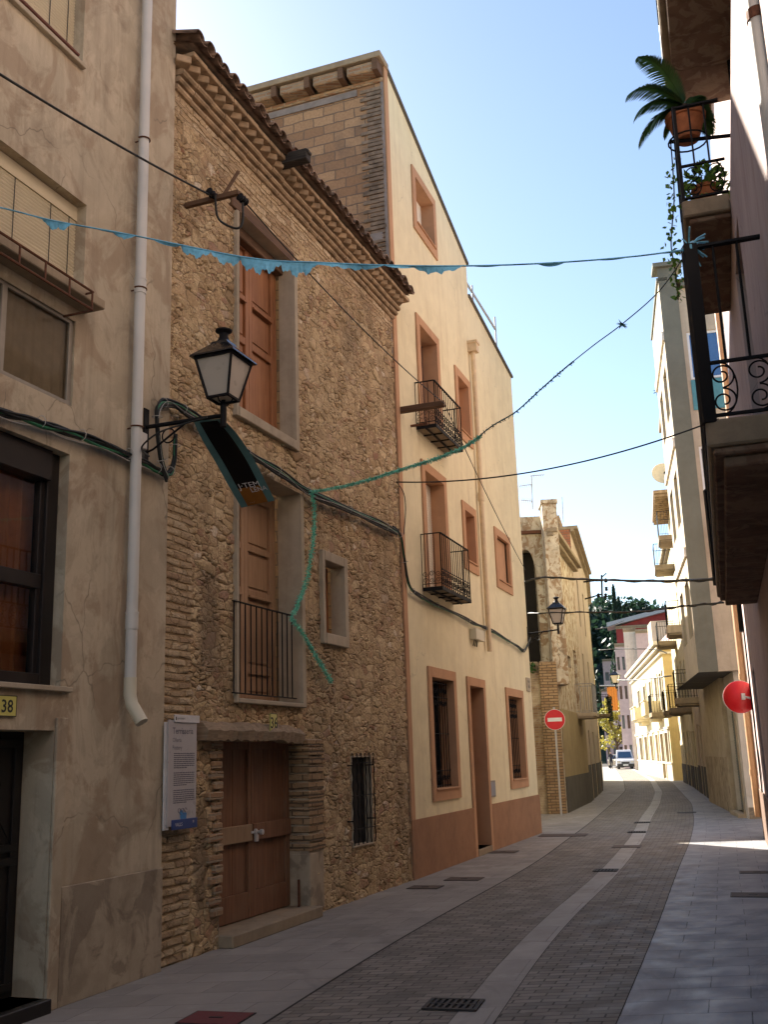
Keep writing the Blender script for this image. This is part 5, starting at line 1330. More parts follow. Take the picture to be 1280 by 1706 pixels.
# ------------------------------------------------------------ R4: sunlit yellow corner house
Y4 = Wall(gpt(1124, 1301).xy, B=gpt(1066, 1287).xy, side=-1)
def build_R4():
    W = Y4; L = W.L; print('Y4', L)
    wins = []
    for k, (a, b) in enumerate(((.6, 2.4), (3.4, 5.4), (7.0, 8.8), (11.0, 13.2), (15.5, 18.2), (20.5, 23.5))): wins.append((a, b, 1.05 if k != 1 else .05, 2.75, 'brown'))
    for (a, b) in ((1.2, 2.6), (4.2, 5.8), (8.4, 10.2), (13.2, 15.4), (18.6, 21)): wins.append((a, b, 4.15 if a not in (4.2, 13.2) else 4.0, 6.3, 'shutter'))
    root = simple_house('yellow_house', W, 0, L, 7.9, 'paleyellow', wins, 'sunlit yellow corner house with white mouldings and two rounded balconies', near=False, base=(.95, 'trim'), D=8)
    m = M(); p = [W.P(0, 0, 0), W.P(0, 7.9, 0), W.P(0, 7.9, -8), W.P(0, 0, -8)]; m.add(p); m.build('side_wall', MT['yellow'], root)  # deeper yellow than the sunlit front: its missing sun is put into colour
    m = M(); m.ibox(W.P(-.25, 7.6, .35), W.e * (L + .3), -W.n * 8, Vector((0, 0, .12))); m.ibox(W.P(-.4, 7.85, .5), W.e * (L + .5), -W.n * 8.4, Vector((0, 0, .2))); m.ibox(W.P(-.15, 7.3, .15), W.e * (L + .2), -W.n * 8, Vector((0, 0, .12))); m.build('cornice', MT['white'], root)
    m = M(); W.box(m, 0, L, .95, 1.05, .031, .07); W.box(m, 0, L, 2.95, 3.1, .002, .1)
    for o in wins: W.box(m, o[0] - .2, o[0] - .001, o[2], o[3] + .15, .002, .08); W.box(m, o[1] + .001, o[1] + .2, o[2], o[3] + .15, .002, .08); W.box(m, o[0], o[1], o[3] + .001, o[3] + .15, .002, .08)
    m.build('moulding', MT['white'], root)
    for (a, b) in ((3.6, 6.6), (12.6, 16.4)):
        m = M(); W.box(m, a, b, 3.9, 4.0, .001, 1.0); W.box(m, a + .1, b - .1, 3.75, 3.899, .001, .85); W.box(m, a + .3, b - .3, 3.5, 3.749, .001, .55); W.box(m, a, b, 4.0, 4.75, .9, 1.0); W.box(m, a, a + .1, 4.0, 4.75, .001, .9); W.box(m, b - .1, b, 4.0, 4.75, .001, .9); W.box(m, a - .05, b + .05, 4.751, 4.85, .85, 1.05); m.build('balcony', MT['paleyellow'], root, bevel=.02)
    s = iron_balcony(W, root, -2.2, -.3, 3.6, 1.1, slab=.25, sp=.14)
    # roof parapets and pale blocks above
    m = M(); W.box(m, 3, L, 8.05, 9.3, -6, -1.2); m.build('roof_storey', MT['pinkfar'], root); m = M(); W.box(m, 16, 19, 9.31, 11.2, -6, -1.0); m.build('roof_hut', MT['beige'], root); m = M(); W.box(m, 6, 8, 9.31, 10.4, -5, -2); m.build('roof_hut', MT['beige'], root)
build_R4()
# round red traffic mirror seen from behind
def mirror():
    P = at_y(1234, 1161, 20.0); r = thing('traffic_mirror', (P.x, P.y, P.z - .4), 'red round back of a traffic mirror beside the orange downpipe', 'mirror')
    ax = Vector((-.25, -1, .0)).normalized(); m = M(); rr = .305; m.lathe(P, [(.0, .10), (.12, .09), (.22, .06), (.285, .02), (rr, 0), (rr, -.03), (.0, -.03)], 36, ax=ax); m.build('shell', MT['red'], r, smooth=40)
    m = M(); m.lathe(P, [(rr - .01, -.031), (rr + .008, -.031), (rr + .008, -.055), (rr - .01, -.055)], 36, ax=ax); m.build('rim', MT['signwhite'], r, smooth=40)
    m = M(); a = P + ax * .11 + Vector((.05, 0, 0)); m.tube([a, a + Vector((.22, -.02, -.06)), R1.P(21.5, P.z - .15, .02)], .022, 8); m.bar(a - Vector((0, 0, .06)), a + Vector((0, 0, .06)), .07, .04); m.build('bracket', MT['galv'], r)
mirror()
# ------------------------------------------------------------ L4: half ruined corner house
L4 = Wall((5.19, 32.13), B=(7.19, 38.94)); L5 = Wall((7.19, 38.94), B=(12.47, 60.93))
L4s = Wall((5.19 - 12, 32.13 + .7), B=(5.19, 32.13))      # camera facing side, its unseen left part lengthened to block sun
def build_L4():
    root = thing('ruined_house', L4.P(3, 0, -3), 'half ruined corner house with exposed brick, peeling plaster and a dark arch', 'house')
    W = L4; S = L4s; LS = S.L
    # camera side: low brick wall with sloping top, taller back wall with arch behind
    zl = S.px(900, 1120)[1]; zt = S.px(890, 850)[1]; print('L4s', LS, zl, zt)
    lowtop = lambda u: zl + .25 * math.sin(u * 3)
    m = M(); Sb = Wall(S.P(0, 0, -.9).xy, B=S.P(LS, 0, -.9).xy)
    a0 = Sb.px(866, 1000)[0]; a1 = Sb.px(897, 1000)[0]
    ops = [(a0, a1, zl - .8, Sb.px(885, 915)[1] - .0, .6)]
    Sb.facade(m, 0, LS, zl - .8, zt, ops); Sb.reveals(m, ops); Sb.body(m, 0, LS, zl - .8, zt, 1.2)
    # arch head infill
    a, b, c, d, e = ops[0]; n = 10; cx_ = (a + b) / 2; rx = (b - a) / 2; ry = 1.0
    for sgn in (-1, 1):
        for k in range(n):
            t0, t1 = k / n * math.pi / 2, (k + 1) / n * math.pi / 2
            x0, x1 = cx_ + sgn * rx * math.sin(t0), cx_ + sgn * rx * math.sin(t1); y0, y1 = d - ry + ry * math.cos(t0), d - ry + ry * math.cos(t1)
            q = [Sb.P(x0, y0, .0), Sb.P(x1, y1, .0), Sb.P(x1, d, .0), Sb.P(x0, d, .0)]; m.add(q if sgn > 0 else q[::-1])
    m.build('arched_wall', MT['peel'], root)
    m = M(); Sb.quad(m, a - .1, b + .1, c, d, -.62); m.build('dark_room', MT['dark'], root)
    m = M(); Sb.box(m, a - .2, b + .35, d + .5, d + .6, .001, .15); m.build('lintel', MT['rust'], root)
    m = M(); S.facade(m, 0, LS, 0, lambda u: zl, [], cell=.3)
    S.body(m, 0, LS, 0, zl, .9, near=False, far=False); m.build('brick_wall', MT['ruinbrick'], root)
    m = M()
    r_ = random.Random(6)
    for k in range(26): uu = r_.uniform(LS - 2.2, LS - .1); S.box(m, uu, uu + r_.uniform(.15, .35), zl, zl + r_.uniform(.05, .4), -r_.uniform(.3, .8), -.02)
    m.build('rubble_edge', MT['conc'], root, bevel=.02)
    # corner pier of brick, full height
    zp = zat(S.P(LS, 0).x, S.P(LS, 0).y, 840)
    m = M(); S.box(m, LS - .55, LS - .02, 0, zl + .3, .001, .16); m.build('brick_pier', MT['pierbrick'], root, bevel=.02)
    m = M(); S.box(m, LS - .1, LS + .36, zl - .4, zp, -.85, .06); S.box(m, LS - .14, LS + .4, zp, zp + .14, -.9, .1); m.build('tall_pier', MT['peel'], root, bevel=.02)
    # street side
    h = lambda u: 8.75
    wins = [(3.2, 4.1, 4.6, 5.0, .1), (5.0, 5.9, 3.25, 5.35, .2)]
    m = M(); W.facade(m, 0, W.L, 0, h, wins); W.reveals(m, wins); W.body(m, 1.75, W.L, 0, h, 9); m.build('wall', MT['peel'], root)
    m = M(); W.box(m, .25, W.L, 1.05, 3.1, .002, .02); m.build('painted_band', MT['ochre'], root)
    m = M(); W.box(m, .25, W.L, 0, 1.05, .002, .04); m.build('plinth', MT['darkplinth'], root)
    shutter(W, root, wins[1][:4], -.15, 'brownshut'); m = M(); W.quad(m, *wins[0][:4], -.09); m.build('dark_vent', MT['dark'], root)
    m = M(); W.box(m, -.1, W.L, 8.5, 8.62, .001, .2); W.box(m, -.1, W.L, 8.62, 8.76, .001, .35); m.build('cornice', MT['conc'], root, bevel=.02)
    s = iron_balcony(W, root, 4.7, 6.2, 2.98, .62, slab=.13, rail=1.0, mat='beige', sp=.12, rmat='zinc')
    return root
build_L4()
def build_L5():
    W = L5; h1 = 10.2
    wins = [(2, 3, 0, 2.6, 'door'), (5.5, 6.6, 1, 2.6, 'shutter'), (2, 3, 3.4, 5.6, 'brown'), (6, 7, 3.4, 5.6, 'shutter'), (2, 3, 6.7, 8.6, 'shutter'), (6, 7, 6.7, 8.6, 'brown'), (9.5, 10.4, 0, 2.5, 'door')]
    r = simple_house('terraced_house', W, 0, 11, h1, 'beige', wins, 'tall beige house with a red brick parapet beyond the ruined corner', D=7, base=(1.3, 'darkplinth'), coping=(.12, .3, 'conc'), near=False)
    m = M(); m.add([W.P(0, 0, 0), W.P(0, h1, 0), W.P(0, h1, -7), W.P(0, 0, -7)]); m.build('side_wall', MT['redbrick'], r)
    m = M(); W.box(m, .5, 2.4, h1 + .12, h1 + .7, -2, -.4); m.build('chimney', MT['oldbrick'], r); m = M(); W.box(m, 5, 6.2, h1 + .12, h1 + 1.1, -2.2, -.6); m.build('chimney', MT['oldbrick'], r); m = M(); W.box(m, 8.5, 9.4, h1 + .12, h1 + .8, -2, -.3); m.build('chimney', MT['oldbrick'], r)
    W6 = Wall(W.P(11, 0).xy, head=math.degrees(math.atan2(W.e.x, W.e.y)) - 2.2)
    wins = [(2, 3.2, 0, 2.6, 'door'), (6, 7, 1, 2.6, 'shutter'), (2.2, 3.2, 3.6, 5.9, 'glass'), (6.5, 7.5, 3.6, 5.9, 'shutter'), (2.2, 3.2, 7, 9, 'shutter'), (10, 11, 3.6, 5.9, 'brown')]
    r2 = simple_house('terraced_house', W6, 0, 13, 10.6, 'ochre', wins, 'ochre house on the left curve of the street with a planted balcony', D=7, base=(1.3, 'darkplinth'), coping=(.12, .2, 'conc'))
    b = iron_balcony(W6, r2, 5.8, 8.2, 3.6, .7, slab=.12)
    m = M(); rr = random.Random(2)
    for k in range(420):
        c = W6.P(rr.uniform(5.8, 8.2), 3.6 + rr.uniform(-.25, 1.1), .7 + rr.uniform(-.12, .14)); a = Vector((rr.uniform(-1, 1), rr.uniform(-1, 1), rr.uniform(-1, 1))).normalized() * .06; b_ = Vector((rr.uniform(-1, 1), rr.uniform(-1, 1), rr.uniform(-1, 1))).normalized() * .05; m.add([c - a, c + b_, c + a, c - b_])
    t = tag(m.build('hanging_plant', MT['cypress']), 'dark green plants hanging over the ochre house balcony on the left curve', 'plant')
    W7 = Wall(W6.P(13, 0).xy, head=math.degrees(math.atan2(W.e.x, W.e.y)) - 2.0)
    simple_house('terraced_house', W7, .1, 4.5, 6.4, 'yellow', [(2, 3, 0, 2.5, 'door')], 'lowest last yellow house on the left edge where the street opens', D=7, base=(1.2, 'trim'))
build_L5()
# ------------------------------------------------------------ far end of the street
def far_house(name, px0, px1, pyt, Y, mat, label, D=5, rows=3, cols=2, extra=None, kinds=('glass', 'shutter', 'brown')):
    a = at_y(px0, 1270, Y); b = at_y(px1, 1270, Y); t = zat((a.x + b.x) / 2, Y, pyt)
    W = Wall((a.x, Y), B=(b.x, Y - .24 * (b.x - a.x)), side=1); rr = random.Random(int(px0)); wins = []; L = W.L
    for r in range(rows):
        for c in range(cols):
            u = L * (c + .5) / cols; ww = min(1.0, L / cols * .5); v = .2 + r * 3.1
            if v + 2 < t - .3: wins.append((u - ww / 2, u + ww / 2, v + (.8 if r else 0), v + 2.2, kinds[(r + c) % len(kinds)]))
    return simple_house(name, W, 0, L, t, mat, wins, label, D=D, coping=(.2, .2, 'conc')), W, t
far_house('townhouse', 1041, 1066, 1075, 112, 'pinkfar', 'tall pale house with white drainpipes behind the yellow corner house', rows=6, cols=3)
h, W, t = far_house('townhouse', 1012, 1041, 1150, 150, 'pinkfar', 'pale pink house at the far end of the street behind the tree', rows=5, cols=3)
h, W, t = far_house('townhouse', 1018, 1042, 1100, 175, 'pinkfar', 'white block with a flat roof at the foot of the wooded hill', rows=6, cols=2)
h, W, t = far_house('warehouse', 1046, 1130, 1045, 120, 'maroon', 'maroon walled building with a pale roof edge above the yellow house', rows=0, cols=1, D=3)
m = M(); m.ibox(W.P(-1, t + .1, .8), W.e * (W.L + 2) + Vector((0, 0, 1.6)), -W.n * 4.5, Vector((0, 0, .5))); m.build('roof', MT['zinc'], h)
m = M(); p = [W.P(-.0, t, .01), W.P(W.L, t, .01), W.P(W.L, t + 1.7, .01), W.P(0, t + .12, .01)]; m.add(p); m.add([q - W.n * .3 for q in p][::-1]); m.build('gable', MT['maroon'], h)
far_house('townhouse', 1058, 1078, 1050, 100, 'white', 'pale block with a flat top just behind the yellow house roof', rows=1, cols=1)
far_house('townhouse', 1079, 1106, 1052, 97, 'pinkfar', 'pinkish washed out rooftop rooms behind the yellow house cornice', rows=1, cols=1)
alley = Wall(L3.P(LCREAM - 1, 0, -10).xy, head=19, side=1)  # unseen house added to keep a sun patch off the street
simple_house('alley_sun_blocker', alley, 0, 12, 11.5, 'beige', [(3, 4, 1, 2.4, 'brown'), (7, 8, 0, 2.4, 'door')], 'added unseen beige house blocking the sun behind the alley beyond the cream house', D=8, cat='house')
# orange roller awning and frame at the far left curve
def awning():
    Y = 78; a = at_y(1015, 1185, Y); b = at_y(1028, 1142, Y); r = thing('awning', (a.x, Y, a.z), 'orange roller awning hanging high over the far end of the street', 'awning')
    m = M(); n = 8
    for k in range(n):
        x0 = a.x + (b.x - a.x) * k / n; x1 = a.x + (b.x - a.x) * (k + 1) / n; m.add([(x0, Y + .02 * (k % 2), a.z), (x1, Y + .02 * ((k + 1) % 2), a.z), (x1, Y + .02 * ((k + 1) % 2), b.z), (x0, Y + .02 * (k % 2), b.z)])
    m.build('cloth', MT['orangeblind'], r); m = M(); m.tube([(a.x - .5, Y, b.z), (b.x + .2, Y, b.z)], .06, 8); m.tube([(a.x, Y, a.z), (b.x, Y, a.z)], .04, 8); m.build('roller', MT['zinc'], r)
    m = M()
awning()
# ------------------------------------------------------------ hill, conifers, trees
def hill():
    m = M(); nx, ny = 50, 24; x0, x1, y0, y1 = -60, 160, 165, 330; rr = random.Random(5); g = []
    for j in range(ny + 1):
        for i in range(nx + 1):
            x = x0 + (x1 - x0) * i / nx; y = y0 + (y1 - y0) * j / ny; s = min(1, j / 8); z = 31 * s * math.exp(-((x - 42) / 60) ** 2) + rr.uniform(-.6, .6); g.append(len(m.v)); m.v.append((x, y, max(-.5, z)))
    for j in range(ny):
        for i in range(nx): a = j * (nx + 1) + i; m.f.append((a, a + 1, a + nx + 2, a + nx + 1))
    tag(m.build('hill', MT['cypress'], smooth=60), kind='structure')
hill()
def leaves(m, c, rad, n, size, rr, squash=1.0):
    for k in range(n):
        d = Vector((rr.gauss(0, 1), rr.gauss(0, 1), rr.gauss(0, 1))).normalized() * rad * rr.random() ** .4; d.z *= squash; p = Vector(c) + d
        a = Vector((rr.uniform(-1, 1), rr.uniform(-1, 1), rr.uniform(-1, 1))).normalized() * size * rr.uniform(.6, 1.2); b = a.cross(Vector((rr.uniform(-1, 1), rr.uniform(-1, 1), rr.uniform(-1, 1)))).normalized() * size * .6
        m.add([p - a, p + b, p + a, p - b])
def cypress_tree(x, y, z0, h, w, label, seed):
    rr = random.Random(seed); r = thing('cypress_tree', (x, y, z0), label, 'tree', None); m = M(); m.tube([(x, y, z0), (x, y, z0 + h * .5), (x, y, z0 + h * .93)], [.35, .25, .05], 8); m.build('trunk', MT['bark'], r)
    m = M()
    for k in range(2400):
        t = rr.random() ** .8; R0 = w * (1 - t) ** .7 * (.55 + .45 * min(1, t * 6)) * (1 + .25 * math.sin(t * 23 + seed)); an = rr.uniform(0, 6.28); q = R0 * rr.random() ** .35; c = Vector((x + q * math.cos(an), y + q * math.sin(an), z0 + .6 + t * (h - .6))); a = Vector((rr.uniform(-.4, .4), rr.uniform(-.4, .4), 1)).normalized() * .5; b = Vector((rr.uniform(-1, 1), rr.uniform(-1, 1), .2)).normalized() * .17; m.add([c - a * .5 - b, c - a * .5 + b, c + a * .5 + b * .3, c + a * .5 - b * .3])
    m.build('crown', MT['cypress'], r)
p = at_y(1022, 975, 160); cypress_tree(p.x, 160, 0, p.z, 2.2, 'tallest narrow cypress rising above the far houses', 3)
p = at_y(1040, 1010, 163); cypress_tree(p.x, 163, 0, p.z, 3.6, 'broader dark conifer just right of the tallest cypress', 7)
p = at_y(1031, 995, 168); cypress_tree(p.x, 168, 0, p.z, 2.6, 'middle conifer half hidden between two other dark conifers', 9)
def wood():
    m = M(); rr = random.Random(9)
    for k in range(260):
        x = rr.uniform(26, 70); y = rr.uniform(172, 235); z = 31 * min(1, (y - 165) / 55) * math.exp(-((x - 42) / 60) ** 2); leaves(m, (x, y, z + 1.5), rr.uniform(2, 3.4), 60, .7, rr)
    tag(m.build('hillside_wood', MT['cypress']), 'dark wooded hillside behind the far houses', 'wood', kind='stuff')
wood()
def street_tree():
    rr = random.Random(12); P = at_y(1030, 1275, 116); P.z = 0; r = thing('street_tree', P, 'yellow green leafy tree at the far end of the street', 'tree'); m = M(); m.tube([P, P + Vector((.1, 0, 2.2)), P + Vector((0, .1, 4))], [.22, .16, .1], 8)
    for k in range(9): an = k * .7; q = P + Vector((0, 0, 2.2 + k * .2)); m.tube([q, q + Vector((math.cos(an) * 1.3, math.sin(an) * 1.3, 1.2)), q + Vector((math.cos(an) * 2, math.sin(an) * 2, 2.2))], [.08, .05, .02], 6)
    m.build('trunk', MT['bark'], r); m = M()
    for k in range(26): an = rr.uniform(0, 6.28); q = rr.uniform(.3, 2.3); leaves(m, P + Vector((q * math.cos(an), q * math.sin(an), rr.uniform(2.6, 7.0))), rr.uniform(.5, .9), 60, .2, rr)
    m.build('crown', MT['autumn'], r)
street_tree()
# ------------------------------------------------------------ van, car, person
def car_body(m, P, prof, hw, tw, e, n):
    """prof: (along, z) outline; lofted with tumblehome"""
    sec = []
    for s, f in ((-1, 1), (1, 1)):
        sec.append([P + e * a + n * (s * (hw if z < 1.05 else hw - (hw - tw) * min(1, (z - 1.05) / .8))) + Vector((0, 0, z)) for a, z in prof])
    k = len(prof)
    for i in range(k): m.add([sec[0][i], sec[1][i], sec[1][(i + 1) % k], sec[0][(i + 1) % k]])
    m.add(sec[0][::-1]); m.add(sec[1])
def van():
    P = gpt(1044, 1281.5); P.z = 0; yaw = .06; f = Vector((-math.sin(yaw) - .12, -1, 0)).normalized(); n = Vector((f.y, -f.x, 0))     # f = towards the camera (front)
    r = thing('van', P, 'white high roofed van driving towards the camera at the far end of the street', 'van')
    prof = [(0, .32), (0.02, .55), (-.03, .85), (-.85, 1.08), (-1.5, 1.72), (-1.7, 1.86), (-3.0, 1.92), (-4.0, 1.9), (-4.15, 1.0), (-4.15, .35)]
    m = M(); car_body(m, P, prof, .85, .70, f, n); m.build('body', MT['vanwhite'], r, bevel=.04, recalc=True)
    def fr(a, x, z): return P + f * a + n * x + Vector((0, 0, z))
    m = M(); m.add([fr(-.86, -.7, 1.11), fr(-.86, .7, 1.11), fr(-1.47, .6, 1.70), fr(-1.47, -.6, 1.70)]); q = [v + f * .012 + Vector((0, 0, .012)) for v in [Vector(p) for p in m.v]]; m = M(); m.add(q); m.build('windscreen', MT['carglass'], r)
    m = M(); m.ibox(fr(-.15, -.86, .22), f * .2, n * 1.72, Vector((0, 0, .32))); m.ibox(fr(.03, -.4, .56), f * .02, n * .8, Vector((0, 0, .16))); m.build('bumper', MT['plasticblack'], r, bevel=.03)
    m = M(); m.ibox(fr(.052, -.26, .36), f * .012, n * .52, Vector((0, 0, .11))); m.build('number_plate', MT['signwhite'], r)
    for s in (-1, 1):
        m = M(); m.ibox(fr(-.06, s * .68 - .14, .62), f * .09, n * .28, Vector((0, 0, .2))); m.build('headlight', MT['lampglass'], r, bevel=.02)
        m = M(); m.ibox(fr(-1.05, s * .98 - .09, 1.1), f * .07, n * .18, Vector((0, 0, .22))); m.bar(fr(-1.0, s * .8, 1.12), fr(-1.0, s * .95, 1.15), .05); m.build('wing_mirror', MT['plasticblack'], r, bevel=.02)
        for a in (-.75, -3.3):
            m = M(); m.lathe(fr(a, s * .66, .31), [(.31, -.1), (.31, .1)] if s > 0 else [(.31, -.1), (.31, .1)], 20, ax=n); w = m.build('wheel', MT['rubber'], r, smooth=40)
            m = M(); m.lathe(fr(a, s * .765, .31), [(.17, -.012), (.15, .012)], 14, ax=n); m.build('rim', MT['alu'], w)
van()
def parked_car():
    P = gpt(1029, 1282); P.z = 0; P = at_y(1027, 1281, 118); P.z = 0; f = Vector((-.25, -1, 0)).normalized(); n = Vector((f.y, -f.x, 0)); r = thing('car', P, 'pale cream car half hidden behind the van and the walking person', 'car')
    prof = [(0, .3), (0, .62), (-.1, .8), (-1.0, .95), (-1.6, 1.4), (-2.9, 1.42), (-3.7, .95), (-4.0, .85), (-4.0, .3)]
    m = M(); car_body(m, P, prof, .82, .62, f, n); m.build('body', MT['dish'], r, bevel=.04, recalc=True)
    m = M(); q = [P + f * a + n * x + Vector((0, 0, z)) for a, x, z in ((-1.0, -.66, .985), (-1.0, .66, .985), (-1.58, .55, 1.39), (-1.58, -.55, 1.39))]; m.add([p + f * .015 for p in q]); m.build('windscreen', MT['carglass'], r)
    for s in (-1, 1):
        m = M(); m.ibox(P + f * -.03 + n * (s * .6 - .13) + Vector((0, 0, .52)), f * .05, n * .26, Vector((0, 0, .14))); m.build('headlight', MT['lampglass'], r)
        for a in (-.75, -3.2): m = M(); m.lathe(P + f * a + n * s * .7 + Vector((0, 0, .3)), [(.3, -.1), (.3, .1)], 18, ax=n); m.build('wheel', MT['rubber'], r, smooth=40)
parked_car()
def person():
    P = gpt(1020, 1281.5); P.z = 0; X, Y = P.x, P.y
    r = thing('person', P, 'person in dark clothes walking on the left pavement at the far end of the street', 'person')
    joints = {'pel': (0, 0, .95), 'sp': (0, 0, 1.15), 'ch': (0, 0, 1.38), 'nk': (0, 0, 1.5), 'hd': (0, -.01, 1.6), 'ht': (0, -.01, 1.72), 'sl': (-.19, 0, 1.42), 'el': (-.26, .04, 1.15), 'wl': (-.24, -.08, .92), 'hl': (-.24, -.1, .84), 'sr': (.19, 0, 1.42), 'er': (.27, -.04, 1.15), 'wr': (.26, .08, .93), 'hr': (.26, .09, .85), 'pl': (-.1, 0, .9), 'kl': (-.11, -.12, .5), 'al': (-.11, .02, .09), 'tl': (-.12, -.13, .04), 'pr': (.1, 0, .9), 'kr': (.11, .1, .5), 'ar': (.11, .3, .14), 'tr': (.11, .2, .03)}
    rad = {'pel': .16, 'sp': .14, 'ch': .17, 'nk': .06, 'hd': .09, 'ht': .08, 'sl': .07, 'el': .05, 'wl': .035, 'hl': .04, 'sr': .07, 'er': .05, 'wr': .035, 'hr': .04, 'pl': .1, 'kl': .065, 'al': .045, 'tl': .04, 'pr': .1, 'kr': .065, 'ar': .045, 'tr': .04}
    E = [('pel', 'sp'), ('sp', 'ch'), ('ch', 'nk'), ('nk', 'hd'), ('hd', 'ht'), ('ch', 'sl'), ('sl', 'el'), ('el', 'wl'), ('wl', 'hl'), ('ch', 'sr'), ('sr', 'er'), ('er', 'wr'), ('wr', 'hr'), ('pel', 'pl'), ('pl', 'kl'), ('kl', 'al'), ('al', 'tl'), ('pel', 'pr'), ('pr', 'kr'), ('kr', 'ar'), ('ar', 'tr')]
    nm = list(joints); me = bpy.data.meshes.new('body'); me.from_pydata([joints[k] for k in nm], [(nm.index(a), nm.index(b)) for a, b in E], []); me.materials.append(MT['cloth'])
    o = bpy.data.objects.new('body', me); COL.objects.link(o); o.parent = r
    sk = o.modifiers.new('skin', 'SKIN'); o.modifiers.new('sub', 'SUBSURF').levels = 1
    if not me.skin_vertices: me.attributes.new('x', 'FLOAT', 'POINT')
    bm = bmesh.new(); bm.from_mesh(me); L = bm.verts.layers.skin.verify(); bm.verts.ensure_lookup_table()
    for i, k in enumerate(nm): bm.verts[i][L].radius = (rad[k], rad[k]); bm.verts[i][L].use_root = (k == 'pel')
    bm.to_mesh(me); bm.free()
    m = M(); m.lathe((X, Y - .02, 1.56), [(.03, 0), (.075, .03), (.088, .09), (.08, .15), (.04, .19)], 12); m.build('head', MT['skin'], r, smooth=60)
    m = M(); m.lathe((X, Y + .0, 1.62), [(.085, 0), (.098, .05), (.088, .11), (.04, .15)], 12); m.build('hair', MT['ink'], r, smooth=60)
person()
# ------------------------------------------------------------ street lamps on wall arms
def lantern(name, tip, base, label, group, k=1.0, plate=True, sup=None):
    """tip = top of the arm end (foot of the lantern); base = arm root on the wall"""
    tip = Vector(tip); base = Vector(base); ax = (tip - base); ax.z = 0; ax.normalize(); sd = Vector((-ax.y, ax.x, 0)); up = Vector((0, 0, 1))
    r = thing(name, base, label, 'street lamp', group)
    m = M(); am = tip - up * .05 * k; m.tube([base, am], .022 * k, 10); m.tube([am - ax * .02, am + ax * .0], .03 * k, 10)
    m.tube([base - up * .28 * k, base - up * .25 * k + ax * .1 * k, am - ax * (tip - base).length * .45], .011 * k, 7)
    c = base + ax * .28 * k - up * .13 * k; m.tube([c + (ax * math.cos(t) + up * math.sin(t)) * .075 * k for t in np.linspace(0, 6.1, 18)], .008 * k, 5)
    m.build('arm', MT['iron'], r, smooth=50)
    m = M(); m.ibox(base - sd * .045 * k - up * .42 * k - ax * .0, sd * .09 * k, ax * .016 * k, up * .62 * k); m.build('wall_plate', MT['iron'], r, bevel=.003)
    m = M(); m.tube([tip - up * .17 * k, tip + up * .06 * k], .032 * k, 14); m.lathe(tip + up * .06 * k, [(.04 * k, 0), (.02 * k, .02 * k), (.02 * k, .05 * k)], 12); m.build('post', MT['iron'], r, smooth=50)
    B = tip + up * .12 * k; b = .115 * k; t_ = .205 * k; H = .40 * k
    d1 = (ax + sd).normalized(); d2 = (ax - sd).normalized()
    if name: d1, d2 = ax, sd
    def sq(h, s): return [B + up * h + (d1 * x + d2 * y) * s for x, y in ((1, 1), (-1, 1), (-1, -1), (1, -1))]
    lo, hi = sq(0, b), sq(H, t_)
    m = M()
    for i in range(4):
        j = (i + 1) % 4; m.bar(lo[i], hi[i], .022 * k); m.bar(lo[i], lo[j], .024 * k); m.bar(hi[i], hi[j], .026 * k)
        mid_ = (lo[i] + lo[j]) / 2; m.tube([tip + up * .07 * k, (tip + mid_) / 2 + up * .02 * k + (mid_ - B).normalized() * .03 * k, mid_ + up * .0], .007 * k, 5)
    f = m.build('lantern_frame', MT['iron'], r)
    m = M(); lo2, hi2 = sq(.006, b * .97), sq(H - .006, t_ * .97)
    for i in range(4): j = (i + 1) % 4; m.add([lo2[i], lo2[j], hi2[j], hi2[i]])
    m.add(lo2[::-1]); m.build('lamp_glass', MT['lampglass'], r)
    e0, e1, e2 = sq(H + .01 * k, t_ * 1.22), sq(H + .03 * k, t_ * 1.18), sq(H + .17 * k, t_ * .48)
    e3 = sq(H + .2 * k, t_ * .42)
    m = M(); R_ = [e0, e1, e2, e3]
    for p, q in zip(R_[:-1], R_[1:]):
        for i in range(4): j = (i + 1) % 4; m.add([p[i], p[j], q[j], q[i]])
    m.add(e0[::-1]); m.add(e3); m.build('lantern_roof', MT['ironroof'], r)
    m = M(); T = B + up * (H + .2 * k); m.lathe(T, [(.085 * k, 0), (.06 * k, .03 * k), (.045 * k, .07 * k), (.05 * k, .1 * k), (.085 * k, .125 * k), (.085 * k, .14 * k), (.03 * k, .165 * k)], 18); m.build('chimney_cap', MT['iron'], r, smooth=40)
    if not plate: pass
    return r
MT['ironroof'] = plain('glossy_black_roof', (.015, .017, .02), .22, .2, .6)
a = L1.px(242, 712); wl = L1.w_for(a[0], a[1], 372); root_ = L1.P(a[0], a[1], 0.0)
tip_ = L1.P(a[0], a[1], wl); tz = zat(tip_.x, tip_.y, 684); tip_.z = tz; LAMP_T = tip_; LAMP_B = root_; print('lamp arm', wl, tz, a, 'span', proj(tip_))
lantern('street_lamp', tip_, root_, 'large near street lamp on an iron arm beside the white downpipe', 'wall street lamps', k=.93)
b = L3.P(LCREAM - .02, 0, 0); bz = zat(b.x, b.y, 1056); b.z = bz
def w_at(P0, dirv, X):
    lo, hi = 0.0, 4.0
    s = proj(P0 + dirv * .001)[0] < X
    for _ in range(50):
        m_ = (lo + hi) / 2
        if (proj(P0 + dirv * m_)[0] < X) == s: lo = m_
        else: hi = m_
    return lo
w2_ = w_at(b, L3.n, 931); t2_ = b + L3.n * w2_; t2_.z = zat(t2_.x, t2_.y, 1046); print('lamp2', w2_, bz, t2_.z)
lantern('street_lamp', t2_, b, 'middle street lamp at the far corner of the cream house above the alley', 'wall street lamps', k=.84)
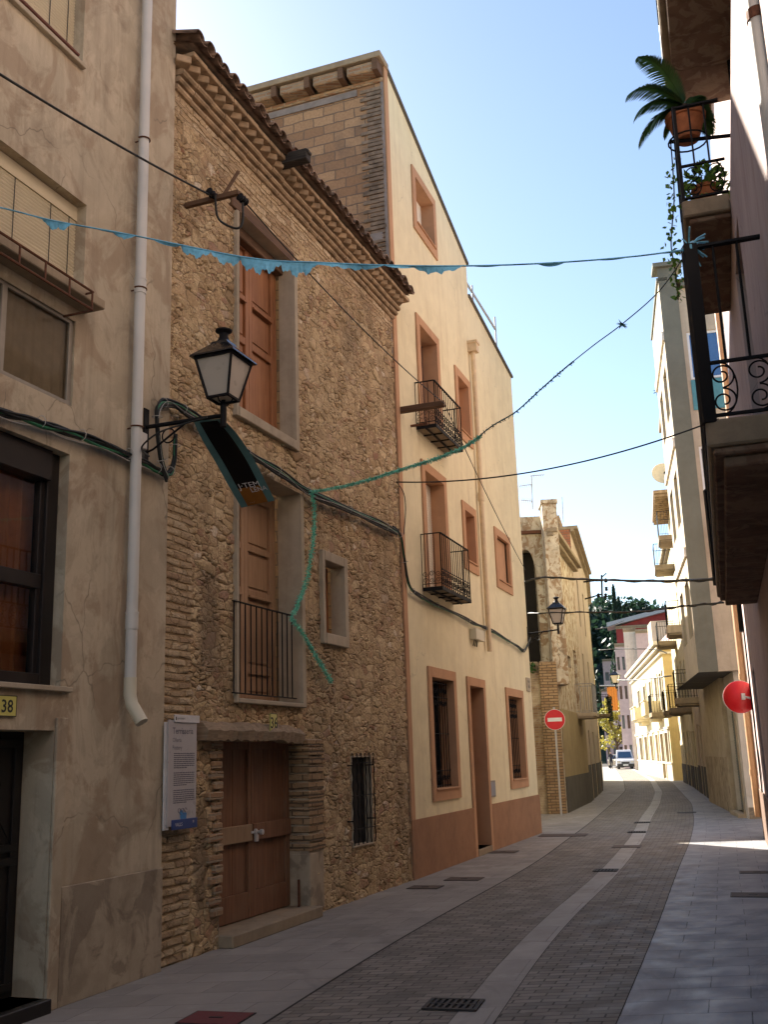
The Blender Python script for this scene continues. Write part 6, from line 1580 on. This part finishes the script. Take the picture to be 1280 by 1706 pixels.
P3 = at_y(1027, 1142, 70); Pb = at_y(1006, 1144, 70); Pb = Vector((P3.x - 1.0, 70.6, P3.z)); lantern('street_lamp', P3, Pb, 'small distant street lamp high on the left at the end of the street', 'wall street lamps', k=1.3)
m = M(); W_ = L1; m2 = W_.px(237, 728, .1); r = thing('control_box', W_.P(m2[0], m2[1] - .15, 0), 'small white plastic box between the downpipe and the near lamp bracket', 'junction box')
m = M(); W_.box(m, m2[0] - .02, m2[0] + .1, m2[1] - .1, m2[1] + .06, .002, .09); m.build('casing', MT['pvc'], r, bevel=.008); m = M(); W_.box(m, m2[0] - .01, m2[0] + .09, m2[1] - .2, m2[1] - .101, .002, .07); m.build('terminal_block', MT['cable'], r, bevel=.004)
# ------------------------------------------------------------ banner curling down from the lamp arm
def banner():
    e = L1.e; n = L1.n
    def w_on(px_, py_): return None
    pl = [(322, 702), (338, 735), (360, 772), (380, 808), (402, 846)]; pr = [(370, 697), (394, 722), (420, 760), (440, 798), (458, 834)]
    wa, wb = L1.w_for(a[0], a[1], 322), L1.w_for(a[0], a[1], 372) ; print('banner w', wa, wb)
    A = [L1.P(*L1.px(x, y, wa), wa) for x, y in pl]; Bq = [L1.P(*L1.px(x, y, wb), wb) for x, y in pr]
    def cr(P, t):
        n_ = len(P) - 1; x = t * n_; i = min(int(x), n_ - 1); f = x - i; p0 = P[max(i - 1, 0)]; p1 = P[i]; p2 = P[i + 1]; p3 = P[min(i + 2, n_)]
        return .5 * ((2 * p1) + (p2 - p0) * f + (2 * p0 - 5 * p1 + 4 * p2 - p3) * f * f + (3 * p1 - p0 - 3 * p2 + p3) * f ** 3)
    def S(s, t): p = cr(A, t).lerp(cr(Bq, t), s); return p
    r = thing('banner', S(.5, 1), 'long black and teal cloth banner with an orange foot curling below the near lamp arm', 'banner')
    N = 30
    def patch(s0, s1, t0, t1, mat, name, off=0.0, par=None, ns=6):
        m = M()
        for i in range(ns):
            for j in range(N):
                q = []
                for (x, y) in ((i, j), (i + 1, j), (i + 1, j + 1), (i, j + 1)):
                    s = s0 + (s1 - s0) * x / ns; t = t0 + (t1 - t0) * y / N; p = S(s, t); ps = S(min(1, s + .01), t) - S(max(0, s - .01), t); pt = S(s, min(1, t + .01)) - S(s, max(0, t - .01)); q.append(p + ps.cross(pt).normalized() * off)
                m.add(q)
        o = m.build(name, mat, par or r, smooth=60); return o
    patch(0, 1, 0, 1, MT['bannerteal'], 'cloth')
    c = patch(.2, .8, .03, .8, MT['bannerblack'], 'dark_print', -.004); patch(.2, .8, .03, .8, MT['bannerblack'], 'dark_print_back', .004)
    patch(.2, .8, .8, .99, MT['bannerorange'], 'orange_print', -.004); patch(.2, .8, .8, .99, MT['bannerorange'], 'orange_print_back', .004)
    for o_ in (-.007, .007):
        m = M()
        for (txt, s0, t0, sz) in (('J\u00b7TEM', .24, .805, .085), ('LENA', .5, .85, .065), ('. . .', .3, .95, .04)):
            V, F = text_polys(txt, sz); i = len(m.v); L_ = (Bq[-1] - A[-1]).length; H_ = 1.0; Lt = sum((A[k + 1] - A[k]).length for k in range(len(A) - 1))
            for p in V:
                s = s0 + p[0] / L_; t = t0 - p[1] / Lt; P_ = S(min(1, s), min(1, max(0, t))); ps = S(min(1, s + .01), t) - S(max(0, s - .01), t); pt = S(s, min(1, t + .01)) - S(s, max(0, t - .01)); m.v.append(tuple(P_ + ps.cross(pt).normalized() * o_))
            for f in F: m.f.append(tuple(i + k for k in f))
        for k in range(9): t = .8; x = .2 + .6 * k / 9; p, q = S(x, t), S(x + .05, t); m.tube([p, q], .004, 4)
        m.build('lettering', MT['panelwhite'], r)
banner()
# ------------------------------------------------------------ cable bundles on the facades
def smooth_path(pts, n=6):
    P = [Vector(p) for p in pts]; out = []
    for i in range(len(P) - 1):
        p0 = P[max(i - 1, 0)]; p1 = P[i]; p2 = P[i + 1]; p3 = P[min(i + 2, len(P) - 1)]
        for k in range(n):
            f = k / n; out.append(.5 * ((2 * p1) + (p2 - p0) * f + (2 * p0 - 5 * p1 + 4 * p2 - p3) * f * f + (3 * p1 - p0 - 3 * p2 + p3) * f ** 3))
    return out + [P[-1]]
def bundle(W, pix, label, strands, w=.06, name='cable_bundle', seed=1, pre=None, sag=.0, clips=True):
    rr = random.Random(seed); pts = []
    for q in pix: Wq = q[2] if len(q) > 2 else W; wq = q[3] if len(q) > 3 else w; pts.append(Wq.P(*Wq.px(q[0], q[1], wq), wq))
    base = smooth_path(([] if pre is None else pre) + pts, 7)
    r = thing(name, base[len(base) // 2], label, 'cable')
    for (cnt, rad, mat, spread, nm) in strands:
        for c in range(cnt):
            ph = rr.uniform(0, 6.28); a = rr.uniform(0, 6.28); q = spread * (.3 + .7 * rr.random()); L = 0; pp = []
            m = M()
            for k, p in enumerate(base):
                an = a + .35 * math.sin(k * .23 + ph); pp.append(p + Vector((0, 0, q * math.sin(an) + .012 * math.sin(k * .5 + ph))) + W.n * (q * .4 * math.cos(an)))
            m.tube(pp, rad, 6); m.build(nm, MT[mat], r, smooth=60)
    if clips:
        for k in range(6, len(base) - 1, 9):
            m = M(); c = base[k]; t = (base[k + 1] - base[k - 1]).normalized(); s_ = W.n.cross(t).normalized(); R_ = .05
            m.tube([c + (s_ * math.cos(q) + W.n * math.sin(q)) * R_ for q in np.linspace(0, 6.2, 10)], .004, 4); m.build('cable_tie', MT['whitewire'], r)
    return base
bundle(L1, [(-90, 650), (0, 681), (60, 700), (110, 716), (170, 738), (228, 762), (262, 780), (280, 787), (290, 770), (292, 725)], 'thick bundle of black and green cables crossing the house 38 facade to the lamp', [(6, .013, 'cable', .045, 'cable'), (1, .015, 'greencable', .04, 'green_cable'), (1, .004, 'whitewire', .09, 'thin_wire')], w=.07, seed=3)
bundle(L2, [(278, 795, L1), (268, 760, L1), (262, 700, L1), (266, 676, L1), (285, 670, L2), (315, 688), (360, 715), (400, 745), (440, 770), (480, 795), (520, 822), (575, 845), (625, 868), (662, 886)], 'looping cable bundle running down along the stone wall from the lamp', [(5, .013, 'cable', .045, 'cable'), (1, .012, 'greencable', .035, 'green_cable'), (1, .004, 'whitewire', .06, 'thin_wire')], w=.1, seed=5)
bundle(L3, [(655, 880, L2), (668, 895, L2, .1), (674, 930), (682, 975), (700, 994), (740, 1014), (780, 1034), (800, 1043), (830, 1057), (860, 1076), (874, 1084), (884, 1064)], 'cable bundle sagging across the cream house below its lower balcony', [(4, .013, 'cable', .04, 'cable'), (1, .01, 'greencable', .04, 'green_cable'), (1, .004, 'whitewire', .05, 'thin_wire')], w=.07, seed=8)
def path_thing(name, pts, rad, mat, label, cat='wire', n=7, group=None, raw=False):
    pts = pts if raw else smooth_path(pts, n); m = M(); m.tube(pts, rad, 6); o = m.build(name, MT[mat], smooth=60); tag(o, label, cat, group); return pts
def sagline(A, B, sag, n=40):
    return [A.lerp(B, k / n) - Vector((0, 0, 4 * sag * (k / n) * (1 - k / n))) for k in range(n + 1)]
def on(W, x, y, w=.05): return W.P(*W.px(x, y, w), w)
path_thing('loose_cable', [on(L3, 661, 803, .06), on(L3, 673, 822, .05), on(L3, 676, 850, .05), on(L3, 673, 890, .06)], .008, 'cable', 'thin black cable dropping down the orange corner band of the cream house')
path_thing('loose_cable', [on(L1, 248, 760, .1), on(L1, 236, 745, .2), on(L1, 262, 722, .4), on(L1, 300, 708, .55), on(L1, 345, 695, .8)], .009, 'cable', 'thin looping black cable feeding the near lamp arm')
# bracket with insulators on the stone house
A_ = L2.px(310, 343); wB = L2.w_for(A_[0], A_[1], 398); BR = L2.P(A_[0], A_[1], wB); print('bracket w', wB)
r = thing('insulator_bracket', L2.P(A_[0], A_[1], 0), 'rusty iron bracket with black insulators sticking out of the stone wall below the eaves', 'bracket')
m = M(); m.bar(L2.P(A_[0], A_[1], -.05), BR, .05, .05); m.bar(L2.P(A_[0], A_[1] + .02, wB * .72), L2.P(A_[0] + .1, A_[1] + .32, wB * .9), .035, .035); m.build('arm', MT['browntimber'], r)
m = M()
for (du, dz, w_) in ((-.06, .02, wB * .55), (.08, -.04, wB * 1.0)):
    c = L2.P(A_[0] + du, A_[1] + dz, w_); m.lathe(c - L2.e * .08, [(.02, 0), (.045, .02), (.03, .05), (.045, .08), (.03, .11), (.045, .14), (.015, .17)], 12, ax=L2.e)
m.build('insulator', MT['iron'], r, smooth=40)
m = M(); m.tube(smooth_path([L2.P(A_[0] - .05, A_[1], wB * .6), L2.P(A_[0] + .0, A_[1] - .25, wB * .62), L2.P(A_[0] + .05, A_[1] - .38, wB * .9), L2.P(A_[0] + .08, A_[1] - .3, wB * 1.0), L2.P(A_[0] + .08, A_[1] - .05, wB * 1.0)], 6), .013, 6); m.build('cable_loop', MT['cable'], r, smooth=60)
A2 = L2.px(450, 276); wB2 = L2.w_for(A2[0], A2[1], 514); r = thing('projecting_beam', L2.P(A2[0], A2[1], 0), 'charred black timber beam poking out just under the stone house eaves', 'beam')
m = M(); m.ibox(L2.P(A2[0] - .07, A2[1] - .07, -.05), L2.e * .14, L2.n * (wB2 + .05), Vector((0, 0, .15))); m.ibox(L2.P(A2[0] - .06, A2[1] + .02, wB2 + .001), L2.e * .12, L2.n * .02, Vector((0, 0, .05))); m.build('timber', MT['blacktimber'], r, bevel=.02)
m = M(); m.tube([L2.P(A2[0], A2[1] + .07, wB2 * .6), L2.P(A2[0], A2[1] + .14, wB2 * .62)], .03, 8); m.build('bolt', MT['rust'], r)
# overhead wires
LW = L1.P(*L1.px(-120, 45, .5), .5)
path_thing('overhead_wire', sagline(L1.P(*L1.px(-140, 35, .5), .5), L2.P(A_[0] - .06, A_[1], wB * .55), .05), .011, 'cable', 'black overhead wire from the top left to the bracket on the stone wall', raw=True)
path_thing('overhead_wire', sagline(L2.P(A_[0] + .08, A_[1] - .04, wB), BEAM, .12), .008, 'cable', 'black wire from the stone wall bracket down to the projecting brown beam', raw=True)
Pe = at_y(879, 957, 30.5)
path_thing('overhead_wire', sagline(BEAM, at_y(876, 950, L3.P(LCREAM, 0, 0).y), .1), .008, 'cable', 'black wire slanting down across the cream wall past its blocked window', raw=True)
QA = on(L3, 661, 803, .08); QB = at_y(1163, 699, R1.P(13.9, 0).y); QB = R1.P(13.75, QB.z, .2); QB.z = zat(QB.x, QB.y, 698)
path_thing('overhead_wire', sagline(QA, QB, .25), .011, 'cable', 'black wire sagging across the street from the cream corner to the pink house', raw=True)
m = M(); m.tube([QB + (QA - QB).normalized() * .05, QB + (QA - QB).normalized() * .22], .03, 8); tag(m.build('wire_clamp', MT['cable']), 'black clamp near the right end of the sagging wire', 'clamp')
# blue strip across the street
def along_y(x, y, Y): return at_y(x, y, Y)
BA = L1.P(*L1.px(-60, 336, .25), .25); BB = RAILTIP
BP = [(-60, 338), (0, 346), (90, 368), (200, 388), (300, 408), (380, 424), (450, 434), (520, 437), (640, 442), (780, 443), (920, 438), (1060, 427), (1168, 412)]
bpts = []
for k, (x, y) in enumerate(BP):
    # the strip lies in the vertical plane through its two ends
    d = ray(x, y); ab = Vector((BB.x - BA.x, BB.y - BA.y)); nn = Vector((-ab.y, ab.x)); t = (BA.x * nn.x + BA.y * nn.y) / (d.x * nn.x + d.y * nn.y); bpts.append(Vector((d.x * t, d.y * t, EYE + d.z * t)))
bpts = smooth_path(bpts, 8)
r = thing('plastic_streamer', bpts[len(bpts) // 2], 'torn pale blue plastic streamer strung across the street to the right balcony', 'streamer')
m = M(); m.tube(bpts, .006, 5); m.build('cord', MT['bluetape'], r)
m = M(); rr = random.Random(4)
def env(px_):
    for (a_, b_, h) in ((70, 118, .06), (188, 225, .035), (255, 300, .02), (300, 352, .07), (350, 402, .07), (396, 470, .10), (462, 528, .09), (520, 640, .035), (640, 690, .025), (690, 770, .05), (900, 940, .02)):
        if a_ < px_ < b_: return h * math.sin(math.pi * (px_ - a_) / (b_ - a_)) ** .5
    return .004
for p, q in zip(bpts[:-1], bpts[1:]):
    for s in range(4):
        a1 = p.lerp(q, s / 4); b1 = p.lerp(q, (s + 1) / 4); h1 = env(proj(a1)[0]); h2 = env(proj(b1)[0]); j1 = rr.uniform(.85, 1.1)
        jj = j1 if False else 1; o1 = .015 * math.sin(proj(a1)[0] * .06); o2 = .015 * math.sin(proj(b1)[0] * .06); m.add([a1, b1, b1 - Vector((0, o2, h2 * (1 + .22 * math.sin(proj(b1)[0] * .31) * (h2 > .03) + .12 * math.sin(proj(b1)[0] * .83) * (h2 > .03)))), a1 - Vector((0, o1, h1 * (1 + .22 * math.sin(proj(a1)[0] * .31) * (h1 > .03) + .12 * math.sin(proj(a1)[0] * .83) * (h1 > .03))))])
m.build('torn_film', MT['bluetape'], r)
m = M()
for k in range(16):
    d = Vector((rr.uniform(-.3, 1), rr.uniform(-.3, .3), rr.uniform(-.7, .5))).normalized() * rr.uniform(.06, .16); m.tube([RAILTIP, RAILTIP + d * .5 + Vector((0, 0, .02)), RAILTIP + d], .006, 4)
m.lathe(RAILTIP - Vector((0, 0, .02)), [(.02, -.02), (.045, 0), (.045, .03), (.02, .05)], 10); m.build('knot', MT['bluetape'], r)
# green fringe garland
def garland(pts, label, dense, mats, size, rr):
    r = thing('fringe_garland', pts[len(pts) // 2], label, 'garland'); m = M(); m.tube(pts, .006, 5); m.build('cord', MT[mats], r); m = M()
    for p, q in zip(pts[:-1], pts[1:]):
        L = (q - p).length
        for k in range(max(1, int(L * dense))):
            c = p.lerp(q, rr.random()); d = Vector((rr.uniform(-1, 1), rr.uniform(-1, 1), rr.uniform(-1.2, .4))).normalized() * size * rr.uniform(.4, 1); s = Vector((rr.uniform(-1, 1), rr.uniform(-1, 1), rr.uniform(-1, 1))).normalized() * .004; m.add([c - s, c + s, c + d + s, c + d - s])
    m.build('fringe', MT[mats], r); return r
GA = on(L2, 520, 818, .16); GB = RAILTIP
def plane_pts(A, B, pix):
    out = []; ab = Vector((B.x - A.x, B.y - A.y)); nn = Vector((-ab.y, ab.x))
    for (x, y) in pix: d = ray(x, y); t = (A.x * nn.x + A.y * nn.y) / (d.x * nn.x + d.y * nn.y); out.append(Vector((d.x * t, d.y * t, EYE + d.z * t)))
    return out
gp = smooth_path([GA] + plane_pts(GA, GB, [(560, 812), (610, 800), (660, 784), (730, 762), (780, 740), (820, 710), (860, 686), (900, 650), (940, 615), (990, 575), (1037, 540), (1100, 484)]) + [GB], 6)
n1 = int(len(gp) * .42); n2 = int(len(gp) * .72)
garland(gp[:n1 + 1], 'green fringe garland rising over the street from the stone wall', 650, 'greentape', .04, rr)
garland(gp[n1:n2 + 1], 'dark blue green stretch of the garland against the sky', 120, 'greentape2', .03, rr)
path_thing('garland_cord', gp[n2:], .004, 'cable', 'thin bare end of the garland cord reaching the right balcony', raw=True)
for (x, y, lab) in ((1037, 540, 'small dark scrap of plastic hanging on the cord against the sky'), (1096, 652, 'small black scrap of cloth on a rod above the right roofs')):
    c = plane_pts(GA, GB, [(x, y)])[0] if x < 1050 else at_y(x, y, 40); m = M()
    for k in range(14): d = Vector((rr.uniform(-1, 1), rr.uniform(-.3, .3), rr.uniform(-.6, .5))).normalized() * (.05 if x < 1050 else .2); s = Vector((rr.uniform(-1, 1), 0, rr.uniform(-1, 1))) * (.015 if x < 1050 else .03); m.add([c - s, c + s, c + d])
    tag(m.build('plastic_scrap', MT['greentape2']), lab, 'scrap')
hang = smooth_path([on(L2, 520, 818, .16), on(L2, 524, 860, .15), on(L2, 519, 920, .14), on(L2, 508, 975, .12), on(L2, 485, 1030, .1)], 6)
garland(hang, 'green fringe hanging beside the lower balcony door jamb down to its railing', 700, 'greentape', .055, rr)
hang = smooth_path([on(L2, 485, 1030, .1), on(L2, 505, 1055, .1), on(L2, 525, 1090, .1), on(L2, 552, 1135, .08)], 6)
garland(hang, 'short loose green fringe tail trailing on the stones from the railing corner', 700, 'greentape', .055, rr)
# thick service cables across the street behind the cream house
for (pix, Ya, Yb, rad, lab) in (([(868, 972), (905, 962), (970, 965), (1090, 968), (1196, 965)], 24.8, 13.6, .022, 'thick twisted black cable crossing the street above the middle lamp'), ([(880, 1022), (960, 1020), (1060, 1019), (1140, 1010), (1206, 1004)], 24.8, 13.6, .014, 'black cable crossing the street just behind the middle lamp')):
    n = len(pix); pts = [at_y(x, y, Ya + (Yb - Ya) * (x - pix[0][0]) / (pix[-1][0] - pix[0][0])) for x, y in pix]; sp = smooth_path(pts, 12)
    m = M(); m.tube(sp, rad, 6); m.tube([p + Vector((0, .02, .02 * math.sin(k * 1.1))) for k, p in enumerate(sp)], rad * .7, 5); o = m.build('service_cable', MT['cable'], smooth=60); tag(o, lab, 'wire')
for (pix, Ya, Yb, rad, lab) in (([(1000, 1083), (1040, 1081), (1090, 1082), (1112, 1088)], 62, 58, .03, 'thin far wire crossing in front of the wooded hill'), ([(1030, 1133), (1060, 1133), (1119, 1126)], 66, 56, .04, 'thick far wire beside the small distant lamp'), ([(992, 1048), (1015, 1044), (1040, 1034)], 60, 66, .03, 'short far wire crossing in front of the conifers')):
    pts = [at_y(x, y, Ya + (Yb - Ya) * (x - pix[0][0]) / (pix[-1][0] - pix[0][0])) for x, y in pix]; path_thing('overhead_wire', pts, rad, 'cable', lab)
# bracket with insulators beyond the ruined house
Y_ = 47; r = thing('wire_bracket', at_y(985, 1000, Y_), 'black wire bracket with insulators projecting from the far beige house', 'bracket')
m = M(); m.bar(at_y(968, 970, Y_), at_y(1003, 966, Y_), .07); m.bar(at_y(968, 1000, Y_), at_y(1003, 990, Y_), .06); m.bar(at_y(1003, 958, Y_), at_y(1004, 996, Y_), .07); m.bar(at_y(1004, 996, Y_), at_y(1011, 995, Y_), .05); m.bar(at_y(1003, 962, Y_), at_y(1011, 955, Y_), .05); m.build('arm', MT['iron'], r)
for (x, y) in ((998, 992), (1010, 967), (1011, 981), (1010, 992)): m = M(); c = at_y(x, y, Y_); m.lathe(c, [(.03, -.1), (.09, -.06), (.05, 0), (.09, .05), (.03, .1)], 8); m.build('insulator', MT['iron'], r)
# ------------------------------------------------------------ no entry sign
def no_entry():
    B = gpt(936, 1358.5); P = Vector((B.x, B.y, 0)); zc = zat(P.x, P.y, 1199); P2 = Vector(P); rad = .305; print('sign z', zc)
    r = thing('no_entry_sign', P, 'round red no entry sign with a white bar on a slim grey pole', 'traffic sign')
    m = M(); m.tube([P, P + Vector((0, 0, zc + rad + .06))], .03, 14); m.build('pole', MT['galv'], r, smooth=40)
    f = Vector((-.14, -1, 0)).normalized(); C_ = Vector((P.x, P.y, zc)) + f * .05; sx = proj(C_)
    m = M(); m.lathe(C_, [(rad, -.01), (rad, .004)], 40, ax=f); m.build('sign_plate', MT['signwhite'], r, smooth=40)
    m = M(); m.lathe(C_ + f * .0045, [(rad - .012, 0), (rad - .012, .002)], 40, ax=f); m.build('red_disc', MT['red'], r, smooth=40)
    rt_ = Vector((-f.y, f.x, 0)); m = M(); m.ibox(C_ + f * .0066 - rt_ * .21 - Vector((0, 0, .055)), rt_ * .42, Vector((0, 0, .11)), f * .002); m.build('white_bar', MT['signwhite'], r, bevel=.001)
    m = M(); m.ibox(C_ - f * .055 - rt_ * .04 - Vector((0, 0, .1)), rt_ * .08, f * .04, Vector((0, 0, .03))); m.ibox(C_ - f * .055 - rt_ * .04 + Vector((0, 0, .1)), rt_ * .08, f * .04, Vector((0, 0, .03))); m.build('clamp', MT['galv'], r)
no_entry()
# ------------------------------------------------------------ aerials
def aerial(x, ytop, ybot, Y, rods, label):
    a_ = at_y(x + 2, ybot, Y); b_ = at_y(x, ytop, Y); r = thing('television_aerial', a_, label, 'aerial'); m = M(); m.tube([a_, b_], .02, 6); m.build('mast', MT['zinc'], r)
    for (x0, y0, x1, y1) in rods:
        m = M(); p, q = at_y(x0, y0, Y), at_y(x1, y1, Y); m.bar(p, q, .022)
        n = 6
        for k in range(n): c = p.lerp(q, (k + .5) / n); m.bar(c - Vector((0, .2, 0)), c + Vector((0, .2, 0)), .012); m.bar(c - Vector((0, 0, .08)), c + Vector((0, 0, .08)), .01)
        m.build('boom', MT['zinc'], r)
aerial(886, 792, 848, 33.5, [(884, 793, 907, 791), (865, 810, 887, 807), (868, 833, 888, 835)], 'television aerial with three booms on the ruined house roof')
aerial(937, 828, 870, 42, [], 'plain thin mast on the red brick parapet')
# ------------------------------------------------------------ balcony plants on the pink house
W = R1
def frond(m, O, d0, L, rr, droop=.8):
    d = Vector(d0).normalized(); p = Vector(O); pts = [p.copy()]; n = 16
    for k in range(n): d = (d + Vector((0, 0, -droop / n * (1 + k * .12)))).normalized(); p = p + d * L / n; pts.append(p.copy())
    m.tube(pts, [.008 * (1 - k / (n + 2)) for k in range(len(pts))], 5)
    for k in range(3, n * 5):
        t = k / (n * 5); i = min(int(t * n), n - 1); c = pts[i].lerp(pts[i + 1], t * n - i); tn = (pts[i + 1] - pts[i]).normalized(); s = tn.cross(Vector((0, 0, 1))).normalized(); ln = L * .26 * math.sin(math.pi * (.12 + .85 * t)) ** .7
        for sg in (-1, 1):
            dd = (s * sg + tn * .75 + Vector((0, 0, -.25 + rr.uniform(-.08, .08)))).normalized(); wv = tn * .007; m.add([c - wv, c + wv, c + dd * ln * .6 + wv * .7 - Vector((0, 0, .01)), c + dd * ln - Vector((0, 0, .035)), c + dd * ln * .6 - wv * .7 - Vector((0, 0, .01))])
def palm():
    O = at_y(1143, 200, 9.7); r = thing('potted_palm', O, 'sago palm with arching fronds in a terracotta pot on the middle right balcony', 'palm'); pot = O; b = at_y(1143, 234, 9.7); ph = O.z - b.z + .04
    O2 = Vector((O.x, O.y, O.z)); m = M(); m.lathe(Vector((O.x, O.y, b.z)), [(.12, 0), (.17, ph * .55), (.185, ph * .8), (.21, ph * .82), (.215, ph), (.19, ph), (.17, ph * .85), (.0, ph * .8)], 22); m.build('pot', MT['terracotta'], r, smooth=40)
    m = M(); z = O2 + Vector((0, 0, .02)); m.lathe(z, [(.07, 0), (.08, .08), (.04, .16)], 10); m.build('trunk', MT['bark'], r)
    m = M(); rr = random.Random(21); c = z + Vector((0, 0, .14))
    tg = [(1047, 128), (1050, 175), (1058, 232), (1085, 80), (1078, 215), (1105, 225)]
    for (x, y) in tg:
        q = at_y(x, y, 9.7 + rr.uniform(-.2, .2)); d = (q - c); L = d.length; frond(m, c, (d.x, d.y, d.z + L * .55), L * 1.1, rr, 1.0)
    for k in range(9): an = rr.uniform(-1.2, 1.2); frond(m, c, (math.cos(an) * .8, math.sin(an + 1.57) * .8, rr.uniform(.5, 1.2)), rr.uniform(.5, .7), rr, 1.0)
    m.build('fronds', MT['palm'], r)
    m = M(); m.tube([(O.x + .2 * math.cos(t), O.y + .2 * math.sin(t), b.z - .01) for t in np.linspace(0, 6.28, 20)], .01, 5); m.bar((O.x - .2, O.y, b.z - .012), R1U.P(O.y / math.cos(R(17.6)), b.z - .012, .0), .03); m.build('pot_holder', MT['iron'], r)
palm()
def vine():
    rr = random.Random(31); pix = [(1118, 235), (1122, 285), (1124, 330), (1121, 370), (1119, 410), (1124, 440), (1128, 470), (1131, 500)]
    pts = smooth_path([at_y(x, y, 10.2 + .1 * k) for k, (x, y) in enumerate(pix)], 6); r = thing('climbing_vine', pts[-1], 'bright green vine trailing down the outer edge of the middle right balcony', 'plant'); m = M(); m.tube(pts, .008, 5); m.build('stem', MT['bark'], r); m = M()
    for p in pts[4:]:
        for k in range(3):
            c = p + Vector((rr.gauss(0, .045), rr.gauss(0, .06), rr.gauss(0, .05))); a = Vector((rr.uniform(-1, 1), rr.uniform(-1, 1), rr.uniform(-1, .3))).normalized() * rr.uniform(.025, .05); b = a.cross(Vector((rr.uniform(-1, 1), rr.uniform(-1, 1), rr.uniform(-1, 1)))).normalized() * .03; m.add([c - a * .6, c + b, c + a, c - b])
    m.build('leaves', MT['leaf'], r)
vine()
def pot_plant(u, w, z0, rad, h, label, n, seed, mat='leaf', sz=.05):
    rr = random.Random(seed); O = R1.P(u, z0, w); r = thing('potted_plant', O, label, 'plant'); m = M(); m.lathe(O, [(rad * .6, 0), (rad * .85, h * .8), (rad, h * .82), (rad, h), (rad * .85, h), (0, h * .9)], 16); m.build('pot', MT['terracotta'], r, smooth=40); m = M()
    for k in range(n):
        d = Vector((rr.gauss(0, 1), rr.gauss(0, 1), rr.gauss(.5, 1))).normalized(); c = O + Vector((0, 0, h)) + d * rad * 1.9 * rr.random() ** .5; a = (d + Vector((rr.uniform(-.6, .6), rr.uniform(-.6, .6), rr.uniform(-.6, .4)))).normalized() * sz * rr.uniform(.6, 1.2); b = a.cross(Vector((rr.uniform(-1, 1), rr.uniform(-1, 1), rr.uniform(-1, 1)))).normalized() * sz * .6; m.add([c - a * .6, c + b, c + a, c - b])
    m.build('leaves', MT[mat], r)
pot_plant(MIDU[0] + .22, .2, MIDTOP + .01, .13, .2, 'leafy green plant in a clay pot at the near end of the middle right balcony', 240, 5)
pot_plant(MIDU[0] + .75, .18, MIDTOP + .01, .11, .18, 'second leafy clay pot plant farther along the middle right balcony', 160, 6)
pot_plant(MIDU[0] + 1.5, .2, MIDTOP + .01, .12, .2, 'farthest leafy clay pot plant on the middle right balcony', 160, 8)
# weeds on the ruined wall
rr = random.Random(77); O = L4s.P(L4s.L - .9, L4s.px(910, 1115)[1] + .05, -.1); m = M(); leaves(m, O, .35, 260, .06, rr, .6); leaves(m, O + Vector((-.4, 0, -.25)), .3, 180, .06, rr, .5); tag(m.build('wall_weeds', MT['palm']), 'green weeds growing on the broken wall of the ruined house', 'weeds', kind='stuff')
# ------------------------------------------------------------ camera
cam = bpy.data.cameras.new('camera'); co_ = bpy.data.objects.new('camera', cam); COL.objects.link(co_); C.camera = co_
cam.sensor_fit = 'VERTICAL'; cam.sensor_height = 36; cam.lens = 36 * FPX / 1706.0; cam.clip_end = 3000; cam.clip_start = .05
co_.location = (0, 0, EYE)
cp, sp = math.cos(PITCH), math.sin(PITCH); cr_, sr = math.cos(ROLL), math.sin(ROLL)
fw = Vector((0, cp, sp)); rt0 = Vector((1, 0, 0)); up0 = Vector((0, -sp, cp))
# picture x axis and y axis in world terms
rt = rt0 * cr_ - up0 * sr; upv = rt0 * sr + up0 * cr_
co_.matrix_world = Matrix(((rt.x, upv.x, -fw.x, 0), (rt.y, upv.y, -fw.y, 0), (rt.z, upv.z, -fw.z, EYE), (0, 0, 0, 1)))
# ------------------------------------------------------------ light
SUN_HEAD, SUN_EL = SUNH, SUNE
w = bpy.data.worlds.new('World'); C.world = w; w.use_nodes = True; nt = w.node_tree
bg = nt.nodes['Background']; sky = nt.nodes.new('ShaderNodeTexSky'); sky.sky_type = 'NISHITA'; sky.sun_disc = False
sky.sun_elevation = R(SUN_EL); sky.sun_rotation = R(SUN_HEAD); sky.air_density = 1.0; sky.dust_density = 0.4; sky.ozone_density = 1.0
nt.links.new(sky.outputs[0], bg.inputs[0]); bg.inputs[1].default_value = SKY
sl = bpy.data.lights.new('sun', 'SUN'); sl.energy = SUNP; sl.angle = R(.53); sl.color = (1, .93, .82)
so = bpy.data.objects.new('sun', sl); COL.objects.link(so)
d = Vector((math.sin(R(SUN_HEAD)) * math.cos(R(SUN_EL)), math.cos(R(SUN_HEAD)) * math.cos(R(SUN_EL)), math.sin(R(SUN_EL))))
so.rotation_euler = d.to_track_quat('Z', 'Y').to_euler(); so.location = (0, 20, 40)
C.view_settings.view_transform = 'Standard'; C.view_settings.look = 'None'; C.view_settings.exposure = EXPO; C.view_settings.gamma = 1
C.render.engine = 'CYCLES'
C.cycles.max_bounces = 8; C.cycles.diffuse_bounces = 5; C.cycles.transparent_max_bounces = 12
C.render.resolution_x = 769; C.render.resolution_y = 1024
